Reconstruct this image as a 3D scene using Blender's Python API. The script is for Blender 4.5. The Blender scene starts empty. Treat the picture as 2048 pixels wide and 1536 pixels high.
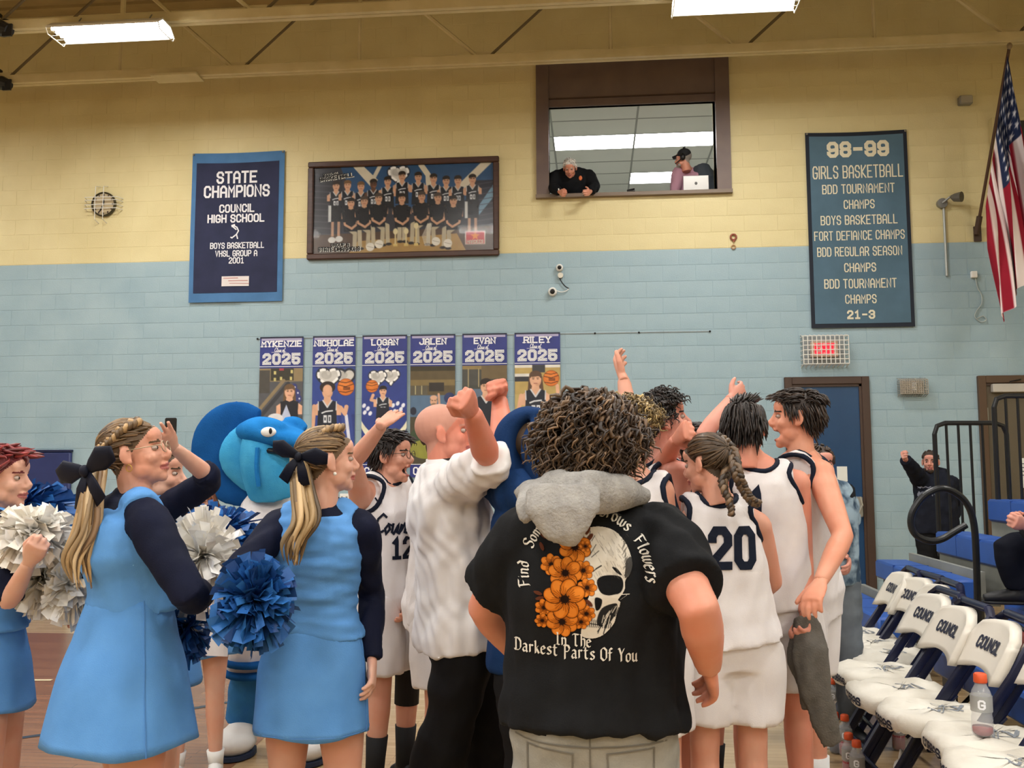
import bpy, math, random
import numpy as np
from mathutils import Vector, Matrix
from mathutils.bvhtree import BVHTree
random.seed(7); RNG = np.random.default_rng(7)
SC = bpy.context.scene
COL = SC.collection
# ------------------------------------------------------------------ camera
FPX, PITCH, ROLL, YAW, CAMH, WALL = 1850.0, 0.0905, -0.0039, -0.0883, 1.5576, 11.479
_w = np.array([math.sin(YAW)*math.cos(PITCH), math.cos(YAW)*math.cos(PITCH), math.sin(PITCH)])
_r0 = np.array([math.cos(YAW), -math.sin(YAW), 0.0]); _u0 = np.cross(_r0, _w)
CR = math.cos(ROLL)*_r0 + math.sin(ROLL)*_u0
CU = -math.sin(ROLL)*_r0 + math.cos(ROLL)*_u0
CW = _w; CPOS = np.array([0, 0, CAMH])
cam = bpy.data.cameras.new('camera'); camo = bpy.data.objects.new('camera', cam); COL.objects.link(camo)
cam.sensor_width = 36; cam.lens = FPX/2048*36; cam.clip_start = .05; cam.clip_end = 200
M4 = Matrix.Identity(4)
for i in range(3):
    M4[i][0], M4[i][1], M4[i][2], M4[i][3] = CR[i], CU[i], -CW[i], CPOS[i]
camo.matrix_world = M4; SC.camera = camo
# ------------------------------------------------------------------ world, exposure
SC.view_settings.view_transform = 'Standard'; SC.view_settings.look = 'None'
SC.view_settings.gamma = 1; SC.view_settings.use_curve_mapping = False
SC.view_settings.exposure = -0.2
wd = bpy.data.worlds.new('world'); SC.world = wd; wd.use_nodes = True
wd.node_tree.nodes['Background'].inputs[0].default_value = (.9, .92, 1, 1)
wd.node_tree.nodes['Background'].inputs[1].default_value = 0.02
LAMP_W = 100.0      # watts of each gym lamp
LAMP_C = (1, .99, .97)
LAMP_Z, LAMP_Y = 5.95, 9.15

# ------------------------------------------------------------------ helpers
def ray(px, py): return CW + (px-1024)/FPX*CR - (py-768)/FPX*CU
def P(px, py, d): return CPOS + d*ray(px, py)          # a photo point at a depth, in metres
def W(px, py, off=0.0):                                 # a photo point on the far wall
    v = ray(px, py); return CPOS + (WALL-off)/v[1]*v
def ZP(px, py, z):                                      # a photo point on a level plane
    v = ray(px, py); return CPOS + (z-CAMH)/v[2]*v
def lin(c): return c/12.92 if c <= .04045 else ((c+.055)/1.055)**2.4
def C(h):
    if not isinstance(h, str): return tuple(h)[:3]
    h = h.lstrip('#'); return tuple(lin(int(h[i:i+2], 16)/255) for i in (0, 2, 4))
MATS = {}
def mat(name, col, rough=.6, col2=None, scale=6, bump=0, bscale=80, metal=0, spec=.4, sss=0, emit=0, attr=None, stretch=(1, 1, 1), alpha=1, trans=0, bstretch=None, contrast=(.35, .65)):
    if name in MATS: return MATS[name]
    m = bpy.data.materials.new(name); m.use_nodes = True; MATS[name] = m
    nt = m.node_tree; b = nt.nodes['Principled BSDF']
    b.inputs['Base Color'].default_value = (*C(col), 1); b.inputs['Roughness'].default_value = rough
    b.inputs['Metallic'].default_value = metal; b.inputs['Specular IOR Level'].default_value = spec
    if sss:
        b.inputs['Subsurface Weight'].default_value = sss; b.inputs['Subsurface Radius'].default_value = (.012, .005, .003); b.inputs['Subsurface Scale'].default_value = 1
    if emit:
        b.inputs['Emission Color'].default_value = (*C(col), 1); b.inputs['Emission Strength'].default_value = emit
    if alpha < 1: b.inputs['Alpha'].default_value = alpha
    if trans: b.inputs['Transmission Weight'].default_value = trans
    if col2 or bump:
        tc = nt.nodes.new('ShaderNodeTexCoord')
    if col2 is not None:
        mp = nt.nodes.new('ShaderNodeMapping'); mp.inputs['Scale'].default_value = stretch
        nz = nt.nodes.new('ShaderNodeTexNoise'); nz.inputs['Scale'].default_value = scale; nz.inputs['Detail'].default_value = 4
        rp = nt.nodes.new('ShaderNodeValToRGB')
        rp.color_ramp.elements[0].position, rp.color_ramp.elements[1].position = contrast
        rp.color_ramp.elements[0].color = (*C(col), 1); rp.color_ramp.elements[1].color = (*C(col2), 1)
        nt.links.new(tc.outputs['Object'], mp.inputs[0]); nt.links.new(mp.outputs[0], nz.inputs['Vector'])
        nt.links.new(nz.outputs['Fac'], rp.inputs[0]); nt.links.new(rp.outputs[0], b.inputs['Base Color'])
    if attr:
        a = nt.nodes.new('ShaderNodeAttribute'); a.attribute_name = attr
        nt.links.new(a.outputs['Color'], b.inputs['Base Color'])
    if bump:
        mp = nt.nodes.new('ShaderNodeMapping'); mp.inputs['Scale'].default_value = bstretch or stretch
        nz = nt.nodes.new('ShaderNodeTexNoise'); nz.inputs['Scale'].default_value = bscale; nz.inputs['Detail'].default_value = 3
        bp = nt.nodes.new('ShaderNodeBump'); bp.inputs['Strength'].default_value = 1; bp.inputs['Distance'].default_value = bump
        nt.links.new(tc.outputs['Object'], mp.inputs[0]); nt.links.new(mp.outputs[0], nz.inputs['Vector'])
        nt.links.new(nz.outputs['Fac'], bp.inputs['Height']); nt.links.new(bp.outputs[0], b.inputs['Normal'])
    return m
def worg(o):
    p = Vector((0, 0, 0))
    while o is not None:
        p += o.location; o = o.parent
    return np.array(p)
def mesh(name, V, F, mats, mi=None, smooth=False):
    me = bpy.data.meshes.new(name)
    V = np.asarray(V, dtype=np.float32)
    if isinstance(F, np.ndarray):
        me.vertices.add(len(V)); me.vertices.foreach_set('co', V.ravel())
        k = F.shape[1]; me.loops.add(F.size); me.loops.foreach_set('vertex_index', F.astype(np.int32).ravel())
        me.polygons.add(len(F)); me.polygons.foreach_set('loop_start', np.arange(0, F.size, k, dtype=np.int32))
        me.update(calc_edges=True)
    else:
        me.from_pydata(V.tolist(), [], F)
    for m in (mats if isinstance(mats, (list, tuple)) else [mats]): me.materials.append(m)
    if mi is not None: me.polygons.foreach_set('material_index', np.asarray(mi, dtype=np.int32))
    if smooth is not False and len(me.polygons): me.polygons.foreach_set('use_smooth', np.ones(len(me.polygons), dtype=bool))
    if smooth == 'auto': me.set_sharp_from_angle(angle=math.radians(40))
    me.validate(); me.update()
    return me
def tag(o, label=None, cat=None, group=None, kind=None):
    for k, v in (('label', label), ('category', cat), ('group', group), ('kind', kind)):
        if v: o[k] = v
    return o
def obj(name, VF, mats, parent=None, smooth=False, mi=None, local=False):
    V, F = VF
    V = np.asarray(V, dtype=float).reshape(-1, 3)
    if parent is not None and not local: V = V - worg(parent)
    o = bpy.data.objects.new(name, mesh(name, V, F, mats, mi, smooth)); COL.objects.link(o)
    if parent is not None: o.parent = parent
    return o
def empty(name, loc, label=None, cat=None, group=None, kind=None, rz=0):
    o = bpy.data.objects.new(name, None); COL.objects.link(o); o.location = Vector([float(v) for v in loc]); o.rotation_euler = (0, 0, rz)
    o.empty_display_size = .1
    return tag(o, label, cat, group, kind)
def join(parts):
    V, F, n = [], [], 0
    allq = all(isinstance(f, np.ndarray) and f.shape[1] == 4 for _, f in parts)
    for v, f in parts:
        V.append(np.asarray(v, dtype=float).reshape(-1, 3))
        if allq: F.append(f+n)
        else: F += [tuple(int(i)+n for i in q) for q in f]
        n += len(V[-1])
    if not V: return np.zeros((0, 3)), []
    return np.vstack(V), (np.vstack(F) if allq else F)
BOXF = [(0, 3, 2, 1), (4, 5, 6, 7), (0, 1, 5, 4), (1, 2, 6, 5), (2, 3, 7, 6), (3, 0, 4, 7)]
def box(x0, x1, y0, y1, z0, z1, bev=0):
    if not bev:
        return np.array([(x0, y0, z0), (x1, y0, z0), (x1, y1, z0), (x0, y1, z0), (x0, y0, z1), (x1, y0, z1), (x1, y1, z1), (x0, y1, z1)], float), list(BOXF)
    b = bev
    V, F = [], []
    for (z, i) in ((z0, b), (z0+b, 0), (z1-b, 0), (z1, b)):
        o = 0 if i == 0 else b
        V += [(x0+b, y0+o, z), (x1-b, y0+o, z), (x1-o, y0+b, z), (x1-o, y1-b, z), (x1-b, y1-o, z), (x0+b, y1-o, z), (x0+o, y1-b, z), (x0+o, y0+b, z)]
    for k in range(3):
        for j in range(8): F.append((k*8+j, k*8+(j+1) % 8, k*8+8+(j+1) % 8, k*8+8+j))
    F.append(tuple(range(7, -1, -1))); F.append(tuple(range(24, 32)))
    return np.array(V, float), F
def nrm(v):
    v = np.asarray(v, float); l = np.linalg.norm(v); return v/l if l > 1e-9 else v
def frames(path, side=None):
    p = np.asarray(path, float); n = len(p); out = []
    prev = None
    for i in range(n):
        t = nrm(p[min(i+1, n-1)]-p[max(i-1, 0)])
        s = side[i] if isinstance(side, (list, tuple)) and len(side) == n and np.ndim(side[0]) else side
        if s is None: s = prev if prev is not None else (np.array([1., 0, 0]) if abs(t[0]) < .8 else np.array([0, 1., 0]))
        s = np.asarray(s, float); s = s-t*(s@t)
        if np.linalg.norm(s) < 1e-4: s = np.cross(t, [0.3, .5, .8])
        s = nrm(s); prev = s; out.append((s, np.cross(t, s), t))
    return out
def loft(path, rad, side=None, n=12, cap=True, closed=False, power=None):
    p = np.asarray(path, float); fr = frames(p, side)
    if closed:
        m = len(p); fr = []
        prev = None
        for i in range(m):
            t = nrm(p[(i+1) % m]-p[i-1]); s = prev if prev is not None else np.cross(t, [.31, .2, .93]); s = nrm(s-t*(s@t)); prev = s; fr.append((s, np.cross(t, s), t))
    th = np.linspace(0, 2*np.pi, n, endpoint=False); c, s_ = np.cos(th), np.sin(th)
    if power: c, s_ = np.sign(c)*np.abs(c)**power, np.sign(s_)*np.abs(s_)**power
    V = []
    if np.ndim(rad) == 0: rad = [rad]*len(p)
    for i in range(len(p)):
        a, b = rad[i] if np.ndim(rad[i]) else (rad[i], rad[i])
        V.append(p[i]+np.outer(c*a, fr[i][0])+np.outer(s_*b, fr[i][1]))
    V = np.vstack(V); m = len(p); F = []
    k = np.arange(n); k2 = (k+1) % n
    for i in range(m if closed else m-1):
        j = (i+1) % m
        F += list(zip((i*n+k).tolist(), (i*n+k2).tolist(), (j*n+k2).tolist(), (j*n+k).tolist()))
    if cap and not closed: F += [tuple(range(n-1, -1, -1)), tuple(range((m-1)*n, m*n))]
    return V, F
def tube(path, r, n=8, closed=False): return loft(path, r, n=n, closed=closed)
def ball(c, r, n=14, m=8, rot=None):
    c = np.asarray(c, float); r = np.array([r]*3 if np.ndim(r) == 0 else r, float)
    V = [(0, 0, -1.)]
    for i in range(1, m):
        a = -math.pi/2+math.pi*i/m
        for j in range(n): V.append((math.cos(a)*math.cos(2*math.pi*j/n), math.cos(a)*math.sin(2*math.pi*j/n), math.sin(a)))
    V.append((0, 0, 1.)); V = np.array(V)*r
    if rot is not None: V = V@np.asarray(rot).T
    F = [(0, 1+(j+1) % n, 1+j) for j in range(n)]
    for i in range(m-2):
        for j in range(n): F.append((1+i*n+j, 1+i*n+(j+1) % n, 1+(i+1)*n+(j+1) % n, 1+(i+1)*n+j))
    L = len(V)-1; F += [(L, 1+(m-2)*n+j, 1+(m-2)*n+(j+1) % n) for j in range(n)]
    return V+c, F
def smoothpath(pts, k=6, closed=False):
    p = np.asarray(pts, float); n = len(p); out = []
    for i in range(n if closed else n-1):
        if closed: a, b, c, d = p[i-1], p[i], p[(i+1) % n], p[(i+2) % n]
        else: a, b, c, d = p[max(i-1, 0)], p[i], p[i+1], p[min(i+2, n-1)]
        for j in range(k):
            t = j/k
            out.append(.5*((2*b)+(c-a)*t+(2*a-5*b+4*c-d)*t*t+(3*b-a-3*c+d)*t**3))
    if not closed: out.append(p[-1])
    return np.array(out)
def quadsheet(f, nu, nv):
    """f(u,v) -> 3 arrays; a grid of quads"""
    u, v = np.meshgrid(np.linspace(0, 1, nu), np.linspace(0, 1, nv)); x = np.stack(f(u.ravel(), v.ravel()), 1)
    i = np.arange(nu*nv).reshape(nv, nu)
    return x, np.stack([i[:-1, :-1].ravel(), i[:-1, 1:].ravel(), i[1:, 1:].ravel(), i[1:, :-1].ravel()], 1)
def solid_sheet(f, nu, nv, nrmdir, th):
    """a grid sheet with thickness along a fixed direction"""
    V, F = quadsheet(f, nu, nv); d = nrm(nrmdir)*th; n = len(V)
    i = np.arange(n).reshape(nv, nu)
    edge = np.concatenate([i[0, :], i[1:, -1], i[-1, -2::-1], i[-2:0:-1, 0]])
    e2 = np.roll(edge, -1)
    side = np.stack([e2, edge, edge+n, e2+n], 1)
    return np.vstack([V, V+d]), np.vstack([F, F[:, ::-1]+n, side])
# ---- a small block alphabet, drawn as strokes on a 4 x 6 grid
GL = {'A': '0,0 0,4.6 1.4,6 2.6,6 4,4.6 4,0|0,2.4 4,2.4', 'B': '0,0 0,6 3,6 4,5.2 4,3.8 3.2,3.1 4,2.4 4,.8 3,0 0,0|0,3.1 3.2,3.1', 'C': '4,4.4 4,5 3,6 1,6 0,5 0,1 1,0 3,0 4,1 4,1.6',
 'D': '0,0 0,6 2.8,6 4,4.8 4,1.2 2.8,0 0,0', 'E': '4,6 0,6 0,0 4,0|0,3.1 3.1,3.1', 'F': '4,6 0,6 0,0|0,3.1 3.1,3.1', 'G': '4,4.6 4,5 3,6 1,6 0,5 0,1 1,0 3,0 4,1 4,2.8 2.2,2.8',
 'H': '0,0 0,6|4,0 4,6|0,3.1 4,3.1', 'I': '0,0 0,6', 'J': '4,6 4,1 3,0 1,0 0,1 0,1.8', 'K': '0,0 0,6|4,6 3.8,5.6 .3,2.8 4,0', 'L': '0,6 0,0 3.7,0', 'M': '0,0 0,6 2,2.8 4,6 4,0',
 'N': '0,0 0,6 4,0 4,6', 'O': '1,0 0,1 0,5 1,6 3,6 4,5 4,1 3,0 1,0', 'P': '0,0 0,6 3,6 4,5.1 4,3.5 3,2.6 0,2.6', 'R': '0,0 0,6 3,6 4,5.1 4,3.7 3,2.8 0,2.8|2.2,2.8 4,.6 4,0',
 'S': '4,4.5 4,5 3,6 1,6 0,5 0,4 .9,3.2 3.1,2.9 4,2.1 4,1 3,0 1,0 0,1 0,1.5', 'T': '0,6 4,6|2,6 2,0', 'U': '0,6 0,1 1,0 3,0 4,1 4,6', 'V': '0,6 2,0 4,6', 'X': '0,0 4,6|0,6 4,0',
 'Y': '0,6 2,3 4,6|2,3 2,0', 'Z': '0,6 4,6 0,0 4,0', '0': '1,0 0,1 0,5 1,6 3,6 4,5 4,1 3,0 1,0', '1': '.6,4.8 2,6 2,0|.6,0 3.4,0', '2': '0,4.6 0,5 1,6 3,6 4,5 4,3.7 0,.6 0,0 4,0', '3': '0,4.8 0,5 1,6 3,6 4,5 4,3.8 3,3.1 1.6,3.1|3,3.1 4,2.3 4,1 3,0 1,0 0,1 0,1.3',
 '5': '4,6 0,6 0,3.4 3,3.4 4,2.5 4,1 3,0 1,0 0,1 0,1.4', '8': '1,0 0,1 0,2.3 .9,3.1 0,3.9 0,5 1,6 3,6 4,5 4,3.9 3.1,3.1 4,2.3 4,1 3,0 1,0|.9,3.1 3.1,3.1', '9': '4,3 1,2.6 0,3.6 0,5 1,6 3,6 4,5 4,1 3,0 1,0 0,1 0,1.3', '-': '.4,3 3.2,3'}
NARROW = {'I': 0.0, '1': 4.0, '-': 3.6}
def strokes(s, gap=2.3, space=3.4):
    out, x = [], 0.0
    for ch in s:
        if ch == ' ': x += space; continue
        for pl in GL[ch].split('|'):
            out.append([(x+float(a.split(',')[0]), float(a.split(',')[1])) for a in pl.split()])
        x += NARROW.get(ch, 4.0)+gap
    return out, x-gap
def ribbon(pl, t, seg=None):
    """quads along a polyline with mitred joins -> 2-D verts and faces"""
    p = [np.array(q, float) for q in pl]; cl = np.allclose(p[0], p[-1]) and len(p) > 2
    if seg:
        q = [p[0]]
        for a, b in zip(p[:-1], p[1:]):
            m = max(1, int(np.linalg.norm(b-a)/seg)); q += [a+(b-a)*k/m for k in range(1, m+1)]
        p = q
    if cl: p = p[:-1]
    n = len(p); V, F = [], []
    for i in range(n):
        a = p[i]-p[i-1] if (i or cl) else p[1]-p[0]
        b = p[(i+1) % n]-p[i] if (i < n-1 or cl) else a
        a, b = nrm(a), nrm(b); na, nb = np.array([-a[1], a[0]]), np.array([-b[1], b[0]])
        m = nrm(na+nb) if np.linalg.norm(na+nb) > .2 else na
        k = t/2/max(.55, m@na); e = np.zeros(2)
        if not cl and i == 0: e = -a*t/2
        if not cl and i == n-1: e = b*t/2
        V += [p[i]+m*k+e, p[i]-m*k+e]
    for i in range(n if cl else n-1):
        j = (i+1) % n; F.append((2*i, 2*i+1, 2*j+1, 2*j))
    return np.array(V), F
def text_flat(s, cx, cz, h, width=None, th=1.25, gap=2.3, serif=False, seg=None, space=3.4):
    """2-D letters centred at cx,cz: list of (V2,F)"""
    pls, wd_ = strokes(s, gap, space); sx = (width/(wd_+th*.8)) if width else h/6.; sy = h/(6.+th)*1.0
    out = []
    for pl in pls:
        q = [((x-wd_/2)*sx, (y-3)*sy) for x, y in pl]
        t = th*min(sx*1.12, sy)
        V, F = ribbon(q, t, seg); out.append((V, F))
        if serif:
            for (e, nx) in ((q[0], q[1]), (q[-1], q[-2])):
                if np.allclose(q[0], q[-1]): continue
                if abs(abs(e[1])-3*sy) < 1e-6 and abs(nx[1]-e[1]) > abs(nx[0]-e[0])*.5:
                    V, F = ribbon([(e[0]-1.15*sx, e[1]), (e[0]+1.15*sx, e[1])], t*.62, seg); out.append((V, F))
    return [(V+np.array([cx, cz]), F) for V, F in out]
def place2d(parts, fn):
    """fn maps an (n,2) array to (n,3)"""
    V, F, n = [], [], 0
    for v, f in parts:
        V.append(fn(np.asarray(v))); F += [tuple(i+n for i in q) for q in f]; n += len(v)
    return np.vstack(V), F
def wallmap(y): return lambda v: np.stack([v[:, 0], np.full(len(v), y), v[:, 1]], 1)
# ================================================================== THE SETTING
M_YEL = mat('painted_block_yellow', '#d9cd9e', .55, '#cfc292', 1.6, bump=.0022, bscale=70)
M_BLU = mat('painted_block_blue', '#9bb2bb', .5, '#8fa8b3', 1.6, bump=.0022, bscale=70)
M_BROWN = mat('brown_paint', '#6d5d56', .5, '#625350', 3)
M_DKBROWN = mat('dark_brown_paint', '#46352c', .5)
M_TAN = mat('tan_steel_paint', '#d2c49a', .5, '#c6b88c', 4)
M_DECK = mat('roof_deck_paint', '#a79468', .7, '#98875d', 2)
M_WHITE = mat('white_plastic', '#e6e6e2', .45)
M_BLACK = mat('black_steel', '#141416', .35)
M_CEIL = mat('ceiling_tile', '#dfe2da', .9, bump=.001, bscale=200)
M_LIT = mat('lit_diffuser', '#ffffff', .5, emit=17)
M_TUBE = mat('lit_tube', '#fffaf0', .5, emit=22)
M_GREYM = mat('grey_metal', '#8b8b87', .4, metal=.6)
XL, XR, YB, ZC, ZB, CH, BL = -16.0, 8.0, -16.0, 7.7, 21*.2032, .2032, .4064
WIN = (-.69, 1.74, 4.97, 6.72)          # outer edge of the booth window frame
OPN = (-.53, 1.565, 5.0, 6.15)
D1 = (2.31, 3.31, 0, 2.643); D2 = (4.57, 5.72, 0, 2.633)

wb = empty('wall_back', (0, WALL, 0), kind='structure')
backs = []
for (x0, x1, z0, z1) in ((XL, OPN[0], 0, ZC), (OPN[1], XR, 0, ZC), (OPN[0], OPN[1], 0, OPN[2]), (OPN[0], OPN[1], OPN[3], ZC)):
    for a, b, m in ((z0, min(z1, ZB), 1), (max(z0, ZB), z1, 0)):
        if b > a: backs.append((box(x0, x1, WALL+.003, WALL+(.06 if z0 == OPN[3] else .25), a, b), m))
mi = sum([[m]*6 for _, m in backs], [])
obj('block_backing', join([b for b, _ in backs]), [M_YEL, M_BLU], wb, mi=mi)
def block_mesh(x0, x1, z0, z1):
    g, d = .0032, .0025
    x0, x1, z0, z1 = x0+g, x1-g, z0+g, z1-g
    V = [(x0+d, 0, z0+d), (x1-d, 0, z0+d), (x1-d, 0, z1-d), (x0+d, 0, z1-d), (x0, .006, z0), (x1, .006, z0), (x1, .006, z1), (x0, .006, z1)]
    return np.array(V, float), [(0, 1, 2, 3), (0, 4, 5, 1), (1, 5, 6, 2), (2, 6, 7, 3), (3, 7, 4, 0)]
blocks = []
for r in range(0, 37):
    z0, z1 = r*CH, (r+1)*CH
    x = -9.9+(BL/2 if r % 2 else 0)
    while x < XR-.1:
        x0, x1 = x, min(x+BL, XR); x += BL
        rng = [(x0, x1)]
        for (h0, h1, g0, g1) in (WIN, D1, D2):
            if z1 > g0+.01 and z0 < g1-.01:
                nr = []
                for a, b in rng:
                    if b <= h0+.05 or a >= h1-.05: nr.append((a, b)); continue
                    if a < h0+.05: nr.append((a, h0+.05))
                    if b > h1-.05: nr.append((h1-.05, b))
                rng = nr
        for a, b in rng:
            if b-a > .03: blocks.append((a, b, z0, z1))
def pxof(p):
    q = np.asarray(p)-CPOS; d = q@CW; return 1024+FPX*(q@CR)/d, 768-FPX*(q@CU)/d
def rank(b):
    x, y = pxof(((b[0]+b[1])/2, WALL, (b[2]+b[3])/2))
    if not (0 < x < 2048 and 150 < y < 1180): return -1
    hid = (380 < x < 572 and 300 < y < 610) or (612 < x < 1002 and 310 < y < 525) or (1610 < x < 1830 and 255 < y < 660) or (515 < x < 1125 and 665 < y) or (y > 800 and x < 1750) or (y > 1130) or x > 1990 or (y > 1000 and x > 1780)
    if hid: return -1
    return (b[1]-b[0])*1000+x+(600 if y > 490 else 0)
order = sorted(range(len(blocks)), key=lambda i: -rank(blocks[i]))
single = set(order[:296])
V0, F0 = block_mesh(-BL/2, BL/2, -CH/2, CH/2)
bm_ = [mesh('block', V0, F0, M_YEL), mesh('block', V0, F0, M_BLU)]
rest = []; rmi = []
for i, (a, b, z0, z1) in enumerate(blocks):
    k = 0 if z0 >= ZB-.01 else 1
    if i in single:
        o = bpy.data.objects.new('block', bm_[k]); COL.objects.link(o); o.parent = wb
        o.location = ((a+b)/2, 0, (z0+z1)/2); o.scale = ((b-a)/BL, 1, 1)
    else:
        v, f = block_mesh(a, b, z0, z1); rest.append((v+np.array([0, WALL, 0]), f)); rmi += [k]*5
ro = obj('block_course', join(rest), [M_YEL, M_BLU], wb, mi=rmi); ro['kind'] = 'stuff'

# floor: varnished maple with darker stained lane
def floor_mat(name, c1, c2, rough):
    m = mat(name, c1, rough, spec=.5); nt = m.node_tree; b = nt.nodes['Principled BSDF']
    tc = nt.nodes.new('ShaderNodeTexCoord'); br = nt.nodes.new('ShaderNodeTexBrick'); mp = nt.nodes.new('ShaderNodeMapping')
    mp.inputs['Rotation'].default_value = (0, 0, 0)
    br.inputs['Color1'].default_value = (*C(c1), 1); br.inputs['Color2'].default_value = (*C(c2), 1); br.inputs['Mortar'].default_value = (*[v*.55 for v in C(c2)], 1)
    br.inputs['Scale'].default_value = 1; br.inputs['Brick Width'].default_value = 1.1; br.inputs['Row Height'].default_value = .057; br.inputs['Mortar Size'].default_value = .0012
    nz = nt.nodes.new('ShaderNodeTexNoise'); nz.inputs['Scale'].default_value = 3; mp2 = nt.nodes.new('ShaderNodeMapping'); mp2.inputs['Scale'].default_value = (1, 22, 1)
    mx = nt.nodes.new('ShaderNodeMixRGB'); mx.blend_type = 'MULTIPLY'; mx.inputs[0].default_value = .35
    nt.links.new(tc.outputs['Object'], mp.inputs[0]); nt.links.new(mp.outputs[0], br.inputs['Vector']); nt.links.new(tc.outputs['Object'], mp2.inputs[0]); nt.links.new(mp2.outputs[0], nz.inputs['Vector'])
    nt.links.new(br.outputs['Color'], mx.inputs[1]); nt.links.new(nz.outputs['Fac'], mx.inputs[2]); nt.links.new(mx.outputs[0], b.inputs['Base Color'])
    return m
M_FLOOR = floor_mat('maple_floor', '#c9ab82', '#b99a70', .16)
M_LANE = floor_mat('stained_maple_lane', '#9a6c4c', '#8a5e42', .2)
fl = obj('floor', box(XL, XR, YB, WALL+.01, -.12, 0), M_FLOOR); fl['kind'] = 'structure'
a_ = ZP(0, 1509, 0); b_ = ZP(143, 1459, 0); c_ = ZP(300, 1405, 0)
lane = np.array([(-12, 4.55, .002), (-1.9, 4.55, .002), (-2.05, 8.6, .002), (-12, 8.6, .002)])
obj('stained_lane', (lane, [(0, 1, 2, 3)]), M_LANE, fl)
def floor_line(name, pts, w, m):
    V, F = ribbon([(p[0], p[1]) for p in pts], w); return obj(name, (np.c_[V, np.full(len(V), .004)], F), m, fl)
M_LINEW = mat('cream_line_paint', '#e8dcb4', .25); M_LINEB = mat('dark_line_paint', '#2c3240', .25); M_LINEC = mat('blue_grey_line_paint', '#6e8290', .25)
floor_line('painted_line', [(-12, 4.50), (-1.88, 4.50)], .06, M_LINEW)
floor_line('painted_line', [ZP(25, 1479, 0)[:2], ZP(148, 1462, 0)[:2], ZP(374, 1420, 0)[:2], ZP(458, 1405, 0)[:2]], .05, M_LINEB)
floor_line('painted_line', [ZP(-60, 1361, 0)[:2], ZP(98, 1361, 0)[:2]], .04, M_LINEW)
floor_line('painted_line', [ZP(700+30*i, 1350-7*i-.55*i*i, 0)[:2] for i in range(0, 10)], .05, M_LINEC)
bb = obj('baseboard_back', box(XL, D1[0]-.05, WALL-.015, WALL+.01, 0, .11), mat('brown_rubber', '#5e4636', .6)); bb['kind'] = 'structure'
def struct(name, vf, m):
    o = obj(name, vf, m); o['kind'] = 'structure'; return o
struct('wall_left', box(XL-.2, XL, YB, WALL, 0, ZC), M_YEL)
struct('wall_right', box(XR, XR+.2, YB, WALL, 0, ZC), M_YEL)
struct('wall_front', box(XL, XR, YB-.2, YB, 0, ZC), M_YEL)
ce = struct('ceiling', box(XL, XR, YB, WALL, ZC, ZC+.1), M_DECK)
obj('deck_rib', join([box(XL, XR, y, y+.07, ZC-.04, ZC) for y in np.arange(4, 11.4, .3)]), M_DECK, ce)['kind'] = 'stuff'

# ---- roof joists near the wall
def joist(y, zb, label, xs):
    t = empty('roof_joist', (0, y, zb), label, 'joist')
    for dy, z in ((-.035, zb), (.035, zb)):
        obj('bottom_chord', join([box(XL, XR, y+dy-.032, y+dy+.025, z-.004, z+.045), box(XL, XR, y+dy-.004 if dy > 0 else y+dy-.03, y+dy+.028 if dy > 0 else y+dy-.002, z+.04, z+.1)]), M_TAN, t)
    obj('top_chord', box(XL, XR, y-.07, y+.07, ZC-.12, ZC-.05), M_TAN, t)
    for (x, k) in xs:
        zt = ZC-.12
        if k == 'v': obj('vertical_web', loft([(x, y, zb+.08), (x, y, zt)], .022, n=6), M_TAN, t)
        else:
            for s in (-1, 1): obj('diagonal_web', loft([(x+s*.05, y, zb+.08), (x+s*1.25, y, zt)], (.026, .026) if s < 0 else .018, n=6), M_TAN if s < 0 else mat('dark_web_steel', '#6e6148', .6), t)
            obj('gusset', box(x-.1, x+.1, y-.012, y+.012, zb+.05, zb+.16), M_TAN, t)
JY2 = WALL-.75; JZ = float((CPOS+(JY2/ray(1024, 127)[1])*ray(1024, 127))[2])
v_ = ray(1024, 15); JY1 = (JZ-CAMH)/v_[2]*v_[1]
xn = [float((CPOS+(JY2/ray(p, 118)[1])*ray(p, 118))[0]) for p in (470, 967, 1475)]
pan = (xn[2]-xn[0])/2
joist(JY2, JZ, 'tan steel roof joist nearest the back wall, passing over the booth window', [(xn[1]+pan*k, 'd') for k in range(-4, 4)]+[(xn[1]+pan*(k+.5), 'v') for k in range(-4, 4)])
joist(JY1, JZ, 'tan steel roof joist at the top edge carrying the lamps', [(xn[1]+pan*(k+.25), 'd') for k in range(-4, 4)]+[(xn[1]+pan*(k+.75), 'v') for k in range(-4, 4)])
clip = empty('joist_clip', (xn[0]-.9, JY2, JZ), 'flat pale metal cover plate on the far joist', 'plate')
p0, p1 = P(312, 152, JY2/ray(312, 152)[1]), P(403, 150, JY2/ray(403, 150)[1])
obj('plate', box(p0[0], p1[0], JY2-.16, JY2+.08, JZ-.03, JZ-.006), M_TAN, clip)

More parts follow.
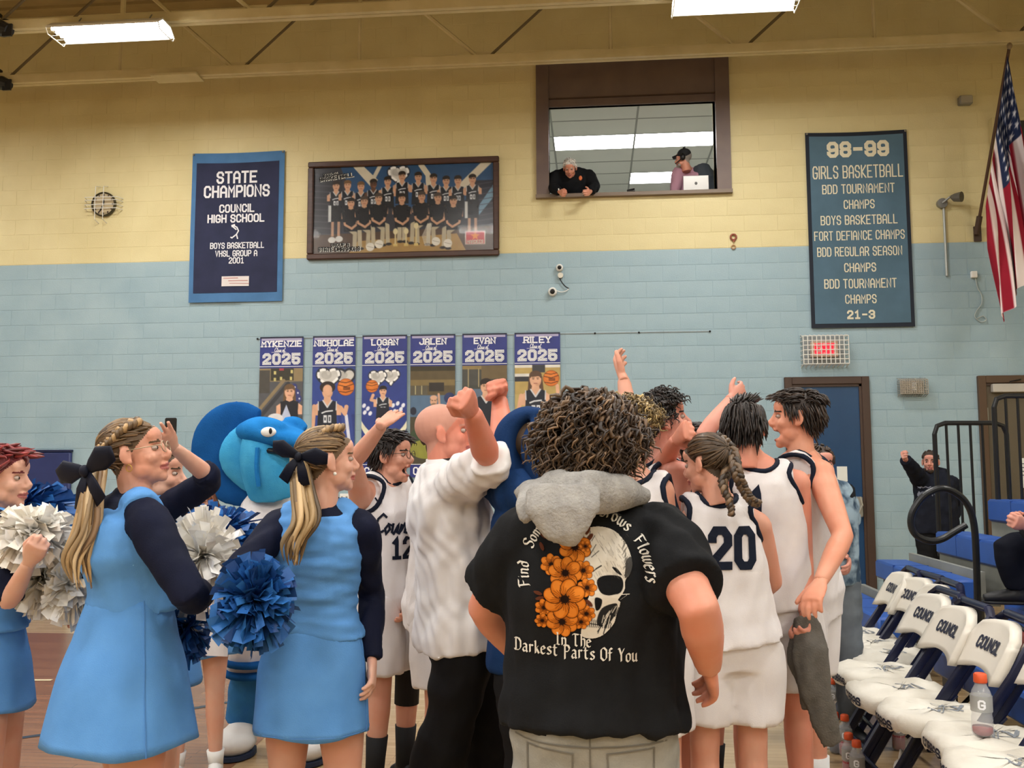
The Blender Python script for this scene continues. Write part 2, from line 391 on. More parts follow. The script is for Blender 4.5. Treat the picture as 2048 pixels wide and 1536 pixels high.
# ---- lamps: a wire-guarded tube fitting with its own light
M_GUARD = mat('white_wire', '#d9d9d3', .4)
def lamp(x, y, z, label, full):
    t = empty('ceiling_lamp', (x, y, z), label, 'lamp', 'gym lamps under the roof joists')
    L, H = .62, .19
    prof = [(-H, -.02), (-.09, .055), (.09, .055), (H, -.02)]
    V = [(x+s*L, y+a, z+b) for s in (-1, 1) for a, b in prof]+[(x+s*L, y+a, z+b+.02) for s in (-1, 1) for a, b in prof]
    F = [(i, i+1, i+5, i+4) for i in range(3)]+[(i+8, i+12, i+13, i+9) for i in range(3)]+[(0, 8, 9, 10, 11, 3, 2, 1), (4, 5, 6, 7, 15, 14, 13, 12), (0, 4, 12, 8), (3, 11, 15, 7)]
    obj('reflector', (np.array(V), F), M_WHITE, t)
    for k in (-1.5, -.5, .5, 1.5): obj('tube', tube([(x-L+.03, y+k*.085, z-.012), (x+L-.03, y+k*.085, z-.012)], .019, 8), M_TUBE, t)
    if full:
        g = []
        for s in (-1, 1): g.append(tube([(x+s*L, y-H, z-.02), (x+s*L, y-H*.8, z-.075), (x+s*L, y+H*.8, z-.075), (x+s*L, y+H, z-.02)], .006, 5))
        for yy in (-H, -.1, 0, .1, H): g.append(tube([(x-L, y+yy, z-.02 if abs(yy) == H else z-.075), (x+L, y+yy, z-.02 if abs(yy) == H else z-.075)], .004, 5))
        for k in range(1, 16): g.append(tube([(x-L+2*L*k/16, y-H, z-.02), (x-L+2*L*k/16, y-H*.8, z-.075)], .003, 4))
        obj('wire_guard', join(g), M_GUARD, t)
        for s in (-1, 1): obj('hanger', tube([(x+s*.4, y, z+.07), (x+s*.4, y+.1, JZ+.05)], .008, 5), M_GREYM, t)
    la = bpy.data.lights.new('lamp_light', 'AREA'); la.shape = 'RECTANGLE'; la.size = 1.2; la.size_y = .36; la.energy = LAMP_W; la.color = LAMP_C
    lo = bpy.data.objects.new('lamp_light', la); COL.objects.link(lo); lo.parent = t; lo.location = (0, 0, -.085)
LX1 = float((LAMP_Y/ray(222, 62)[1])*ray(222, 62)[0]); LX2 = float((LAMP_Y/ray(1470, 14)[1])*ray(1470, 14)[0])
LZ1 = float(CAMH+(LAMP_Y/ray(222, 62)[1])*ray(222, 62)[2])
lamp(LX1, LAMP_Y, LZ1, 'lit wire-guarded tube lamp at the upper left under the joist', True)
lamp(LX2, LAMP_Y, LZ1, 'lit wire-guarded tube lamp at the top edge above the booth window', True)
ORD = ('first', 'second', 'third', 'fourth', 'fifth')
for r_, y in enumerate((5.3, 1.5, -2.3, -6.1, -10)):
    for c_, x in enumerate((-10, -6, -2, 2, 6)): lamp(x, y, LZ1, 'lit tube lamp, %s from left, in the %s overhead row out of view' % (ORD[c_], ORD[r_]), False)
lamp(-10, LAMP_Y, LZ1, 'lit tube lamp out of view beyond the left edge in the wall row', False)

# ---- booth window and the room behind it
wn = empty('window_1', (0, WALL, OPN[2]), kind='structure')
def bar(nm, x0, x1, z0, z1, y0=-.05, y1=.22, m=None): return obj(nm, box(x0, x1, WALL+y0, WALL+y1, z0, z1), m or M_BROWN, wn)
bar('window_frame_side', WIN[0], OPN[0], OPN[2]-.03, WIN[3], -.06); bar('window_frame_side', OPN[1], WIN[1], OPN[2]-.03, WIN[3], -.06)
bar('header_panel', OPN[0], OPN[1], OPN[3]+.1, WIN[3], -.035, .0); bar('header_rail', OPN[0], OPN[1], OPN[3], OPN[3]+.1, -.02, .06)
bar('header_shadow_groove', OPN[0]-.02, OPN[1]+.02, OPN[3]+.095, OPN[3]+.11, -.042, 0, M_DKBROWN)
bar('window_sill', WIN[0]-.01, WIN[1]+.01, OPN[2]-.045, OPN[2], -.07, .4, mat('sill_wood', '#77685a', .5))
BZ = 6.5; BY0, BY1, BX0, BX1 = WALL+.065, WALL+7.2, -2.2, 3.6
struct('wall_booth', join([box(BX0-.1, BX0, BY0+.2, BY1, 4, 7), box(BX1, BX1+.1, BY0+.2, BY1, 4, 7), box(BX0, BX1, BY1, BY1+.1, 4, 7)]), mat('booth_wall_paint', '#b9bcb6', .8))
bc = struct('ceiling_booth', box(BX0, BX1, BY0, BY1, BZ+.02, BZ+.1), M_GREYM)
tr = ZP(1190, 285, BZ); xc = ZP(1268, 285, BZ)[0]; ym = tr[1]
lights = {(-1, 0), (0, 0), (0, 3)}
tm = None
M_GRID = mat('ceiling_grid', '#9da09a', .6)
for k in range(-3, 9):
    for c in range(-2, 2):
        x0, x1, y0, y1 = xc+c*1.22, xc+(c+1)*1.22, ym+(k-.5)*.61, ym+(k+.5)*.61
        y0 = max(y0, BY0+.005)
        if y1 < y0+.05 or y1 > BY1 or x0 < BX0-.3 or x1 > BX1+.3: continue
        lit = (c, k) in lights
        obj('light_panel' if lit else 'ceiling_tile', box(x0+.014, x1-.014, y0+.014, y1-.014, BZ-(.004 if lit else 0), BZ+.02), M_LIT if lit else M_CEIL, bc)
for k in range(-3, 9): obj('grid_tee', box(BX0, BX1, ym+(k-.5)*.61-.012, ym+(k-.5)*.61+.012, BZ-.003, BZ+.015), M_GRID, bc)
for c in range(-1, 3): obj('grid_runner', box(xc+c*1.22-.014, xc+c*1.22+.014, BY0, BY1, BZ-.004, BZ+.015), M_GRID, bc)
struct('floor_booth', box(BX0, BX1, BY0, BY1, 4.0, 4.1), mat('booth_floor_tile', '#b4b2aa', .6))

# ---- doors
def door(name, d, m_slab, m_frame, parts):
    t = empty(name, (d[0], WALL, 0), kind='structure'); fw = .09
    for nm, a, b, c, e in (('door_jamb', d[0], d[0]+fw, 0, d[3]), ('door_jamb', d[1]-fw, d[1], 0, d[3]), ('door_head', d[0]+fw, d[1]-fw, d[3]-fw, d[3])):
        obj(nm, box(a, b, WALL-.05, WALL+.2, c, e, .006), m_frame, t)
    obj('door_stop', join([box(d[1]-fw-.03, d[1]-fw, WALL-.03, WALL+.1, 0, d[3]-fw), box(d[0]+fw, d[1]-fw, WALL-.03, WALL+.1, d[3]-fw-.03, d[3]-fw)]), M_DKBROWN, t)
    s = obj('door_slab', box(d[0]+fw, d[1]-fw, WALL-.012, WALL+.03, .01, d[3]-fw), m_slab, t)
    return t, s
d1, s1 = door('door_1', D1, mat('navy_door_paint', '#21456b', .35, '#1d3f64', 2), M_DKBROWN, 1)
obj('panic_bar', join([box(2.5, 3.13, WALL-.09, WALL-.05, .975, 1.02), box(3.08, 3.17, WALL-.09, WALL-.01, .96, 1.2, .01), box(2.45, 2.53, WALL-.09, WALL-.01, .93, 1.06, .01), tube([(3.12, WALL-.08, .99), (3.16, WALL-.1, 1.1), (3.14, WALL-.09, 1.2)], .012, 6)]), mat('brushed_steel', '#c3c2ba', .3, metal=.7), s1)
obj('paper_notice', box(2.9, 3.02, WALL-.018, WALL-.011, 1.38, 1.56), mat('paper', '#dfe2dc', .8), s1)
d2, s2 = door('door_2', D2, mat('olive_door_paint', '#5d5444', .5, '#574e3f', 2), mat('brown_frame_paint', '#54402f', .5), 1)
obj('door_closer', box(4.72, 5.13, WALL-.09, WALL-.01, 2.43, 2.53, .008), mat('closer_cover', '#b8b4ac', .4), s2)
obj('closer_arm', tube([(4.93, WALL-.05, 2.53), (4.9, WALL-.12, 2.55), (5.05, WALL-.06, 2.58)], .008, 5), M_BLACK, s2)
obj('paper_notice', box(5.0, 5.22, WALL-.018, WALL-.011, 1.3, 1.65), MATS['paper'], s2)
obj('notice_lines', join([box(5.03, 5.15+.02*(k % 3), WALL-.02, WALL-.0175, 1.58-.045*k, 1.59-.045*k) for k in range(4)]), mat('ink', '#50525a', .8), s2)
obj('door_hinge', box(4.655, 4.675, WALL-.03, WALL-.008, 2.1, 2.25), M_GREYM, s2)
# ================================================================== FLAT PRINTS: a tiny painter whose picture becomes a colour attribute
class Pic:
    def __init__(s, w, h, nx, bg='#000000'):
        s.w, s.h = w, h; s.nx = nx; s.ny = int(nx*h/w)
        s.x, s.y = np.meshgrid(np.linspace(0, w, s.nx), np.linspace(0, h, s.ny)); s.c = np.zeros((s.ny, s.nx, 3)); s.c[:] = s.col(bg); s.a = np.ones((s.ny, s.nx), bool)
        s.px = w/nx
    def col(s, c): return np.array([int(c.lstrip('#')[i:i+2], 16)/255 for i in (0, 2, 4)]) if isinstance(c, str) else np.array(c)
    def put(s, cov, c, al=1):
        k = np.clip(cov, 0, 1)[..., None]*al; s.c = s.c*(1-k)+s.col(c)*k
    def ell(s, cx, cy, rx, ry, c, rot=0, al=1):
        dx, dy = s.x-cx, s.y-cy; ca, sa = math.cos(rot), math.sin(rot); u, v = dx*ca+dy*sa, -dx*sa+dy*ca
        d = np.sqrt((u/rx)**2+(v/ry)**2); s.put((1-d)*min(rx, ry)/s.px+.5, c, al)
    def poly(s, pts, c, al=1):
        ins = np.zeros(s.x.shape, bool); dm = np.full(s.x.shape, 1e9); n = len(pts)
        for i in range(n):
            (x1, y1), (x2, y2) = pts[i], pts[(i+1) % n]
            if y1 != y2: ins ^= ((y1 > s.y) != (y2 > s.y)) & (s.x < (x2-x1)*(s.y-y1)/(y2-y1)+x1)
            dm = np.minimum(dm, s._seg(x1, y1, x2, y2))
        s.put(np.where(ins, dm, -dm)/s.px+.5, c, al)
    def _seg(s, x1, y1, x2, y2):
        dx, dy = x2-x1, y2-y1; L = dx*dx+dy*dy+1e-12; t = np.clip(((s.x-x1)*dx+(s.y-y1)*dy)/L, 0, 1)
        return np.hypot(s.x-x1-t*dx, s.y-y1-t*dy)
    def line(s, pts, w, c, al=1):
        d = np.full(s.x.shape, 1e9)
        for (a, b), (e, f) in zip(pts[:-1], pts[1:]): d = np.minimum(d, s._seg(a, b, e, f))
        s.put((w/2-d)/s.px+.5, c, al)
    def rect(s, x0, y0, x1, y1, c, al=1): s.poly([(x0, y0), (x1, y0), (x1, y1), (x0, y1)], c, al)
    def noise(s, amt, sc=20, seed=0):
        r = np.random.default_rng(seed); n = sum(np.sin(s.x*r.uniform(-sc, sc)+s.y*r.uniform(-sc, sc)+r.uniform(0, 6)) for _ in range(8))/8
        s.c = np.clip(s.c*(1+amt*n[..., None]), 0, 1)
    def build(s, name, fn, m, parent, keep=None):
        """fn maps x (across), y (down) in metres to world points"""
        V = fn(s.x.ravel(), s.y.ravel()); i = np.arange(s.nx*s.ny).reshape(s.ny, s.nx)
        F = np.stack([i[:-1, :-1].ravel(), i[1:, :-1].ravel(), i[1:, 1:].ravel(), i[:-1, 1:].ravel()], 1)
        cc = s.c.reshape(-1, 3); cc = np.where(cc <= .04045, cc/12.92, ((cc+.055)/1.055)**2.4)
        if keep is not None:
            k = keep.ravel(); F = F[k[F].all(1)]; used = np.unique(F); mp = np.zeros(len(V), int); mp[used] = np.arange(len(used)); V, F, cc = V[used], mp[F], cc[used]
        o = obj(name, (V, F), m, parent, smooth=True)
        at = o.data.color_attributes.new('print', 'FLOAT_COLOR', 'POINT'); at.data.foreach_set('color', np.c_[cc, np.ones(len(cc))].astype(np.float32).ravel())
        return o
M_PRINT = mat('printed_vinyl', '#ffffff', .45, attr='print'); M_PHOTO = mat('printed_photo', '#ffffff', .25, attr='print', spec=.5); M_PRINTC = mat('printed_cloth', '#ffffff', .85, attr='print', spec=.1)
def hoopball(p, x, y, r, word=True):
    p.ell(x, y, r, r, '#8a3c14'); p.ell(x, y, r*.95, r*.95, '#d2742c'); p.ell(x-r*.2, y-r*.25, r*.6, r*.55, '#e0873c', al=.6)
    p.line([(x-r*.9, y-r*.25), (x, y-r*.05), (x+r*.9, y-r*.35)], r*.08, '#3a1c0c'); p.line([(x-r*.8, y+r*.5), (x, y+r*.62), (x+r*.8, y+r*.4)], r*.08, '#3a1c0c')
    p.line([(x-r*.75, y-r*.62), (x, y-r*.5), (x+r*.7, y-r*.68)], r*.08, '#3a1c0c')
    if word: p.rect(x-r*.3, y-r*.02, x+r*.5, y+r*.3, '#3a1c0c', .75); p.line([(x-r*.25, y+r*.14), (x+r*.45, y+r*.1)], r*.07, '#d2742c', .8)
def figure(p, x, y, s, hair='#2a2018', skin='#d9a98a', shirt='#20242f', trim='#c9cbd0', long=0, arms=(), num=None, vee=True, beard=False):
    """head-and-shoulders figure; y is the crown, s the head height"""
    if long: p.poly([(x-.42*s, y+.3*s), (x-.5*s, y+long*s), (x-.2*s, y+(long+.15)*s), (x+.2*s, y+(long+.15)*s), (x+.52*s, y+long*s), (x+.42*s, y+.3*s)], hair)
    for (pts, w) in arms: p.line([(x+a*s, y+b*s) for a, b in pts], w*s, skin)
    p.poly([(x-.2*s, y+.8*s), (x+.2*s, y+.8*s), (x+.3*s, y+1.3*s), (x-.3*s, y+1.3*s)], skin)
    p.poly([(x-.95*s, y+1.5*s), (x-.5*s, y+1.2*s), (x-.2*s, y+1.1*s), (x+.2*s, y+1.1*s), (x+.5*s, y+1.2*s), (x+.95*s, y+1.5*s), (x+.95*s, y+2.1*s), (x-.95*s, y+2.1*s)], skin)
    p.poly([(x-.62*s, y+1.2*s), (x-.3*s, y+1.12*s), (x, y+1.55*s if vee else y+1.25*s), (x+.3*s, y+1.12*s), (x+.62*s, y+1.2*s), (x+.62*s, y+1.7*s), (x+.7*s, y+3.4*s), (x-.7*s, y+3.4*s), (x-.62*s, y+1.7*s)], shirt)
    p.line([(x-.3*s, y+1.12*s), (x, y+1.57*s if vee else y+1.25*s), (x+.3*s, y+1.12*s)], .09*s, trim); p.line([(x-.62*s, y+1.2*s), (x-.6*s, y+1.75*s)], .07*s, trim); p.line([(x+.62*s, y+1.2*s), (x+.6*s, y+1.75*s)], .07*s, trim)
    p.ell(x, y+.5*s, .36*s, .5*s, skin); p.ell(x+.12*s, y+.6*s, .2*s, .3*s, '#b98566', al=.35)
    p.ell(x, y+.24*s, .39*s, .3*s, hair); p.ell(x, y+.5*s, .325*s, .27*s, skin); p.poly([(x-.34*s, y+.24*s), (x+.1*s, y+.18*s), (x+.36*s, y+.3*s), (x+.15*s, y+.3*s), (x-.2*s, y+.34*s)], hair)
    for k in (-1, 1): p.ell(x+k*.14*s, y+.46*s, .06*s, .025*s, '#3a2a22'); p.line([(x+k*.07*s, y+.39*s), (x+k*.21*s, y+.38*s)], .03*s, hair)
    p.line([(x-.1*s, y+.74*s), (x+.1*s, y+.74*s)], .045*s, '#9a5a50')
    if beard: p.ell(x, y+.84*s, .26*s, .17*s, hair, al=.75)
    if num:
        p.line([(x-.35*s, y+1.95*s), (x-.1*s, y+1.85*s), (x+.35*s, y+1.8*s)], .09*s, '#d9dde2')
        p.rect(x-.25*s, y+2.1*s, x-.02*s, y+2.6*s, '#d9dde2'); p.rect(x+.06*s, y+2.1*s, x+.28*s, y+2.6*s, '#d9dde2'); p.rect(x-.18*s, y+2.25*s, x-.1*s, y+2.45*s, shirt); p.rect(x+.13*s, y+2.2*s, x+.21*s, y+2.5*s, shirt)
def heart(p, x, y, s, dash):
    pts = [(x+s*.16*(math.sin(t)**3)*6/6*3.1, y-s*(.13*math.cos(t)-.05*math.cos(2*t)-.02*math.cos(3*t)-.01*math.cos(4*t))*3) for t in np.linspace(0, 2*math.pi, 40)]
    p.line(pts, s*.24, '#2b2f3a'); p.poly(pts, '#c9c7c2')
    if dash:
        for i in range(0, 38, 4): p.line(pts[i:i+3], s*.12, '#f0f0ee')
    p.ell(x-.1*s, y-.1*s, .25*s, .2*s, '#9a9892', al=.5)
# ---------------------------------------------------------------- six name banners
def wave(seed, amp): 
    r = np.random.default_rng(seed); a, b, c = r.uniform(4, 9), r.uniform(0, 6), r.uniform(1, 2.5)
    return lambda x, z: amp*(np.sin(a*x+b+c*z)+.5*np.sin(2.3*a*x-1.7*z+b))
BX = [(-4.262, -3.69), (-3.566, -3.012), (-2.921, -2.346), (-2.301, -1.731), (-1.64, -1.076), (-.98, -.41)]
NAMES = ['MYKENZIE', 'NICHOLAE', 'LOGAN', 'JALEN', 'EVAN', 'RILEY']
BLAB = ['girl with long hair under a scoreboard', 'curly-haired player holding up a ball at right', 'player holding a ball at left before a navy wall', 'bald bearded player under a far scoreboard', 'dark-haired player in a dim gym', 'long-haired player with a ball above a hoop']
M_BAND = mat('banner_navy_print', '#2b3478', .4, '#333d88', 3); M_LETTER = mat('letter_white', '#eceef2', .6); M_BANDD = mat('banner_dark_print', '#1d2238', .4); M_LIL = mat('banner_lilac_strip', '#a9a4c4', .5)
def cursive(word, x, z, h):
    """slanted joined script"""
    out = []; cur = {'C': [(2.6, 5), (1.6, 5.8), (.4, 4.4), (.3, 1.6), (1.2, .1), (2.6, 1)], 'l': [(0, .6), (1, 4), (1.1, 5.8), (.5, 5), (.5, 1), (1, 0), (1.6, .6)], 'a': [(1.6, 2.6), (.8, 3), (.1, 1.6), (.6, .1), (1.4, 1), (1.7, 2.8), (1.6, .6), (2.2, .3)],
      's': [(0, .5), (.9, 2.9), (1.3, 1.2), (.8, .1), (.2, .6)], 'o': [(.9, 2.9), (.1, 1.6), (.7, .1), (1.5, 1.4), (.9, 2.9), (2, 2.4)], 'f': [(0, .6), (1.1, 4.6), (1.5, 5.8), (.8, 5), (.3, -1.8), (.9, -1), (1.6, 1)], 'u': [(0, 2.8), (.1, .6), (.7, .1), (1.5, 2.8), (1.5, .5), (2, .2)],
      'n': [(0, .2), (.2, 2.8), (.2, .2), (1, 2.8), (1.5, 2.2), (1.5, .4), (2, .2)], 'c': [(1.5, 2.4), (.9, 2.9), (.1, 1.6), (.7, .1), (1.7, .7)], 'i': [(0, .6), (.5, 2.8), (.5, .4), (1, .2)]}
    wid = {'C': 2.9, ' ': 1.4}; cx = 0
    for ch in word:
        if ch in cur: out.append([(cx+a+b*.22, b) for a, b in cur[ch]])
        cx += wid.get(ch, max([a for a, b in cur[ch]])+.15 if ch in cur else 1.4)
    k = h/6
    return [[(x+(a-cx/2-.6)*k, z+(b-2.8)*k) for a, b in pl] for pl in out]
def poster(i):
    x0, x1 = BX[i]; zt = 3.245; Wd, Ht = x1-x0, 1.80; px = Ht/293
    t = empty('name_banner', ((x0+x1)/2, WALL, zt-Ht), 'navy class banner showing a '+BLAB[i], 'banner', 'class banners hung along the blue wall')
    wv = wave(i+3, .004)
    def mp(off): return lambda X, Z: np.stack([X, WALL-.022-off+wv(X, Z), Z], 1)
    m0 = mp(0)
    obj('banner_sheet', solid_sheet(lambda u, v: tuple(m0(x0+u*Wd, zt-Ht+v*Ht).T), 16, 30, (0, 1, 0), .003), M_BAND, t, smooth='auto')
    def strip(nm, a, b, m, off=.002, l=0, r=0): return obj(nm, quadsheet(lambda u, v: tuple(mp(off)(x0+l+u*(Wd-l-r), zt-b*px+v*(b-a)*px).T), 12, 3), m, t)
    strip('rod_pocket', 0, 3.4, M_BANDD); strip('fold_strip', 3.4, 8, M_LIL, l=.02, r=.02); strip('white_rule', 62, 63.2, M_LETTER); strip('white_rule', 266, 267.2, M_LETTER)
    g3 = lambda off: (lambda v: mp(off)(v[:, 0], v[:, 1]))
    cx = (x0+x1)/2; n = len(NAMES[i])
    wn_ = min(Wd*.93, n*.069)
    obj('name_lettering', place2d(text_flat(NAMES[i], cx, zt-15*px, .084, wn_, 1.5, 2.0, serif=True), g3(.004)), M_LETTER, t)
    obj('script_line', place2d([ribbon(pl, .006) for pl in cursive('Class of', cx-.02, zt-27.5*px, .055)]+[ribbon([(cx-.13, zt-32.3*px), (cx+.06, zt-32.3*px)], .004)], g3(.004)), M_LETTER, t)
    for nm, th, m, off in (('year_lettering', 2.0, M_LETTER, .004), ('year_inline', 1.1, M_BANDD, .0055), ('year_core', .7, M_LETTER, .007)):
        obj(nm, place2d(text_flat('2025', cx, zt-46.5*px, .15 if th > 1.5 else .15*(6+th)/8, Wd*.86*(1 if th == 2 else (22.9+th*.8)/(22.9+1.6)), th, 2.6), g3(off)), m, t)
    obj('foot_lettering', place2d(text_flat('COUNCIL', cx, zt-280*px, .1, Wd*.85, 1.2, 2.2), g3(.004)), M_LETTER, t)
    # the picture
    ph = 200*px; p = Pic(Wd, ph, 84, '#4a4c50'); w = Wd
    if i == 0:
        p.rect(0, 0, w, .5*ph, '#55565a'); p.rect(0, .0, w, .14*ph, '#8d7c5c'); p.rect(0, .02*ph, .14, .26*ph, '#4b4843'); p.rect(.15, 0, .45, .13*ph, '#3a382f'); p.rect(.26, 0, .32, .025*ph, '#a8404a')
        for a, b in ((.19, .03), (.41, .02), (.19, .1), (.27, .09), (.4, .09)): p.rect(a, b*ph, a+.03, (b+.035)*ph, '#c9bd7a')
        p.line([(.02, .42*ph), (.32, .13*ph)], .045, '#8a7a5e'); p.line([(.03, .5*ph), (.38, .16*ph)], .05, '#3b3b40')
        for a, b in ((.46, .2), (.5, .26), (.52, .32), (.49, .38), (.53, .42)): p.ell(a, b*ph, .04, .05, '#3a3f77'); p.ell(a+.01, b*ph, .01, .012, '#d5d8e8')
        figure(p, .4, .175*ph, .18, '#6b5138', '#dfae90', '#23242c', '#23242c', long=2.0, vee=False); p.poly([(.3, .5*ph), (.36, .38*ph), (.42, .5*ph), (.4, .6*ph), (.28, .6*ph)], '#bcc6e0'); p.ell(.22, .52*ph, .1, .06, '#dcdce0'); p.rect(0, .62*ph, w, ph, '#2f3238')
    elif i == 1:
        p.rect(0, 0, w, ph, '#33478f'); heart(p, .42, .1*ph, .24, 0); heart(p, .21, .1*ph, .27, 1)
        for k in range(7): p.line([(.02+.085*k, .5*ph), (.06+.085*k, .75*ph)], .04, '#d9dcea' if k % 2 else '#2b3a80')
        figure(p, .2, .17*ph, .19, '#2c2320', arms=[([(.9, 1.6), (1.2, 2.0), (1.3, 1.55)], .28), ([(-.9, 1.5), (-1.0, 3.2)], .28)], num=1); p.ell(.2, .205*ph, .1, .075, '#2c2320'); p.ell(.2, .235*ph, .06, .07, '#d9a98a'); hoopball(p, .435, .205*ph, .11)
    elif i == 2:
        p.rect(0, 0, w, ph, '#2e3f86'); p.ell(w/2, .33*ph, .37, .48*ph, '#e2dfc4'); p.ell(w/2, .28*ph, .37, .44*ph, '#2f4088'); heart(p, .37, .1*ph, .2, 1); heart(p, .2, .11*ph, .2, 1)
        for a, b in ((.03, .4), (.08, .43), (.04, .47), (.11, .48), (.4, .4), (.46, .38), (.5, .44), (.53, .4), (.42, .46)): p.ell(a, b*ph, .022, .03, '#e3e6f2', .5)
        figure(p, .27, .2*ph, .125, '#241d1c', arms=[([(-.7, 1.5), (-1.2, 1.4), (-1.0, .9)], .3)], num=1); p.rect(.19, .42*ph, .35, .75*ph, '#1d1f2b'); hoopball(p, .13, .2*ph, .08, False)
    elif i == 3:
        p.rect(0, 0, w, .4*ph, '#5d5138'); p.rect(0, 0, w, .05*ph, '#3a3524'); p.rect(0, .14*ph, w, .2*ph, '#7d6c46'); p.rect(0, .2*ph, .22, .32*ph, '#5b5648'); p.rect(.24, .17*ph, .43, .26*ph, '#34302c'); p.rect(0, .3*ph, w, .55*ph, '#56708c'); p.ell(.5, .33*ph, .07, .07, '#2f3a64'); p.ell(.04, .46*ph, .04, .05, '#262a3a'); p.rect(0, .52*ph, w, ph, '#4a4536'); p.ell(.1, .72*ph, .1, .1, '#3a4a34'); p.ell(.2, .85*ph, .2, .12, '#8a8a3c')
        for a in (.06, .14): p.rect(a, .2*ph, a+.012, .29*ph, '#b0a880')
        figure(p, .3, .31*ph, .125, '#7d6b56', '#d0a285', '#2a2c34', arms=[([(.6, 1.2), (.5, -.2)], .22), ([(-.6, 1.5), (-1.2, 2.4)], .26)], beard=True); p.ell(.3, .325*ph, .045, .03, '#d6ab90')
    elif i == 4:
        p.rect(0, 0, w, ph, '#454640'); p.rect(0, 0, w, .04*ph, '#8f7b4e'); p.rect(0, .04*ph, .22, .2*ph, '#4b4b46'); p.rect(.24, .0, w, .14*ph, '#6c5d42'); p.rect(0, .24*ph, w, ph, '#5d6f84')
        for a in (.07, .2): p.rect(a, .03*ph, a+.012, .22*ph, '#a89a72')
        figure(p, .3, .14*ph, .19, '#2d241f', num=None); p.rect(0, .62*ph, w, ph, '#6b5b45'); p.line([(.02, .66*ph), (.5, .7*ph)], .03, '#d7d0bc')
    else:
        p.rect(0, 0, w, ph, '#b39b5e'); p.rect(0, 0, w, .03*ph, '#d9d6cc'); p.rect(0, .09*ph, .2, .12*ph, '#d9d7d0'); p.rect(0, .12*ph, .2, .17*ph, '#33343a'); p.rect(.22, 0, .38, .08*ph, '#3a3c40'); p.rect(0, .3*ph, w, .6*ph, '#b8a468')
        figure(p, .26, .07*ph, .2, '#5a4332', long=1.35, arms=[([(.9, 1.7), (1.45, 1.95), (1.35, .9)], .22), ([(-.9, 1.5), (-1.1, 2.6), (-.5, 3.2)], .26)], num=1); hoopball(p, .455, .14*ph, .1); p.rect(.08, .56*ph, .5, .6*ph, '#20242f'); p.line([(.03, .6*ph), (.15, .565*ph), (.45, .565*ph), (.55, .6*ph)], .018, '#c85a44')
        for k in range(8): p.line([(.07+.055*k, .58*ph), (.1+.045*k, .75*ph)], .008, '#d8cfc0')
        p.rect(0, .76*ph, w, ph, '#a28a56')
    p.noise(.06, 60, i)
    p.build('printed_picture', lambda X, Y: mp(.0025)(x0+X, zt-66*px-Y), M_PRINT, t)
for i in range(6): poster(i)
wr = empty('hanging_wire', (-4.3, WALL-.01, 3.23), 'thin steel wire strung along the wall above the class banners', 'wire')
a, b = W(515, 677, .007), W(1420, 663, .007); b[2] = a[2] = 3.225
obj('wire', tube([a, b], .004, 5), M_GREYM, wr)
for q in ((515, 677), (1190, 668), (1278, 667), (1420, 664)):
    v = W(*q, .012); obj('eye_bolt', ball((v[0], v[1], 3.225), .013, 8, 6), M_BLACK, wr)

# ---------------------------------------------------------------- two cloth championship banners
def wtext(s, x0, x1, y, h, mapf, **k):
    A, B = W(x0, y), W(x1, y); hh = W((x0+x1)/2, y-h/2)[2]-W((x0+x1)/2, y+h/2)[2]
    return place2d(text_flat(s, (A[0]+B[0])/2, (A[2]+B[2])/2, hh, B[0]-A[0], **k), mapf)
M_CREAM = mat('cream_felt', '#dcd6bc', .8); M_WFELT = mat('white_felt', '#e2e2e6', .8)
def cloth_banner(name, rect, bord, mb, mf, label, amp, lines, ml, seed):
    x0, x1, z0, z1 = rect; wv = wave(seed, amp)
    t = empty(name, ((x0+x1)/2, WALL, z0), label, 'banner', 'championship banners high on the wall')
    def mp(off): return lambda X, Z: np.stack([X, WALL-.03-off+wv(X*1.0, Z*.8)*np.clip((z1-Z)/(z1-z0)*2, .15, 1), Z], 1)
    sag = lambda u: .012*np.sin(np.pi*u)
    obj('banner_border', solid_sheet(lambda u, v: tuple(mp(0)(x0+u*(x1-x0), z0+v*(z1-z0)-sag(u)*v).T), 40, 50, (0, 1, 0), .004), mb, t, smooth='auto')
    l, r, b_, tp = bord
    obj('banner_field', quadsheet(lambda u, v: tuple(mp(.004)(x0+l+u*(x1-x0-l-r), z0+b_+v*(z1-z0-b_-tp)-sag(u)*v).T), 40, 50), mf, t, smooth=True)
    g = lambda v: mp(.009)(v[:, 0], v[:, 1])
    for (s, a, c, y, h, kw) in lines: obj('lettering', wtext(s, a, c, y, h, g, **kw), ml, t)
    for x in (x0+.02, x1-.02): obj('grommet', ball((x, WALL-.045, z1-.02), .014, 8, 6), M_GREYM, t)
    return t, mp
B1 = dict(th=1.35, gap=2.1)
t1, mp1 = cloth_banner('champions_banner', (-5.225, -3.98, 3.71, 5.70), (.06, .07, .12, .135), mat('banner_sky_cloth', '#4a78a8', .8, '#436f9c', 5), mat('banner_navy_cloth', '#1f2440', .8, '#262b49', 4), 'navy cloth banner with light blue border reading STATE CHAMPIONS', .007,
  [('STATE', 436, 516, 356, 25, B1), ('CHAMPIONS', 411, 541, 384, 25, B1), ('COUNCIL', 441, 511, 418, 17, B1), ('HIGH SCHOOL', 418, 531, 438, 17, B1), ('BOYS BASKETBALL', 423, 530, 492, 13, B1), ('VHSL GROUP A', 433, 516, 508, 13, B1), ('2001', 460, 490, 522, 13, B1)], M_WFELT, 11)
def w2(px, py): q = W(px, py); return (q[0], q[2])
obj('sewn_patch', quadsheet(lambda u, v: tuple(mp1(.012)(w2(446, 563)[0]+u*.36, w2(446, 574)[1]+v*.13).T), 6, 3), mat('patch_white', '#d9d2d0', .8), t1)
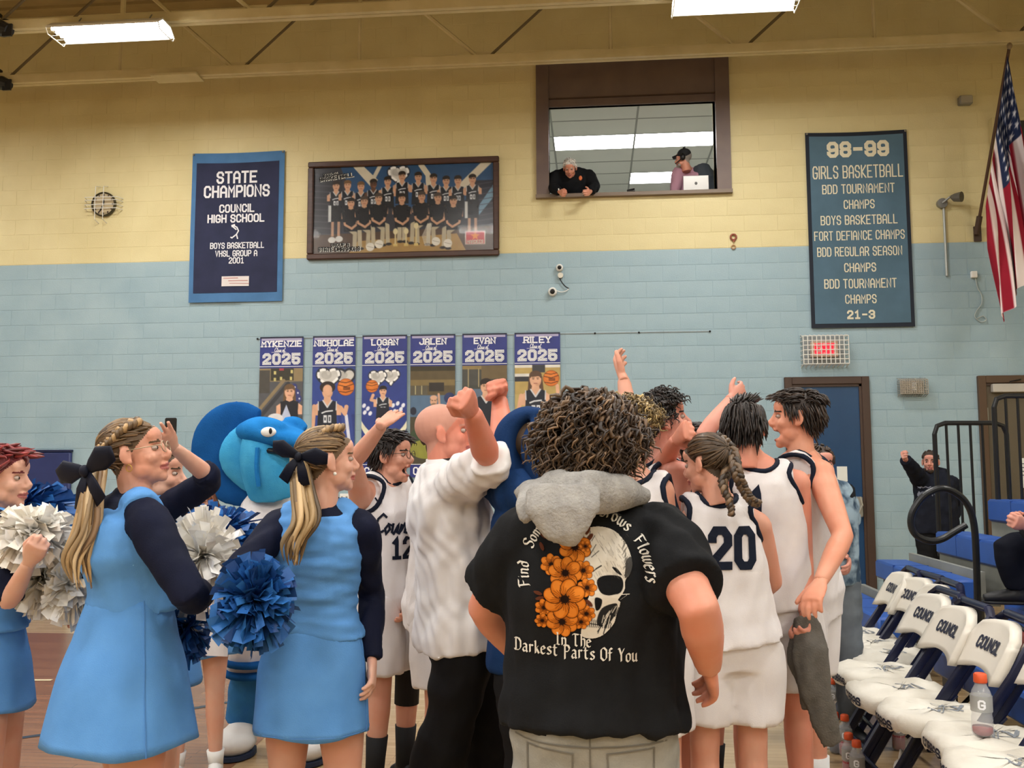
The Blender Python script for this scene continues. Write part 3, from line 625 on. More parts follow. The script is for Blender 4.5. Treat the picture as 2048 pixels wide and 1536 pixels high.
obj('patch_writing', place2d([ribbon([w2(450, 558), w2(478, 557)], .008), ribbon([w2(460, 563), w2(497, 562)], .008), ribbon([w2(462, 568), w2(500, 568)], .006)], lambda v: mp1(.015)(v[:, 0], v[:, 1])), mat('patch_red', '#b0655f', .8), t1)
obj('player_emblem', place2d([ribbon([w2(*q) for q in pl], .016) for pl in ([(470, 453), (476, 456), (479, 463), (475, 470), (466, 477)], [(475, 470), (477, 478)], [(468, 455), (474, 460)], [(466, 477), (464, 476)])]+[ball2 for ball2 in [ribbon([w2(467, 453), w2(470, 452)], .03)]], lambda v: mp1(.009)(v[:, 0], v[:, 1])), M_WFELT, t1)
B2 = dict(th=1.15, gap=2.2)
cloth_banner('season_banner', (2.655, 3.875, 3.24, 5.69), (.045, .045, .05, .05), mat('banner_black_edge', '#1e2430', .8), mat('banner_slate_cloth', '#516d80', .85, '#4b6677', 3), 'tall slate cloth banner with black edge reading GIRLS BASKETBALL', .004,
  [('98-99', 1653, 1775, 300, 32, dict(th=1.7, gap=2.4)), ('GIRLS BASKETBALL', 1624, 1804, 345, 28, B2), ('BDD TOURNAMENT', 1643, 1787, 379, 20, B2), ('CHAMPS', 1686, 1747, 410, 19, B2), ('BOYS BASKETBALL', 1640, 1793, 441, 20, B2), ('FORT DEFIANCE CHAMPS', 1627, 1807, 472, 20, B2), ('BDD REGULAR SEASON', 1633, 1802, 504, 20, B2), ('CHAMPS', 1687, 1750, 536, 19, B2), ('BDD TOURNAMENT', 1647, 1791, 568, 20, B2), ('CHAMPS', 1689, 1751, 599, 19, B2), ('21-3', 1693, 1748, 630, 18, dict(th=1.5, gap=2.4))], M_CREAM, 12)

# ---------------------------------------------------------------- framed team photograph
fx0, fx1, fz0, fz1 = -3.66, -1.168, 4.235, 5.525
fp = empty('framed_team_photo', ((fx0+fx1)/2, WALL, fz0), 'large brown framed team photograph under glass', 'picture')
fw = .075; M_FRAME = mat('walnut_frame', '#4a3026', .4, '#3d281f', 4, stretch=(1, 1, 8))
for a in ((fx0, fx1, fz0, fz0+fw), (fx0, fx1, fz1-fw, fz1), (fx0, fx0+fw, fz0+fw, fz1-fw), (fx1-fw, fx1, fz0+fw, fz1-fw)): obj('frame_rail', box(a[0], a[1], WALL-.06, WALL-.002, a[2], a[3], .012), M_FRAME, fp)
pw, ph = fx1-fx0-2*fw, fz1-fz0-2*fw
p = Pic(pw, ph, 300, '#33353d')
p.poly([(.35, 0), (pw, 0), (pw, .3*ph), (.75*pw, .5*ph), (.25*pw, .5*ph)], '#2c5078'); p.rect(0, .12*ph, .16*pw, .8*ph, '#2b2c33'); p.rect(.86*pw, .2*ph, pw, .8*ph, '#2b2f3b'); p.poly([(.0, .78*ph), (pw, .72*ph), (pw, ph), (0, ph)], '#4d3a2a'); p.poly([(.25*pw, .86*ph), (.8*pw, .8*ph), (.85*pw, ph), (.2*pw, ph)], '#a08048')
p.poly([(.22*pw, 0), (.28*pw, 0), (.36*pw, .16*ph), (.33*pw, .26*ph)], '#cfc8b4'); p.line([(.37*pw, 0), (.335*pw, .14*ph)], .05, '#cfc8b4'); p.line([(.6*pw, 0), (.64*pw, .12*ph), (.645*pw, .3*ph)], .07, '#cfc8b4'); p.line([(.97*pw, -.02), (.83*pw, .26*ph)], .1, '#cfc8b4'); p.poly([(.9*pw, .55*ph), (pw, .25*ph), (pw, .4*ph), (.92*pw, .6*ph)], '#6d92ad')
heart(p, .475*pw, .1*ph, .25, 1)
for k in range(9): p.line([(0, (.2+.07*k)*ph), (.12*pw, (.22+.07*k)*ph)], .012, '#4a4b53', .7); p.line([(.9*pw, (.25+.06*k)*ph), (pw, (.22+.06*k)*ph)], .012, '#4a4d5a', .7)
for k, (u, v) in enumerate(((.125, .16), (.19, .155), (.265, .175), (.335, .15), (.415, .125), (.495, .07), (.585, .085), (.67, .11), (.74, .14), (.805, .14), (.885, .13))):
    dk = k == 3
    figure(p, u*pw, v*ph, .125, '#2a221c' if k not in (1, 2) else '#6d5236', '#c79a7c' if not dk else '#5d4030', '#1e2127', '#b9bdbf', num=1)
for u in (.125, .885):
    p.rect((u-.035)*pw, .44*ph, (u+.035)*pw, .64*ph, '#1c1f24'); p.rect((u-.042)*pw, .44*ph, (u-.026)*pw, .63*ph, '#c8cccc'); p.rect((u-.025)*pw, .63*ph, (u-.01)*pw, .8*ph, '#b08a70'); p.rect((u+.01)*pw, .63*ph, (u+.025)*pw, .8*ph, '#b08a70'); p.ell((u-.02)*pw, .84*ph, .05, .04, '#d0d0cc'); p.ell((u+.02)*pw, .83*ph, .05, .04, '#d0d0cc')
for k, (u, v) in enumerate(((.21, .36), (.285, .345), (.365, .315), (.495, .325), (.605, .31), (.695, .33), (.78, .37))):
    d = -1 if u > .5 else 1; s = .13; x, y = u*pw, v*ph
    if k == 3: legs = [[(-.2, 3.0), (-.25, 4.7)], [(.25, 3.0), (.25, 4.7)]]
    else: legs = [[(d*.1, 3.0), (d*.9, 3.3), (d*.95, 5.0)], [(-d*.1, 3.2), (d*.45, 3.6), (d*.4, 5.1)]]
    for L in legs: p.line([(x+a*s, y+b*s) for a, b in L], .42*s, '#b0a68c')
    for L in legs: p.ell(x+L[-1][0]*s+d*.1*s, y+L[-1][1]*s+.15*s, .3*s, .14*s, '#26221e')
    figure(p, x, y, s, '#4a4038' if k % 3 else '#2a2420', '#c29678', '#1a1c20', '#1a1c20', vee=False)
    p.poly([(x-.8*s, y+1.35*s), (x+.8*s, y+1.35*s), (x+.75*s, y+2.9*s), (x-.75*s, y+2.9*s)], '#1b1d22'); p.line([(x-.75*s, y+1.6*s), (x-.6*s, y+2.7*s), (x+.1*s*d, y+3.1*s)], .22*s, '#c29678'); p.line([(x+.75*s, y+1.6*s), (x+.6*s, y+2.7*s), (x+.1*s*d, y+3.1*s)], .22*s, '#c29678'); p.line([(x-.78*s, y+1.5*s), (x-.66*s, y+2.3*s)], .32*s, '#1b1d22'); p.line([(x+.78*s, y+1.5*s), (x+.66*s, y+2.3*s)], .32*s, '#1b1d22')
for u, h in ((.46, .14), (.52, .14), (.575, .2)):
    p.rect((u-.012)*pw, .9*ph, (u+.012)*pw, .93*ph, '#c9b06a'); p.line([(u*pw, .9*ph), (u*pw, (.9-h)*ph)], .02, '#c9b98a'); p.ell(u*pw, (.9-h)*ph, .03, .04, '#d8cca0')
for k in range(6): p.line([(.64*pw+.01*k, .68*ph), (.61*pw+.018*k, .82*ph), (.625*pw+.012*k, .93*ph)], .008, '#cbc6b8')
for u, v in ((.37, .9), (.32, .93), (.685, .885), (.75, .91)): p.ell(u*pw, v*ph, .055, .055, '#d9d5c8'); p.line([(u*pw-.04, v*ph-.01), (u*pw+.04, v*ph+.01)], .006, '#8a8478')
p.rect(.845*pw, .78*ph, .955*pw, .93*ph, '#d9d2c6'); p.rect(.85*pw, .787*ph, .95*pw, .922*ph, '#b83034')
st = [(.9*pw+.06*math.sin(a)*(1 if k % 2 == 0 else .42), .835*ph-.06*math.cos(a)*(1 if k % 2 == 0 else .42)) for k, a in enumerate(np.linspace(0, 2*math.pi, 10, endpoint=False))]; p.poly(st, '#e08a35')
p.noise(.05, 50, 5)
p.build('photograph', lambda X, Y: np.stack([fx0+fw+X, np.full(X.shape, WALL-.02), fz1-fw-Y], 1), M_PHOTO, fp)
def ptext(s, cx, cy, h, w, m, rot=0, off=.0235, **k):
    ca, sa = math.cos(rot), math.sin(rot)
    def f(v): return np.stack([fx0+fw+cx*pw+v[:, 0]*ca-v[:, 1]*sa, np.full(len(v), WALL-off), fz1-fw-cy*ph+v[:, 0]*sa+v[:, 1]*ca], 1)
    return obj('photo_caption', place2d(text_flat(s, 0, 0, h, w, **k), f), m, fp)
M_CAPB = mat('caption_black', '#15161a', .6); M_CAPW = mat('caption_white', '#d9d9d2', .6)
for dx, m, off in ((.006, M_CAPW, .0235), (0, M_CAPB, .025)):
    for s, cx, cy, h, w, r in (('2000-01', .09, .075, .045, .2, .12), ('BASKETBALL', .125, .11, .062, .45, .12), ('GROUP A', .15, .895, .045, .24, 0), ('STATE CHAMPIONS', .145, .945, .06, .55, 0)):
        ptext(s, cx+dx, cy+dx, h, w, m, r, off, th=1.5, gap=2.2)
ptext('HARDEES', .9, .9, .045, .21, mat('caption_cream', '#f0e8dc', .6), 0, .024, th=1.4, gap=2)
gm = mat('picture_glass', '#0a0a0c', .04, spec=.5, alpha=.05)
obj('glass_pane', box(fx0+fw, fx1-fw, WALL-.034, WALL-.030, fz0+fw, fz1-fw), gm, fp)
# ================================================================== SMALL THINGS ON THE WALL
def arc(c, r, a0, a1, n, ax=(1, 0, 0), ay=(0, 0, 1)):
    ax, ay = np.array(ax, float), np.array(ay, float)
    return [np.array(c)+r*(math.cos(t)*ax+math.sin(t)*ay) for t in np.linspace(a0, a1, n)]
# clock in a wire cage
c = W(210, 410, 0); cx, cz, R = c[0], c[2], .165
t = empty('wall_clock', (cx, WALL, cz-R), 'round wall clock inside a wire cage on the yellow wall', 'clock')
obj('rim', loft(arc((cx, WALL-.03, cz), R-.01, 0, 2*math.pi*.999, 40), [(.012, .03)]*40, side=(1, 0, 0), n=8, closed=False), mat('clock_rim', '#3a3626', .4), t)
obj('dial', loft([(cx, WALL-.035, cz), (cx, WALL-.005, cz)], R-.012, n=36), mat('clock_dial', '#b9a988', .5), t)
obj('hand', box(cx-.012, cx+.012, WALL-.045, WALL-.04, cz-.01, cz+.07), M_BLACK, t)
obj('hand', loft([(cx, WALL-.04, cz), (cx-.05, WALL-.04, cz-.1)], .008, n=6), M_BLACK, t)
for k in range(12):
    a = k*math.pi/6; obj('hour_mark', box(cx+math.sin(a)*.125-.008, cx+math.sin(a)*.125+.008, WALL-.04, WALL-.036, cz+math.cos(a)*.125-.013, cz+math.cos(a)*.125+.013), M_DKBROWN, t)
for s in (-.075, -.025, .035, .075):
    e = .25
    if s in (-.075, .035): obj('cage_wire', tube([(cx+s, WALL-.004, cz-e), (cx+s, WALL-.11, cz-e+.03), (cx+s, WALL-.12, cz), (cx+s, WALL-.11, cz+e-.03), (cx+s, WALL-.004, cz+e)], .005, 6), M_GUARD, t)
    obj('cage_wire', tube([(cx-e, WALL-.004, cz+s), (cx-e+.03, WALL-.11, cz+s), (cx, WALL-.12, cz+s), (cx+e-.03, WALL-.11, cz+s), (cx+e, WALL-.004, cz+s)], .005, 6), M_GUARD, t)
# exit sign in a cage
def wire_cage(t, x0, x1, z0, z1, dep, nx, nz, m, r=.006):
    for k in range(nx+1):
        x = x0+(x1-x0)*k/nx; obj('cage_wire', tube([(x, WALL-.005, z1), (x, WALL-dep, z1-.03), (x, WALL-dep, z0+.03), (x, WALL-.005, z0)], r, 5), m, t)
    for k in range(nz+1):
        z = z0+.03+(z1-z0-.06)*k/nz; obj('cage_wire', tube([(x0, WALL-.005, z), (x0, WALL-dep, z), (x1, WALL-dep, z), (x1, WALL-.005, z)], r, 5), m, t)
a, b = W(1604, 670, .1), W(1697, 738, .1); a[2], b[2] = 3.16, 2.76
t = empty('exit_sign', ((a[0]+b[0])/2, WALL, b[2]), 'red EXIT sign inside a white wire cage above the navy door', 'sign')
wire_cage(t, a[0], b[0], b[2], a[2], .15, 10, 6, M_GUARD)
ex0, ex1, ez0, ez1 = a[0]+.11, b[0]-.11, b[2]+.12, a[2]-.09
obj('housing', box(ex0, ex1, WALL-.1, WALL-.01, ez0, ez1, .008), mat('exit_housing', '#e0c4ae', .5), t)
obj('panel', box(ex0+.05, ex1-.04, WALL-.103, WALL-.098, ez0+.025, ez1-.02), mat('exit_glow_back', '#f2a8a4', .5), t)
obj('lettering', place2d(text_flat('EXIT', (ex0+ex1)/2, (ez0+ez1)/2, .14, .24, 1.7, 2.0), wallmap(WALL-.106)), mat('exit_red', '#e8263c', .5, emit=1.2), t)
obj('back_plate', box(a[0]+.02, b[0]-.02, WALL-.006, WALL-.001, b[2]+.02, a[2]-.02), mat('plate_grey', '#8d9598', .6), t)
# fire alarm in a cage
a, b = W(1799, 755, .1), W(1856, 792, .1)
t = empty('alarm_horn', ((a[0]+b[0])/2, WALL, b[2]), 'caged fire alarm horn on the blue wall between the doors', 'alarm')
M_CG = mat('old_wire', '#a39a8c', .5)
wire_cage(t, a[0], b[0], b[2], a[2], .12, 12, 8, M_CG, .004)
obj('horn_body', box(a[0]+.03, b[0]-.03, WALL-.05, WALL-.002, b[2]+.03, a[2]-.03, .01), mat('horn_body', '#a8a196', .6), t)
obj('strobe', box((a[0]+b[0])/2+.0, (a[0]+b[0])/2+.05, WALL-.08, WALL-.04, b[2]+.06, a[2]-.06, .008), M_WHITE, t)
# small junction box high right
a, b = W(1917, 193, .05), W(1944, 209, .05)
t = empty('junction_box', ((a[0]+b[0])/2, WALL, b[2]), 'small grey metal box high on the yellow wall left of the flag', 'box')
obj('box_body', box(a[0], b[0], WALL-.09, WALL-.001, b[2], a[2], .01), M_GREYM, t); obj('box_lid', box(a[0]+.01, b[0]-.01, WALL-.098, WALL-.089, b[2]+.01, a[2]-.01), mat('lid_grey', '#a09a88', .5), t)
# flood light on a conduit
a, b = W(1887, 412, .02), W(1891, 552, .02)
t = empty('flood_light', (a[0], WALL, b[2]), 'grey wall flood light on a thin conduit right of the slate banner', 'light')
obj('conduit', tube([(a[0], WALL-.02, a[2]), (a[0]+.0, WALL-.02, b[2])], .016, 8), mat('conduit', '#a8adaa', .4, metal=.3), t)
q = W(1885, 406, .05); obj('mount', loft([(q[0], WALL-.002, q[2]), (q[0], WALL-.06, q[2])], .06, n=14), M_GREYM, t)
h = W(1909, 395, .16); obj('arm', tube([(q[0], WALL-.06, q[2]), (q[0]+.06, WALL-.12, q[2]+.05), h], .014, 6), M_GREYM, t)
obj('lamp_head', loft([h+np.array([-.03, .03, .02]), h, h+np.array([.06, -.06, -.01])], [.02, .05, .062], n=14), mat('lamp_head', '#5d5a52', .4), t)
# outlet box with dangling cord
a = W(1948, 549, .03)
t = empty('outlet_box', (a[0], WALL, a[2]-.05), 'small white outlet box with a dangling white cord on the blue wall', 'outlet')
obj('outlet', box(a[0]-.035, a[0]+.035, WALL-.05, WALL-.001, a[2]-.04, a[2]+.04, .006), M_WHITE, t)
cp = [W(x, y, .02) for x, y in ((1951, 556), (1955, 575), (1963, 590), (1963, 608), (1953, 622), (1950, 634), (1962, 644), (1972, 640), (1966, 632), (1953, 638))]
obj('cord', tube(smoothpath(cp, 5), .006, 6), mat('white_cord', '#a9b3b2', .5), t)
# security cameras
t = empty('camera_cluster', W(1115, 590, 0), 'pair of white dome cameras with loose cable on the blue wall', 'camera')
for (px, py, r, nm) in ((1119, 535, .045, 'dome_camera'), (1105, 583, .055, 'dome_camera')):
    q = W(px, py, .05); o = obj(nm, loft([(q[0], WALL-.002, q[2]), (q[0], WALL-.05, q[2]), (q[0], WALL-.075, q[2]-.005)], [r, r, r*.75], n=18), M_WHITE, t); obj('lens', ball((q[0]+.0, WALL-.07, q[2]-.004), r*.6, 14, 8), M_BLACK, o)
q = W(1121, 551, .04); obj('bracket', loft([(q[0], WALL-.002, q[2]), (q[0], WALL-.06, q[2])], .035, n=12), mat('chrome_bracket', '#b9b4a6', .3, metal=.5), t)
obj('cable', tube(smoothpath([W(x, y, .03) for x, y in ((1119, 556), (1124, 565), (1131, 573), (1138, 577))], 4), .007, 6), M_BLACK, t); obj('cable', tube(smoothpath([W(x, y, .03) for x, y in ((1113, 581), (1122, 584), (1132, 582), (1138, 577))], 4), .005, 6), M_WHITE, t)
# red rope loops
t = empty('rope_hook', W(1467, 497, 0), 'red cord looped on a hook below the booth window at right', 'hook')
q = W(1467, 474, .02); M_RC = mat('red_cord', '#8d4a3a', .7)
obj('cord_loop', tube(arc(q, .035, 0, 6.28*.99, 14), .011, 6), M_RC, t); obj('cord_tail', tube([q+np.array([.01, 0, -.03]), q+np.array([.0, 0, -.06])], .014, 6), M_RC, t)
q = W(1467, 494, .015); obj('ring', tube(arc(q, .024, 0, 6.28*.99, 14), .007, 6), mat('rope_tan', '#b08a62', .7), t)
# wall plate low on the wall
q = W(689, 996, 0); t = empty('outlet_plate', (q[0], WALL, q[2]-.06), 'white outlet plate low on the blue wall behind the players', 'outlet')
obj('plate', box(q[0]-.06, q[0]+.06, WALL-.012, WALL-.001, q[2]-.055, q[2]+.055, .004), M_WHITE, t)
for dx in (-.03, .03): obj('socket', box(q[0]+dx-.012, q[0]+dx+.012, WALL-.014, WALL-.011, q[2]-.02, q[2]+.02), M_GREYM, t)
# navy wall pads at the left
M_PAD = mat('navy_vinyl', '#25305f', .45, '#2a3567', 4); padx = [-10.3+.61*k for k in range(0, 6)]
e0 = W(142, 905, .06)[0]
for k in range(6):
    x1 = e0-.61*k; nm = ['rightmost', 'second from right', 'third from right', 'fourth from right', 'fifth from right', 'leftmost'][k]
    t = empty('wall_pad', (x1-.3, WALL, .1), 'navy padded wall mat, %s of the row at far left' % nm, 'wall pad', 'navy wall pads')
    obj('cushion', box(x1-.605, x1-.004, WALL-.06, WALL-.003, .12, 1.79, .02), M_PAD, t, smooth='auto')
    obj('top_trim', box(x1-.605, x1-.004, WALL-.066, WALL-.002, 1.79, 1.815), mat('pad_trim', '#1c2447', .5), t)
# dark scoreboard panel behind the flag
t = empty('scoreboard', (5.6, WALL, 4.05), 'dark scoreboard panel with cream edge partly hidden by the flag', 'scoreboard')
obj('board_panel', box(4.89, 6.6, WALL-.09, WALL-.001, 4.09, 5.75), mat('board_dark', '#33322c', .5), t)
for a in ((4.86, 6.63, 4.05, 4.1), (4.86, 6.63, 5.73, 5.78), (4.86, 4.9, 4.1, 5.73), (6.59, 6.63, 4.1, 5.73)): obj('board_edge', box(a[0], a[1], WALL-.1, WALL-.001, a[2], a[3]), mat('board_cream', '#c9bc8d', .5), t)
# pole and flag
off = 1.0
pb, pt = W(1953, 468, .05), P(2019, 92, 0.0+ (WALL-off)/ray(2019, 92)[1])
t = empty('flagpole', W(1953, 484, 0), 'slanted brown wooden flagpole in a wall bracket at the right', 'flagpole')
a, b = W(1946, 454, 0), W(1962, 483, 0)
obj('bracket_plate', box(a[0], b[0], WALL-.025, WALL-.001, b[2], a[2]), M_DKBROWN, t)
obj('socket', tube([pb, pb+(pt-pb)*.1], .035, 10), M_DKBROWN, t); obj('pole', tube([pb, pt], .018, 10), mat('pole_wood', '#4d3426', .5), t); obj('finial', ball(pt, (.03, .03, .04), 12, 8), mat('finial', '#8d7c60', .4), t)
t = empty('us_flag', pt-np.array([0, 0, 3]), 'American flag hanging in long folds from the slanted pole', 'flag')
FL = Pic(1.0, 1.2, 130, '#e4d8d6')
hoist = lambda v: (2015-44*v, 108+305*v)
def flagpt(x, y):
    v, s = x, y/1.2
    hx, hy = 2015-44*v, 108+305*v; ex, ey = 2085-80*v**.8, 520+125*np.clip(v, 0, 1)
    cx, cy = hx+(ex-hx)*.3+8, hy+(ey-hy)*.4
    px = (1-s)**2*hx+2*s*(1-s)*cx+s*s*ex; py = (1-s)**2*hy+2*s*(1-s)*cy+s*s*ey
    px = px+(7*np.sin(v*17+s*2.0)+5*np.sin(v*31-s*3))*np.clip(s*2.4, 0, 1)
    dep = off+.1*np.sin(v*15+s*2.4)*np.clip(s*2+.15, 0, 1)+.05*np.sin(v*27+1)
    vv = CW[None]+((px-1024)/FPX)[:, None]*CR-((py-768)/FPX)[:, None]*CU
    return CPOS+((WALL-dep)/vv[:, 1])[:, None]*vv
for k in range(13):
    if k % 2 == 0: FL.rect(k/13, 0, (k+1)/13, 1.2, '#8e2030')
FL.rect(0, 0, 7/13, .46, '#252f4d')
for i in range(9):
    for j in range(6 if i % 2 == 0 else 5):
        u, w_ = (i+1)/10*7/13, (j+(.5 if i % 2 == 0 else 1))/6*.46
        sp = [(u+.026*math.sin(a)*(1 if q % 2 == 0 else .4), w_+.026*math.cos(a)*(1 if q % 2 == 0 else .4)) for q, a in enumerate(np.linspace(0, 2*math.pi, 10, endpoint=False))]; FL.poly(sp, '#dfe0e4')
FL.build('flag_cloth', flagpt, M_PRINTC, t)
# dark stage lamps clamped to the joists at the left edge
for (py, yy, lab) in ((62, JY1, 'black stage lamp clamped to the nearer joist at the left edge'), (170, JY2, 'black stage lamp clamped to the farther joist at the left edge')):
    q = CPOS+(yy/ray(8, py)[1])*ray(8, py)
    t = empty('stage_lamp', q, lab, 'lamp', 'black stage lamps at the left')
    obj('clamp', box(q[0]-.2, q[0]-.06, q[1]-.06, q[1]+.06, q[2]-.02, q[2]+.22, .01), M_BLACK, t)
    obj('housing', loft([q+np.array([-.2, 0, .05]), q+np.array([.02, -.05, 0]), q+np.array([.12, -.08, -.04])], [(.07, .07), (.09, .09), (.06, .06)], n=12), mat('lamp_black', '#22242a', .4), t)
    obj('barn_door', box(q[0]+.06, q[0]+.17, q[1]-.12, q[1]-.1, q[2]-.12, q[2]+.02), MATS['lamp_black'], t); obj('yoke', tube(arc(q, .13, .3, 2.8, 8), .012, 6), M_BLACK, t)
# ================================================================== PEOPLE: bodies, clothes, hair
def fuse(parts, vox, smooth=3, fac=.5):
    V, F = join(parts); me = mesh('tmp', V, F, [])
    o = bpy.data.objects.new('tmp', me); COL.objects.link(o)
    m = o.modifiers.new('r', 'REMESH'); m.mode = 'VOXEL'; m.voxel_size = vox
    if smooth: s = o.modifiers.new('s', 'SMOOTH'); s.iterations = smooth; s.factor = fac
    dg = bpy.context.evaluated_depsgraph_get(); ev = o.evaluated_get(dg); m2 = ev.to_mesh()
    nv, nf = len(m2.vertices), len(m2.polygons)
    V = np.empty(nv*3, np.float32); m2.vertices.foreach_get('co', V)
    L = np.empty(len(m2.loops), np.int32); m2.loops.foreach_get('vertex_index', L)
    ev.to_mesh_clear(); bpy.data.objects.remove(o); bpy.data.meshes.remove(me)
    return V.reshape(-1, 3).astype(float), L.reshape(-1, 4)
def vnormals(V, F):
    F = np.asarray(F); n = np.cross(V[F[:, 2]]-V[F[:, 0]], V[F[:, 3]]-V[F[:, 1]]); N = np.zeros_like(V)
    for k in range(4): np.add.at(N, F[:, k], n)
    return N/(np.linalg.norm(N, axis=1, keepdims=True)+1e-9)
def wrinkle(VF, amp, freq, seed=0, axis=(1, 1, .45), oct=10):
    V, F = VF; r = np.random.default_rng(seed); N = vnormals(V, F); d = np.zeros(len(V))
    for i in range(oct):
        k = r.normal(size=3)*np.array(axis)*freq*(1+.9*r.random()); w = np.sin(V@k+r.uniform(0, 6.3)+1.3*np.sin(V@(r.normal(size=3)*freq*.4)))
        d += np.abs(w)**1.5*np.sign(w)
    return V+N*(amp*d/math.sqrt(oct))[:, None], F
def bvh_of(VF): return BVHTree.FromPolygons([tuple(v) for v in VF[0]], [tuple(int(i) for i in f) for f in VF[1]])
def rotm(yaw, pitch=0, roll=0):
    """columns: person's right, forward, up.  yaw 0 looks away from the camera, 90 looks to the right of the picture"""
    y, p, r = math.radians(yaw), math.radians(pitch), math.radians(roll)
    f = np.array([math.sin(y)*math.cos(p), math.cos(y)*math.cos(p), math.sin(p)]); rt = np.array([math.cos(y), -math.sin(y), 0.]); u = np.cross(rt, f)
    return np.stack([math.cos(r)*rt+math.sin(r)*u, f, -math.sin(r)*rt+math.cos(r)*u], 1)
def PZ(px, z, d):
    y = 768-(((z-CAMH)/d-CW[2]-(px-1024)/FPX*CR[2])/CU[2])*FPX; return P(px, y, d)
def onray(px, py, S, L, sgn):
    v = ray(px, py); o = CPOS-S; a, b, c = v@v, 2*v@o, o@o-L*L; disc = b*b-4*a*c
    t = (-b+sgn*math.sqrt(max(disc, 0)))/(2*a); return CPOS+t*v
# ---- head
HEADS = {}
def headmesh(mouth):
    if mouth in HEADS: return HEADS[mouth]
    j = .022 if mouth else 0
    pr = [ball((0, -.014, .035), (.075, .094, .081), 20, 14), ball((0, .028, -.018), (.061, .062, .085), 18, 12), ball((0, .036, -.074-j*.8), (.046, .046, .036), 16, 10), ball((0, .069-j*.35, -.094-j), (.021, .019, .018), 12, 8), ball((0, .066, .045), (.052, .03, .036), 14, 8),
          ball((0, .076, .02), (.046, .017, .011), 14, 8), loft([(0, .086, .016), (0, .097, -.01), (0, .107, -.03)], [.008, .0105, .014], n=10), ball((0, .099, -.034), (.018, .014, .011), 12, 8),
          ball((0, .089, -.057), (.024, .012, .0075), 12, 8), ball((0, .086-j*.2, -.071-j*1.15), (.02, .012, .008), 12, 8), loft([(0, -.015, -.03), (0, -.022, -.1), (0, -.03, -.17)], [.056, .054, .058], n=16)]
    for s in (-1, 1):
        pr += [ball((s*.037, .054, -.027), (.024, .026, .026), 12, 8), ball((s*.041, .018, -.06-j*.4), (.021, .038, .03), 12, 8)]
        R = rotm(-18*s); pr.append(ball((s*.08, -.01, -.006), (.008, .02, .032), 12, 8, R)); pr.append(ball((s*.077, -.004, -.028), (.009, .012, .012), 10, 6))
    V, F = fuse(pr, .0054, 2)
    def push(c, sig, vec, sym=True):
        for s in ((-1, 1) if sym else (1,)):
            q = np.array(c)*np.array([s, 1, 1]); g = np.exp(-(((V-q)/np.array(sig))**2).sum(1)/2); V[:] += g[:, None]*(np.array(vec)*np.array([s, 1, 1]))
    push((.031, .088, .002), (.013, .02, .009), (0, -.013, 0)); push((.083, -.004, -.006), (.004, .01, .016), (-.004, 0, 0)); push((.012, .094, -.043), (.006, .01, .006), (0, -.004, 0))
    if mouth: push((0, .095, -.077), (.016, .03, .0115), (0, -.035, 0), False)
    else: push((0, .1, -.064), (.02, .02, .0022), (0, -.005, 0), False)
    c = V[F].mean(1); x, y, z = np.abs(c[:, 0]), c[:, 1], c[:, 2]
    mi = np.zeros(len(F), np.int32)
    hair = (z-.95*y > -.006) & (z > -.085) & ~((x > .074) & (y > -.035) & (y < .02) & (z < .03)) & (z-.4*y > -.055); mi[hair] = 1
    lip = ((x/.024)**2+((z+.064+j*.62)/(.0125+j*.75))**2 < 1) & (y > .072); mi[lip] = 2
    if mouth: mi[((x/.018)**2+((z+.078)/.0155)**2 < 1) & (y > .03) & (y < .092)] = 3
    mi[(y > .06) & (x > .012) & (x < .048) & (np.abs(z-.0235+.1*np.abs(x-.026)) < .0042)] = 4
    HEADS[mouth] = (V, F, mi, bvh_of((V, F))); return HEADS[mouth]
# ---- hands
HANDS = {}
def handmesh(pose):
    if pose in HANDS: return HANDS[pose]
    cu = {'open': (.12, .15, .1), 'flat': (.03, .05, .05), 'relaxed': (.45, .5, .35), 'fist': (1.35, 1.65, 1.1), 'grip': (.95, 1.1, .75)}[pose]
    pr = [loft([(0, -.03, 0), (0, 0, 0), (0, .03, 0), (0, .07, 0), (0, .1, -.002)], [(.025, .02), (.027, .02), (.038, .018), (.043, .016), (.04, .012)], side=(1, 0, 0), n=14), ball((.022, .035, -.008), (.02, .032, .016), 12, 8)]
    for i, (x, L) in enumerate(((.032, .07), (.011, .078), (-.011, .072), (-.031, .056))):
        sp = {'open': .13, 'flat': .06}.get(pose, .02)*(1.5-i); d = np.array([sp, 1, 0.]); d /= np.linalg.norm(d); p = np.array([x, .088-.004*abs(i-1), 0]); pts, a = [p-d*.02], 0.
        pts.append(p)
        for s, cc in zip((.46, .31, .23), cu):
            a += cc; p = p+L*s*np.array([d[0]*math.cos(a), d[1]*math.cos(a), -math.sin(a)]); pts.append(p)
        pr.append(loft(pts, [.0105, .0105, .0095, .0085, .0065], n=8))
    if pose in ('fist', 'grip'): th = [(.024, .02, -.01), (.044, .05, -.03), (.034, .078, -.046), (.01, .088, -.05)]
    else: th = [(.022, .015, -.006), (.05, .04, -.014), (.064, .068, -.018), (.07, .09, -.02)]
    pr.append(loft(th, [.015, .013, .011, .008], n=8))
    HANDS[pose] = fuse(pr, .0052, 1); return HANDS[pose]
def put_hand(wr, d, back, pose, mirror, s):
    V, F = handmesh(pose); Y = nrm(d); Z = np.asarray(back, float); Z = nrm(Z-Y*(Z@Y)); X = np.cross(Y, Z)
    v = V*s; 
    if mirror: v = v*np.array([-1, 1, 1]); F = F[:, ::-1]
    return v@np.stack([X, Y, Z], 0)+wr, F
TS = np.array([-.22, -.10, .0, .15, .35, .55, .72, .85, .95, 1.03, 1.15])
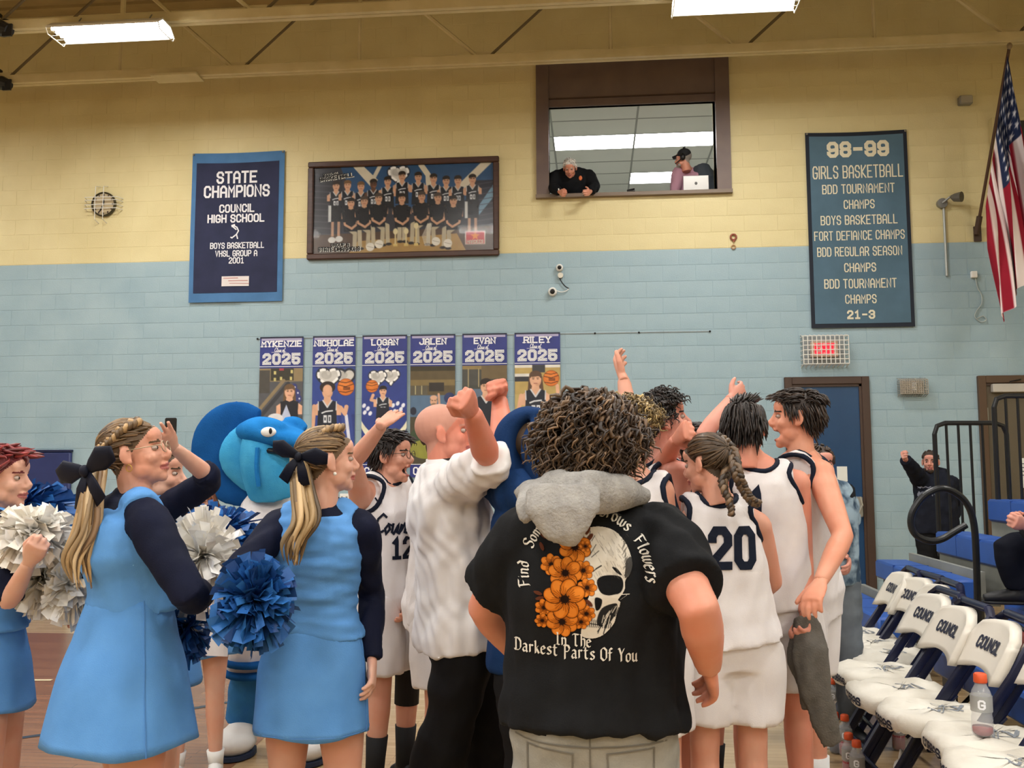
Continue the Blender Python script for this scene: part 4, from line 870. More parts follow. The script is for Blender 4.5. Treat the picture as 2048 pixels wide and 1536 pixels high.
TA = {'m': np.array([.05, .135, .150, .144, .130, .138, .150, .150, .115, .062, .055]), 'f': np.array([.05, .15, .163, .150, .116, .124, .136, .138, .102, .052, .047])}
TB = {'m': np.array([.05, .105, .118, .11, .098, .108, .118, .106, .08, .062, .057]), 'f': np.array([.05, .11, .12, .104, .086, .104, .113, .095, .07, .053, .048])}
SKIN = {}
def skinmat(c):
    if c not in SKIN:
        r, g, b = [int(c[i:i+2], 16) for i in (1, 3, 5)]; c2 = '#%02x%02x%02x' % (min(255, r), int(g*.93), int(b*.9))
        SKIN[c] = mat('skin_'+c[1:], c, .5, c2, 9, spec=.35, sss=.12)
    return SKIN[c]
M_LIP = mat('lips', '#a9605a', .45); M_MOUTH = mat('mouth_inside', '#33120f', .6); M_EYE = mat('eye_white', '#a8988e', .3); M_IRIS = mat('iris', '#2a211c', .2)
M_HAIR = mat('hair', '#3a2c20', .42, attr='print', spec=.45)
def hairmat(c): return mat('scalp_'+c[1:], c, .6)
class Person:
    def __init__(s, label, d, px, H, sex='m', yaw=0, skin='#d9a183', lean=0, npx=None, sw=None, wid=1.0, head=None, hyaw=None, hpitch=0, hroll=0, mouth=0, arms={}, legs={}, hair='#3b2b20', vox=.012, pz=None, nz=None, nd=0, hs=1, group=None, floor=0.0, brow=None):
        s.k = k = H/1.75; s.sex, s.wid, s.H, s.skin, s.hair, s.vox = sex, wid, H, skinmat(skin), hair, vox
        s.R = rotm(yaw); s.rt, s.fw = s.R[:, 0], s.R[:, 1]
        s.pv = PZ(px, floor+(pz if pz else .53*H), d); s.nk = PZ(npx if npx is not None else px, floor+(nz if nz else .842*H), d+nd)
        s.up = nrm(s.nk-s.pv); s.T = np.linalg.norm(s.nk-s.pv); s.sw = (sw or (.185 if sex == 'm' else .165))*k
        s.hs = hs*(.96 if sex == 'f' else 1.0)*(.5+.5*k)
        hc = s.nk+np.array([0, 0, .165*s.hs])+s.fw*.02
        if head: hc = P(head[0], head[1], d+(head[2] if len(head) > 2 else 0))
        s.hc = hc; s.HR = rotm(yaw if hyaw is None else hyaw, hpitch, hroll); s.mouth = mouth
        s.root = empty('person', (s.pv[0], s.pv[1], floor), label, 'person', group)
        s.sh, s.el, s.wr, s.hd, s.pose, s.hb = {}, {}, {}, {}, {}, {}
        for q, sg in (('l', -1), ('r', 1)):
            a = arms.get(q, {}); S = s.nk-s.up*.05*k+s.rt*sg*s.sw
            if 'sh' in a: S = P(a['sh'][0], a['sh'][1], d+(a['sh'][2] if len(a['sh']) > 2 else 0))
            s.sh[q] = S
            if 'el' in a: s.el[q] = onray(a['el'][0], a['el'][1], S, a.get('lu', .30)*k, a['el'][2])
            else: s.el[q] = S+np.array([0, 0, -.29*k])+s.rt*sg*.05-s.fw*.02
            if 'wr' in a: s.wr[q] = onray(a['wr'][0], a['wr'][1], s.el[q], a.get('lf', .255)*k, a['wr'][2])
            else: s.wr[q] = s.el[q]+np.array([0, 0, -.245*k])+s.fw*.05
            s.hd[q] = nrm(s.wr[q]-s.el[q])
            if 'hd' in a: s.hd[q] = nrm(onray(a['hd'][0], a['hd'][1], s.wr[q], .15*k, a['hd'][2])-s.wr[q])
            s.pose[q] = a.get('pose', 'relaxed'); s.hb[q] = a.get('back', s.rt*sg*.9+s.fw*.2)
        s.hip, s.kn, s.an = {}, {}, {}
        for q, sg in (('l', -1), ('r', 1)):
            a = legs.get(q, {}); h = s.pv+s.rt*sg*.09*k; s.hip[q] = h
            fx = np.array(a.get('foot', (sg*.02, 0.0)), float)          # foot shift: sideways, forward
            an = np.array([h[0], h[1], floor+.075*k])+s.rt*fx[0]+s.fw*fx[1]
            if 'an' in a: an = P(a['an'][0], a['an'][1], d+(a['an'][2] if len(a['an']) > 2 else 0))
            kn = h+(an-h)*.49+s.fw*a.get('bend', .025)
            if 'kn' in a: kn = P(a['kn'][0], a['kn'][1], d+(a['kn'][2] if len(a['kn']) > 2 else 0))
            s.kn[q], s.an[q] = kn, an
    def torso(s, ts, infl=0, fill=0, am=1, bm=1, n=20, back=0):
        a = np.interp(ts, TS, TA[s.sex])*s.k*s.wid*am; b = np.interp(ts, TS, TB[s.sex])*s.k*(.4+.6*s.wid)*bm
        if np.any(fill): a = np.maximum(a, fill*.148*s.k*s.wid); b = np.maximum(b, fill*.108*s.k*s.wid)
        inf = np.broadcast_to(np.asarray(infl, float), a.shape)
        bow = np.interp(ts, [-.3, 0, .2, .45, .8, 1.05], [-.01, -.015, .008, .012, -.012, -.005])*s.k
        path = [s.pv+s.up*s.T*t+s.fw*w_ for t, w_ in zip(ts, bow)]
        return loft(path, list(zip(a+inf, b+inf)), side=s.rt, n=n, power=.9)
    def armloft(s, q, infl=0, u0=0, u1=1.0, n=12, taper=None):
        """u in 0..1 upper arm, 1..2 forearm"""
        S, E, Wr = s.sh[q], s.el[q], s.wr[q]; f = .86 if s.sex == 'f' else 1.0
        us = [u for u in np.linspace(u0, u1, 9)]; tb = np.interp(us, [0, .3, .7, 1, 1.3, 1.7, 2.0], [.056, .054, .046, .041, .043, .034, .027])*s.k*f*(.3+.7*s.wid)
        pts = [S+(E-S)*u if u <= 1 else E+(Wr-E)*(u-1) for u in us]
        inf = np.interp(us, np.linspace(u0, u1, len(infl)), infl) if np.ndim(infl) else np.full(len(us), infl)
        return loft(pts, list(tb+inf), n=n)
    def legloft(s, q, infl=0, u0=0, u1=2.0, n=14, m=12):
        h, k_, a_ = s.hip[q]+np.array([0, 0, .0]), s.kn[q], s.an[q]; us = np.linspace(u0, u1, m); f = 1.02 if s.sex == 'f' else 1.0
        tb = np.interp(us, [0, .25, .6, 1, 1.3, 1.6, 2.0], [.092, .09, .074, .054, .056, .046, .036])*s.k*f*(.4+.6*s.wid)
        inf = np.interp(us, np.linspace(u0, u1, len(infl)), infl) if np.ndim(infl) else infl
        return loft([h+(k_-h)*u if u <= 1 else k_+(a_-k_)*(u-1) for u in us], list(tb+inf), n=n)
    def body(s, ca=0, ct=None, cl=0, legs=True, arms=True, hands=True):
        """ca, ct, cl: how far arms, torso and legs lie under clothes (kept a little slimmer there)"""
        k = s.k; ct = ct or (-9, -9); ca = ca if isinstance(ca, dict) else {'l': ca, 'r': ca}; sh_ = .014; nb = s.hc-s.HR[:, 2]*.09*s.hs-s.HR[:, 1]*.02
        pr = [s.torso(np.array([-.22, -.1, 0, .15, .35, .55, .66, .72, .78, .85, .9, .95, 1.0, 1.03]), np.array([-sh_ if ct[0] <= t <= ct[1] else 0 for t in (-.22, -.1, 0, .15, .35, .55, .66, .72, .78, .85, .9, .95, 1.0, 1.03)])), loft([s.nk-s.up*.05*k, s.nk, s.nk+(nb-s.nk)*.5, nb], np.array([.075, .06, .053, .053])*(1 if s.sex == 'm' else .86)*k, n=16)]
        for q in 'lr':
            sk_ = (sh_ if ca[q] > 0 else 0)
            pr += [loft([s.nk+s.up*(.02*k-sk_*.7), s.nk+(s.sh[q]-s.nk)*.55-s.up*sk_*.5, s.sh[q]-s.up*sk_*.3], np.array([.045, .052-sk_*.8, .055-sk_])*k, n=12), ball(s.sh[q], (.06-sk_)*k*(1 if s.sex == 'm' else .86), 14, 10)]
            if arms: pr += [s.armloft(q, [-sh_ if u < ca[q]-.06 else 0 for u in np.linspace(0, 2, 9)], 0, 2.0)]
            if legs: pr += [s.legloft(q, [-.012 if u < cl-.06 else 0 for u in np.linspace(0, 2, 12)])]
        V, F = fuse(pr, s.vox, 4); parts = [(V, F, np.zeros(len(F), np.int32))]
        if hands and arms:
            for q in 'lr':
                v, f = put_hand(s.wr[q], s.hd[q], s.hb[q], s.pose[q], q == 'r', (1.0 if s.sex == 'm' else .88)*k); parts.append((v, f, np.zeros(len(f), np.int32)))
        Vh, Fh, mh, bh = headmesh(s.mouth); parts.append(((Vh*s.hs)@s.HR.T+s.hc, Fh, mh))
        n = 0; VV, FF, MM = [], [], []
        for v, f, m in parts: VV.append(v); FF.append(f+n); MM.append(m); n += len(v)
        s.bobj = obj('body', (np.vstack(VV), np.vstack(FF)), [s.skin, hairmat(s.hair), M_LIP, M_MOUTH, hairmat(s.hair)], s.root, True, np.concatenate(MM))
        for sg in (-1, 1):
            e = np.array([sg*.031, .0725, .0015]); o = obj('eye', ((ball((0, 0, 0), (.0112, .0112, .0085), 12, 8)[0]+e)*s.hs@s.HR.T+s.hc, ball((0, 0, 0), 1, 12, 8)[1]), M_EYE, s.root, True)
            obj('iris', ((ball((0, .0075, 0), (.006, .005, .006), 10, 6)[0]+e)*s.hs@s.HR.T+s.hc, ball((0, 0, 0), 1, 10, 6)[1]), M_IRIS, o, True)
        return s
    def hw(s, p): return (np.asarray(p, float)*s.hs)@s.HR.T+s.hc           # head space to world
    def cloth(s, name, parts, m, vox=.012, smooth=5, amp=.004, freq=22, seed=1, axis=(1, 1, .5), cut=None, sub=None):
        VF = fuse(parts, max(vox*1.08, s.vox*.85), smooth)
        if amp: VF = wrinkle(VF, amp, freq, seed, axis)
        o = obj(name, VF, m, sub or s.root, True); return o, VF
    # ---- garments
    def tee(s, m, hem=-.3, sleeve=.75, loose=.03, name='t_shirt', amp=.005, sl=(.03, .05), fill=1.0, vox=.011, seed=1, freq=30):
        k = s.k; ts = np.array([hem, hem+.03, hem+.06, max(.15, hem+.1), .35, .55, .72, .85, .93, .985, 1.04])
        pr = [s.torso(ts, np.interp(ts, [hem, .3, 1.0], [loose*1.5, loose, max(.018, loose*.6)]), fill*(ts < .8))]
        pr.append(loft([s.nk-s.up*.07*k, s.nk-s.up*.02*k, s.nk+s.up*.03*k], np.array([.108, .094, .082])*k, n=18))
        for q in 'lr':
            pr.append(loft([s.nk-s.up*.005*k, s.nk+(s.sh[q]-s.nk)*.5+s.up*.01*k, s.sh[q]], np.array([.062, .062, .06])*k, n=14))
            pr.append(s.armloft(q, sl, 0, sleeve, 14)); pr.append(ball(s.sh[q], .071*k*(.6+.4*s.wid), 14, 10))
        return s.cloth(name, pr, m, vox, 5, amp, freq, seed)
    def tank(s, m, hem=-.3, loose=.025, name='jersey', amp=.004, seed=1, trim=None, fill=.98, strap=.66, vox=.010):
        k = s.k; ts = np.array([hem, hem+.04, 0, .15, .35, .55, .70, .80, .88, .95, 1.0]); sc = np.array([1, 1, 1, 1, 1, 1, .99, .93, .80, .72, .62])
        inf = np.interp(ts, [hem, .3, .8, 1.0], [loose*1.4, loose, .014, .010]); ts_ = ts
        a = np.interp(ts, TS, TA[s.sex])*k*s.wid; b = np.interp(ts, TS, TB[s.sex])*k*(.4+.6*s.wid)
        f = fill*(ts < .7); a = np.maximum(a, f*.146*k*s.wid); b = np.maximum(b, f*.106*k*s.wid); a = a*sc+inf; b = b+inf; b[-1] = .066*k
        a[-2:] = [max(.122*k*s.wid, .1), .115*k*s.wid]; b[-2] = .082*k; b[-1] = .055*k
        pr = [loft([s.pv+s.up*s.T*t-s.fw*(.01 if t > .7 else 0)*k for t in ts], list(zip(a, b)), side=s.rt, n=24, power=.88)]
        for sg in (-1, 1):
            pr.append(loft([s.nk+s.rt*sg*l_*k+s.fw*f_*k+s.up*u_*k for l_, f_, u_ in ((.098, .086, -.14), (.1, .066, -.03), (.1, .03, .012), (.1, 0, .021), (.1, -.035, .014), (.1, -.07, -.03), (.098, -.093, -.14))], [(.032*k, .011)]*7, side=s.rt, n=10))
        o, VF = s.cloth(name, pr, m, vox, 2, amp, 30, seed)
        if trim:
            bv = bvh_of(VF)
            for q, sg in (('l', -1), ('r', 1)):
                loop = []; ax = s.rt*sg; c0 = s.nk-s.up*.05*k+ax*s.sw
                for th in np.linspace(0, 2*np.pi, 26, endpoint=False):
                    cu, su = math.cos(th), math.sin(th); p = c0+ax*.16+s.up*(cu*(.062 if cu > 0 else .115))*k+s.fw*su*.082*k
                    h = bv.ray_cast(Vector(p), Vector(-ax), .3)
                    if h[0] is not None: loop.append(np.array(h[0])+ax*.002)
                if len(loop) > 12:
                    loop = np.array(loop); loop = (loop+np.roll(loop, 1, 0)+np.roll(loop, -1, 0))/3; obj('arm_trim', loft(loop, [(.011, .011)]*len(loop), n=8, closed=True), trim, o, True)
            loop = []
            for th in np.linspace(0, 2*np.pi, 26, endpoint=False):
                p = s.nk+s.up*.12+s.rt*math.cos(th)*.078*k+s.fw*(math.sin(th)*(.088 if math.sin(th) > 0 else .07)-.012)*k; h = bv.ray_cast(Vector(p), Vector(-s.up), .4)
                if h[0] is not None: loop.append(np.array(h[0])+s.up*.001)
            if len(loop) < 12: return o, VF
            loop = np.array(loop); loop = (loop+np.roll(loop, 1, 0)+np.roll(loop, -1, 0))/3
            obj('neck_trim', loft(loop, [(.011, .011)]*len(loop), n=8, closed=True), trim, o, True)
        return o, VF
    def vest(s, m, hem=-.06, loose=.016, name='cheer_top', seed=1):
        k = s.k; ts = np.array([hem, hem+.03, hem+.07, hem+.12, max(.45, hem+.15), .62, .72, .82, .9, .96, .985]); sc = np.array([1, 1, 1, 1, 1, 1, 1, .98, .94, .96, .9])
        a = np.interp(ts, TS, TA['f'])*k*s.wid*sc+np.interp(ts, [0, .4, 1], [loose*.9, loose, .014]); b = np.interp(ts, TS, TB['f'])*k*(.4+.6*s.wid)+loose
        a[-3:] = np.array([.137, .115, .08])*k*s.wid; b[-2:] = [.072*k, .05*k]
        bow = np.interp(ts, [-.3, 0, .2, .45, .8, 1.05], [-.01, -.015, .008, .012, -.012, -.005])*k
        a[:2] += .012; b[:2] += .012; a[2] += .005; b[2] += .005; b[6:] += .008
        st = [loft([s.nk+(s.sh[q]-s.nk)*.22-s.up*.012*k, s.nk+(s.sh[q]-s.nk)*.45+s.up*.002*k, s.nk+(s.sh[q]-s.nk)*.74], np.array([.052, .062, .066])*k, n=14) for q in 'lr']+[loft([s.nk+(s.sh[q]-s.nk)*.62, s.nk+(s.sh[q]-s.nk)*.62-s.up*.1*k, s.nk+(s.sh[q]-s.nk)*.6-s.up*.2*k], [(.05*k, .078*k), (.045*k, .1*k), (.04*k, .11*k)], side=s.rt, n=14) for q in 'lr']
        o, VF = s.cloth(name, st+[loft([s.pv+s.up*s.T*t+s.fw*w_ for t, w_ in zip(ts, bow)], list(zip(a, b)), side=s.rt, n=24, power=.9)], m, .009, 2, .006, 26, seed, (.5, .5, 1.6))
        return o, VF
    def sleeves(s, m, to=2.0, name='long_sleeve_top', infl=.011, seed=2, tor=True, amp=.004, vox=.0105, neck=True):
        k = s.k; pr = [s.torso(np.array([.64, .72, .85, .95, 1.02]), np.array([-.02, -.004, .006, .009, .009]))] if tor else []
        if neck: pr.append(loft([s.nk-s.up*.03*k, s.nk+s.up*.02*k, s.nk+(s.hc-s.nk)*.28], np.array([.075, .062, .056])*(.9 if s.sex == 'f' else 1.06)*k, n=16))
        for q in 'lr':
            t = to[q] if isinstance(to, dict) else to
            pr += [loft([s.nk+s.up*.01*k, s.nk+(s.sh[q]-s.nk)*.55, s.sh[q]], np.array([.052, .058, .062])*(k if s.sex == 'm' else .93*k), n=12), ball(s.sh[q], (.068 if s.sex == 'm' else .06)*k, 14, 10), s.armloft(q, infl, 0, t, 14)]
        return s.cloth(name, pr, m, vox, 4, amp, 26, seed)
    def skirt(s, m, top=.16, hemz=.75, flare=.1, name='skirt', n=72, pleat=.008, seed=0, hs=(1, 1), seams=(0, 36)):
        k = s.k; V, F = [], []; tp = s.pv+s.up*s.T*top; m_ = 16; r = np.random.default_rng(seed); ph = r.uniform(0, 6, 4)
        a0 = np.interp(top, TS, TA['f'])*k*s.wid+.014; b0 = np.interp(top, TS, TB['f'])*k*(.4+.6*s.wid)+.014; ah = .166*k*s.wid+.016; bh = .122*k*s.wid+.02
        for i in range(m_+1):
            u = i/m_; z = tp[2]+(hemz-tp[2])*u; hipu = min(1, max(0, (tp[2]-z)/max(.05, tp[2]-s.pv[2]+.02)))
            e = max(0, (u-.3))/.7; a = (a0+(ah-a0)*math.sin(hipu*math.pi/2)+flare*e)*hs[0]; b = (b0+(bh-b0)*math.sin(hipu*math.pi/2)+flare*1.0*e)*hs[1]
            c = np.array([tp[0], tp[1], 0])*(1-min(1, hipu))+np.array([s.pv[0], s.pv[1], 0])*min(1, hipu)-s.fw*.018*hipu
            for j in range(n):
                th = 2*math.pi*j/n; w_ = 1+e*pleat*6*(math.sin(5*th+ph[0])*.6+math.sin(9*th+ph[1])*.4+.3*math.sin(14*th+ph[2]))*.5; w_ += .004*math.sin(3*th+9*u+ph[3])
                V.append(c+s.rt*a*math.cos(th)*w_+s.fw*b*math.sin(th)*w_+np.array([0, 0, z+(.006*math.sin(4*th+ph[1]) if i == m_ else 0)]))
        N = len(V); V = np.array(V); cen = V.mean(0)
        for i in range(m_):
            for j in range(n): F.append((i*n+j, i*n+(j+1) % n, (i+1)*n+(j+1) % n, (i+1)*n+j))
        inn = V.copy(); d = V-np.array([s.pv[0], s.pv[1], 0]); d[:, 2] = 0; inn -= .006*d/np.linalg.norm(d, axis=1, keepdims=True)
        F2 = [tuple(N+i for i in f[::-1]) for f in F]; rim = [(m_*n+j, m_*n+(j+1) % n, N+m_*n+(j+1) % n, N+m_*n+j) for j in range(n)]; rim2 = [((j+1) % n, j, N+j, N+(j+1) % n) for j in range(n)]
        o = obj(name, (np.vstack([V, inn]), F+F2+rim+rim2), m, s.root, True)
        for j in seams: obj('side_seam', tube([V[i*n+j]+(V[i*n+j]-np.array([tp[0], tp[1], V[i*n+j][2]]))*.004 for i in range(m_+1)], .0022, 5), mat('seam_thread', '#4a7fbd', .8), o)
        obj('hem_stitch', tube([V[(m_-1)*n+j]+(V[(m_-1)*n+j]-np.array([tp[0], tp[1], V[(m_-1)*n+j][2]]))*.004-np.array([0, 0, .012]) for j in range(0, n, 2)], .0015, 4, True), mat('seam_thread', '#4a7fbd', .8), o)
        return o
    def shorts(s, m, to=.86, name='shorts', infl=(.018, .035, .05), seed=3, top=.12, amp=.005, vox=.011):
        pr = [s.torso(np.array([-.18, -.1, 0, top]), .02, .98)]+[s.legloft(q, infl, 0.02, to) for q in 'lr']
        return s.cloth(name, pr, m, vox, 4, amp, 18, seed, (1.3, 1.3, .35))
    def pants(s, m, name='trousers', infl=(.016, .022, .03, .03), to=1.93, seed=4, top=.12, amp=.005, vox=.012):
        pr = [s.torso(np.array([-.18, -.1, 0, top]), .012, .9)]+[s.legloft(q, infl, .02, to, m=18) for q in 'lr']
        return s.cloth(name, pr, m, vox, 4, amp, 20, seed, (.7, .7, 1.2))
    def shoes(s, m, sole=None, sock=None, sockh=.16):
        k = s.k
        for q in 'lr':
            a = s.an[q]; f = s.fw; z0 = a[2]-.075*k
            pts = [a+f*x*k+np.array([0, 0, (z-.075)*k]) for x, z in ((-.075, .035), (-.04, .045), (.02, .05), (.09, .042), (.15, .035), (.19, .028))]
            pr = [loft(pts, np.array([(.028, .034), (.038, .045), (.042, .048), (.046, .038), (.045, .03), (.03, .022)])*k, side=s.rt, n=14), loft([a+np.array([0, 0, .03*k]), a-np.array([0, 0, .04*k])], np.array([.043, .046])*k, n=14)]
            V, F = fuse(pr, .011, 1); V[:, 2] = np.maximum(V[:, 2], z0+.004)
            o = obj('shoe', (V, F), m, s.root, True)
            sp = [a+f*x*k+np.array([0, 0, -.068*k]) for x in (-.1, -.05, .03, .1, .16, .195)]
            obj('sole', loft(sp, np.array([(.03, .012), (.04, .014), (.043, .014), (.05, .014), (.046, .013), (.022, .01)])*k, side=s.rt, n=12), sole or M_WHITE, o, True)
            if sock: obj('sock', loft([a+(s.kn[q]-a)*t for t in (0, .3*sockh/.16, .6*sockh/.16, sockh/.16)] if False else [a, a+nrm(s.kn[q]-a)*sockh*.5*k, a+nrm(s.kn[q]-a)*sockh*k], np.array([.043, .047, .053])*k, n=14), sock, s.root, True)
    # ---- printing on clothes
    def projector(s, VF, c, n, up=(0, 0, 1), off=.0045):
        bv = bvh_of(VF); n = nrm(n); U = nrm(np.cross(up, n)); Vv = np.cross(n, U); nn = Vector(-n)
        def f(v):
            out = []
            for a, b in v:
                o = c+U*a+Vv*b+n*.6; h = bv.ray_cast(Vector(o), nn, 1.2)
                out.append(np.array(h[0])+n*off if h[0] is not None else o-n*.6)
            return np.array(out)
        return f
    # ---- hair
    def hairobj(s, name, parts, cols):
        V, F = join(parts); cc = np.repeat(np.array(cols), [len(p[0]) for p in parts], axis=0); cc = np.where(cc <= .04045, cc/12.92, ((np.clip(cc, 0, 1)+.055)/1.055)**2.4)
        o = obj(name, (V, F), M_HAIR, s.root, True); at = o.data.color_attributes.new('print', 'FLOAT_COLOR', 'POINT'); at.data.foreach_set('color', np.c_[cc, np.ones(len(cc))].astype(np.float32).ravel()); return o
    def roots(s, n, seed, cond=None):
        r = np.random.default_rng(seed); V, F, mi, bv = headmesh(s.mouth); out = []
        while len(out) < n:
            d = nrm(r.normal(size=3)); h = bv.ray_cast(Vector((0, -.012, .03)), Vector(d), .4)
            if h[0] is None: continue
            p = np.array(h[0])
            if p[2]-.95*p[1] > -.004 and p[2] > -.088 and p[2]-.4*p[1] > -.05 and not (abs(p[0]) > .07 and -.035 < p[1] < .02 and p[2] < .028) and (cond is None or cond(p)): out.append((p, np.array(h[1])))
        return out
    def tint(s, r, cols=None):
        cols = cols or [s.hair]; c = cols[int(r.integers(len(cols)))]; b = np.array([int(c[i:i+2], 16)/255 for i in (1, 3, 5)]); return np.clip(b*r.uniform(.72, 1.3), 0, 1)
    def strands(s, n, flow, length, width, lift=.006, steps=7, seed=0, cols=None, curl=0, cond=None, rise=0, name='hair', gravity=0, jit=.15, extra=None, ang=1.0, target=None):
        r = np.random.default_rng(seed); bv = headmesh(s.mouth)[3]; parts, cs = [], []
        for p, nn in s.roots(n, seed, cond):
            q = p+nn*.002; pts = [q.copy()]; L = length*r.uniform(.7, 1.25) if target is None else 1.12*np.linalg.norm(np.array(target)-p)*r.uniform(.92, 1.05)+.01; ph = r.uniform(0, 6.3); jv = r.normal(size=3)*jit
            for k in range(steps):
                u = k/steps; d = nrm(nrm(np.array(flow(q, u) if target is None else np.array(target)-q, float))+jv*(1 if target is None else .5*(1-u))+nn*rise*(1-u)+np.array([0, 0, -gravity*u])); q = q+d*L/steps
                h = bv.find_nearest(Vector(q)); sd = (q-np.array(h[0]))@np.array(h[1]); mn = lift*(.6+.4*((ph*7) % 1))
                if sd < mn: q = q+np.array(h[1])*(mn-sd)
                e = q.copy()
                if curl:
                    t = nrm(d); a = np.cross(t, [.3, .2, .9]); a = nrm(a); b = np.cross(t, a); e = q+curl*(a*math.cos(ph+ang*k*1.5)+b*math.sin(ph+ang*k*1.5))*min(1, u*2.5)
                pts.append(e)
            w_ = width*r.uniform(.7, 1.3); prof = np.interp(np.linspace(0, 1, len(pts)), [0, .25, .7, 1], [.8, 1, .85, .15])*w_
            V, F = loft(pts, [(a, a*.5) for a in prof], side=None if curl else nn, n=5); parts.append((s.hw(V), F)); cs.append(s.tint(r, cols))
        if extra: parts += extra[0]; cs += extra[1]
        return s.hairobj(name, parts, cs)
    def tail(s, path, n, spread, width, seed, cols, wav=.006, ends=.3):
        """a bundle of long locks along a world path"""
        r = np.random.default_rng(seed); parts, cs = [], []; path = smoothpath(path, 5); m = len(path)
        for i in range(n):
            a, b, ph = r.uniform(0, 6.3), math.sqrt(r.random()), r.uniform(0, 6.3); k1 = int(m*(1-ends*r.random())); k1 = max(k1, 4); pts = []
            for j in range(k1):
                u = j/m; sp = spread*np.interp(u, [0, .12, .4, .75, 1], [.35, .7, 1, .85, .3]); pts.append(path[j]+b*sp*np.array([math.cos(a), math.sin(a), 0])+wav*np.array([math.sin(7*u+ph), math.cos(6*u+ph), 0])*u)
            w_ = width*r.uniform(.7, 1.2); pr = np.interp(np.linspace(0, 1, k1), [0, .2, .8, 1], [.7, 1, .8, .1])*w_
            parts.append(loft(pts, [(x, x*.55) for x in pr], n=5)); cs.append(s.tint(r, cols))
        return parts, cs
    def braid(s, path, rad, turns, cols, seed=0):
        path = smoothpath(path, 10); m = len(path); fr = frames(path); r = np.random.default_rng(seed); parts, cs = [], []
        for k in range(3):
            pts = []
            for j in range(m):
                u = j/(m-1); a = 2*math.pi*(turns*u+k/3); t = rad*(1-.35*u)
                pts.append(path[j]+fr[j][0]*t*math.sin(a)+fr[j][1]*t*.55*math.sin(2*a))
            parts.append(loft(pts, [(rad*.72*(1-.4*j/(m-1)),)*2 for j in range(m)], n=8)); cs.append(s.tint(r, cols))
        return parts, cs
    def glasses(s, m=None):
        m = m or mat('glasses_frame', '#4a4038', .3, metal=.5); pr = []
        for sg in (-1, 1):
            pr.append(tube([s.hw((sg*.032+.024*math.cos(t), .105-.02*abs(math.cos(t)*.024+.0)*8, .0+.019*math.sin(t))) for t in np.linspace(0, 6.28, 18, endpoint=False)], .0017*s.hs, 5, closed=True))
            pr.append(tube([s.hw((sg*.056, .1, .006)), s.hw((sg*.076, .05, .008)), s.hw((sg*.083, -.002, .01))], .0017*s.hs, 5))
        pr.append(tube([s.hw((-.009, .107, .004)), s.hw((.009, .107, .004))], .0017*s.hs, 5))
        return obj('glasses', join(pr), m, s.root, True)
    def bow(s, c, R, size, m):
        """hair bow: two loops, two tails, a knot; R columns right, out, up"""
        R = np.asarray(R); g = lambda p: np.array(p)*size@R.T+c; o = None
        for sg in (-1, 1):
            V, F = loft([(0, 0, 0), (sg*.3, .06, .08), (sg*.7, .1, .16), (sg*1.0, .05, .12), (sg*1.05, .0, -.05)], [(.1, .08), (.2, .1), (.34, .12), (.3, .1), (.12, .05)], side=(0, .3, 1), n=14)
            o = obj('hair_bow', (g(V), F), m, s.root, True) if o is None else obj('bow_loop', (g(V), F), m, o, True)
            V, F = loft([(0, .05, 0), (sg*.25, .1, -.45), (sg*.45, .06, -.95)], [(.1, .02), (.2, .025), (.24, .02)], side=(1, 0, .2), n=8); obj('bow_tail', (g(V), F), m, o, True)
        V, F = ball((0, .1, 0), (.15, .14, .17), 12, 8); obj('bow_knot', (g(V), F), m, o, True)
def pom(c, r, label, cols, seed, n=330, squash=(1, 1, .9), group='cheer pom-poms'):
    rr = np.random.default_rng(seed); parts, mi = [], []
    t = empty('pom_pom', c, label, 'pom-pom', group); c = np.asarray(c, float)
    for i in range(n):
        d = nrm(rr.normal(size=3)); L = r*rr.uniform(.75, 1.12); w_ = rr.uniform(.010, .019); sd = nrm(np.cross(d, rr.normal(size=3))); nn = np.cross(d, sd); cu = rr.uniform(-.35, .35)*r; tw = rr.uniform(-.9, .9); pts = []
        for k in range(5):
            u = k/4; p = d*L*u*np.array(squash)+nn*cu*u*u-np.array([0, 0, .12*r*u*u]); a = tw*u; s2 = sd*math.cos(a)+nn*math.sin(a); ww = w_*(.5+.6*u); pts += [c+p+s2*ww, c+p-s2*ww]
        parts.append((np.array(pts), [(2*k, 2*k+1, 2*k+3, 2*k+2) for k in range(4)])); mi += [int(rr.integers(len(cols)))]*4
    o = obj('streamers', join(parts), cols, t, False, mi); o['kind'] = 'stuff'
    obj('handle', tube([c+np.array([-.05, 0, 0]), c+np.array([.05, 0, 0])], .014, 8), M_WHITE, t)
    return t

def sloft(path, rad, k=5, **kw):
    r = np.array([x if np.ndim(x) else (x, x) for x in rad], float); return loft(smoothpath(path, k), [tuple(x) for x in smoothpath(r, k)], **kw)
# ================================================================== THE CROWD
M_CHEER = mat('cheer_blue_knit', '#5e97d6', .75, '#578fce', 7, bump=.0006, bscale=300, spec=.15)
M_NAVY = mat('navy_knit', '#10152c', .75, '#0d1226', 9, bump=.0006, bscale=260, spec=.15)
M_JER = mat('white_jersey_knit', '#dcd8d8', .8, '#d4d0d1', 8, bump=.0008, bscale=350, spec=.15)
M_TRIM = mat('navy_trim', '#141b2b', .7, spec=.15)
M_BOW = mat('navy_satin', '#0c1124', .6, '#090d1c', 8, spec=.2)
M_WSHIRT = mat('white_shirt_knit', '#dfdcdb', .7, '#d8d4d4', 6, spec=.2)
M_SLACK = mat('black_slacks', '#131315', .8, '#18181a', 6, spec=.15)
M_TEEK = mat('black_tee_knit', '#17181a', .85, '#1c1d1f', 8, bump=.0006, bscale=260, spec=.12)
M_JEAN = mat('pale_denim', '#8e8e88', .85, '#9c9b94', 14, bump=.0008, bscale=240, spec=.12)
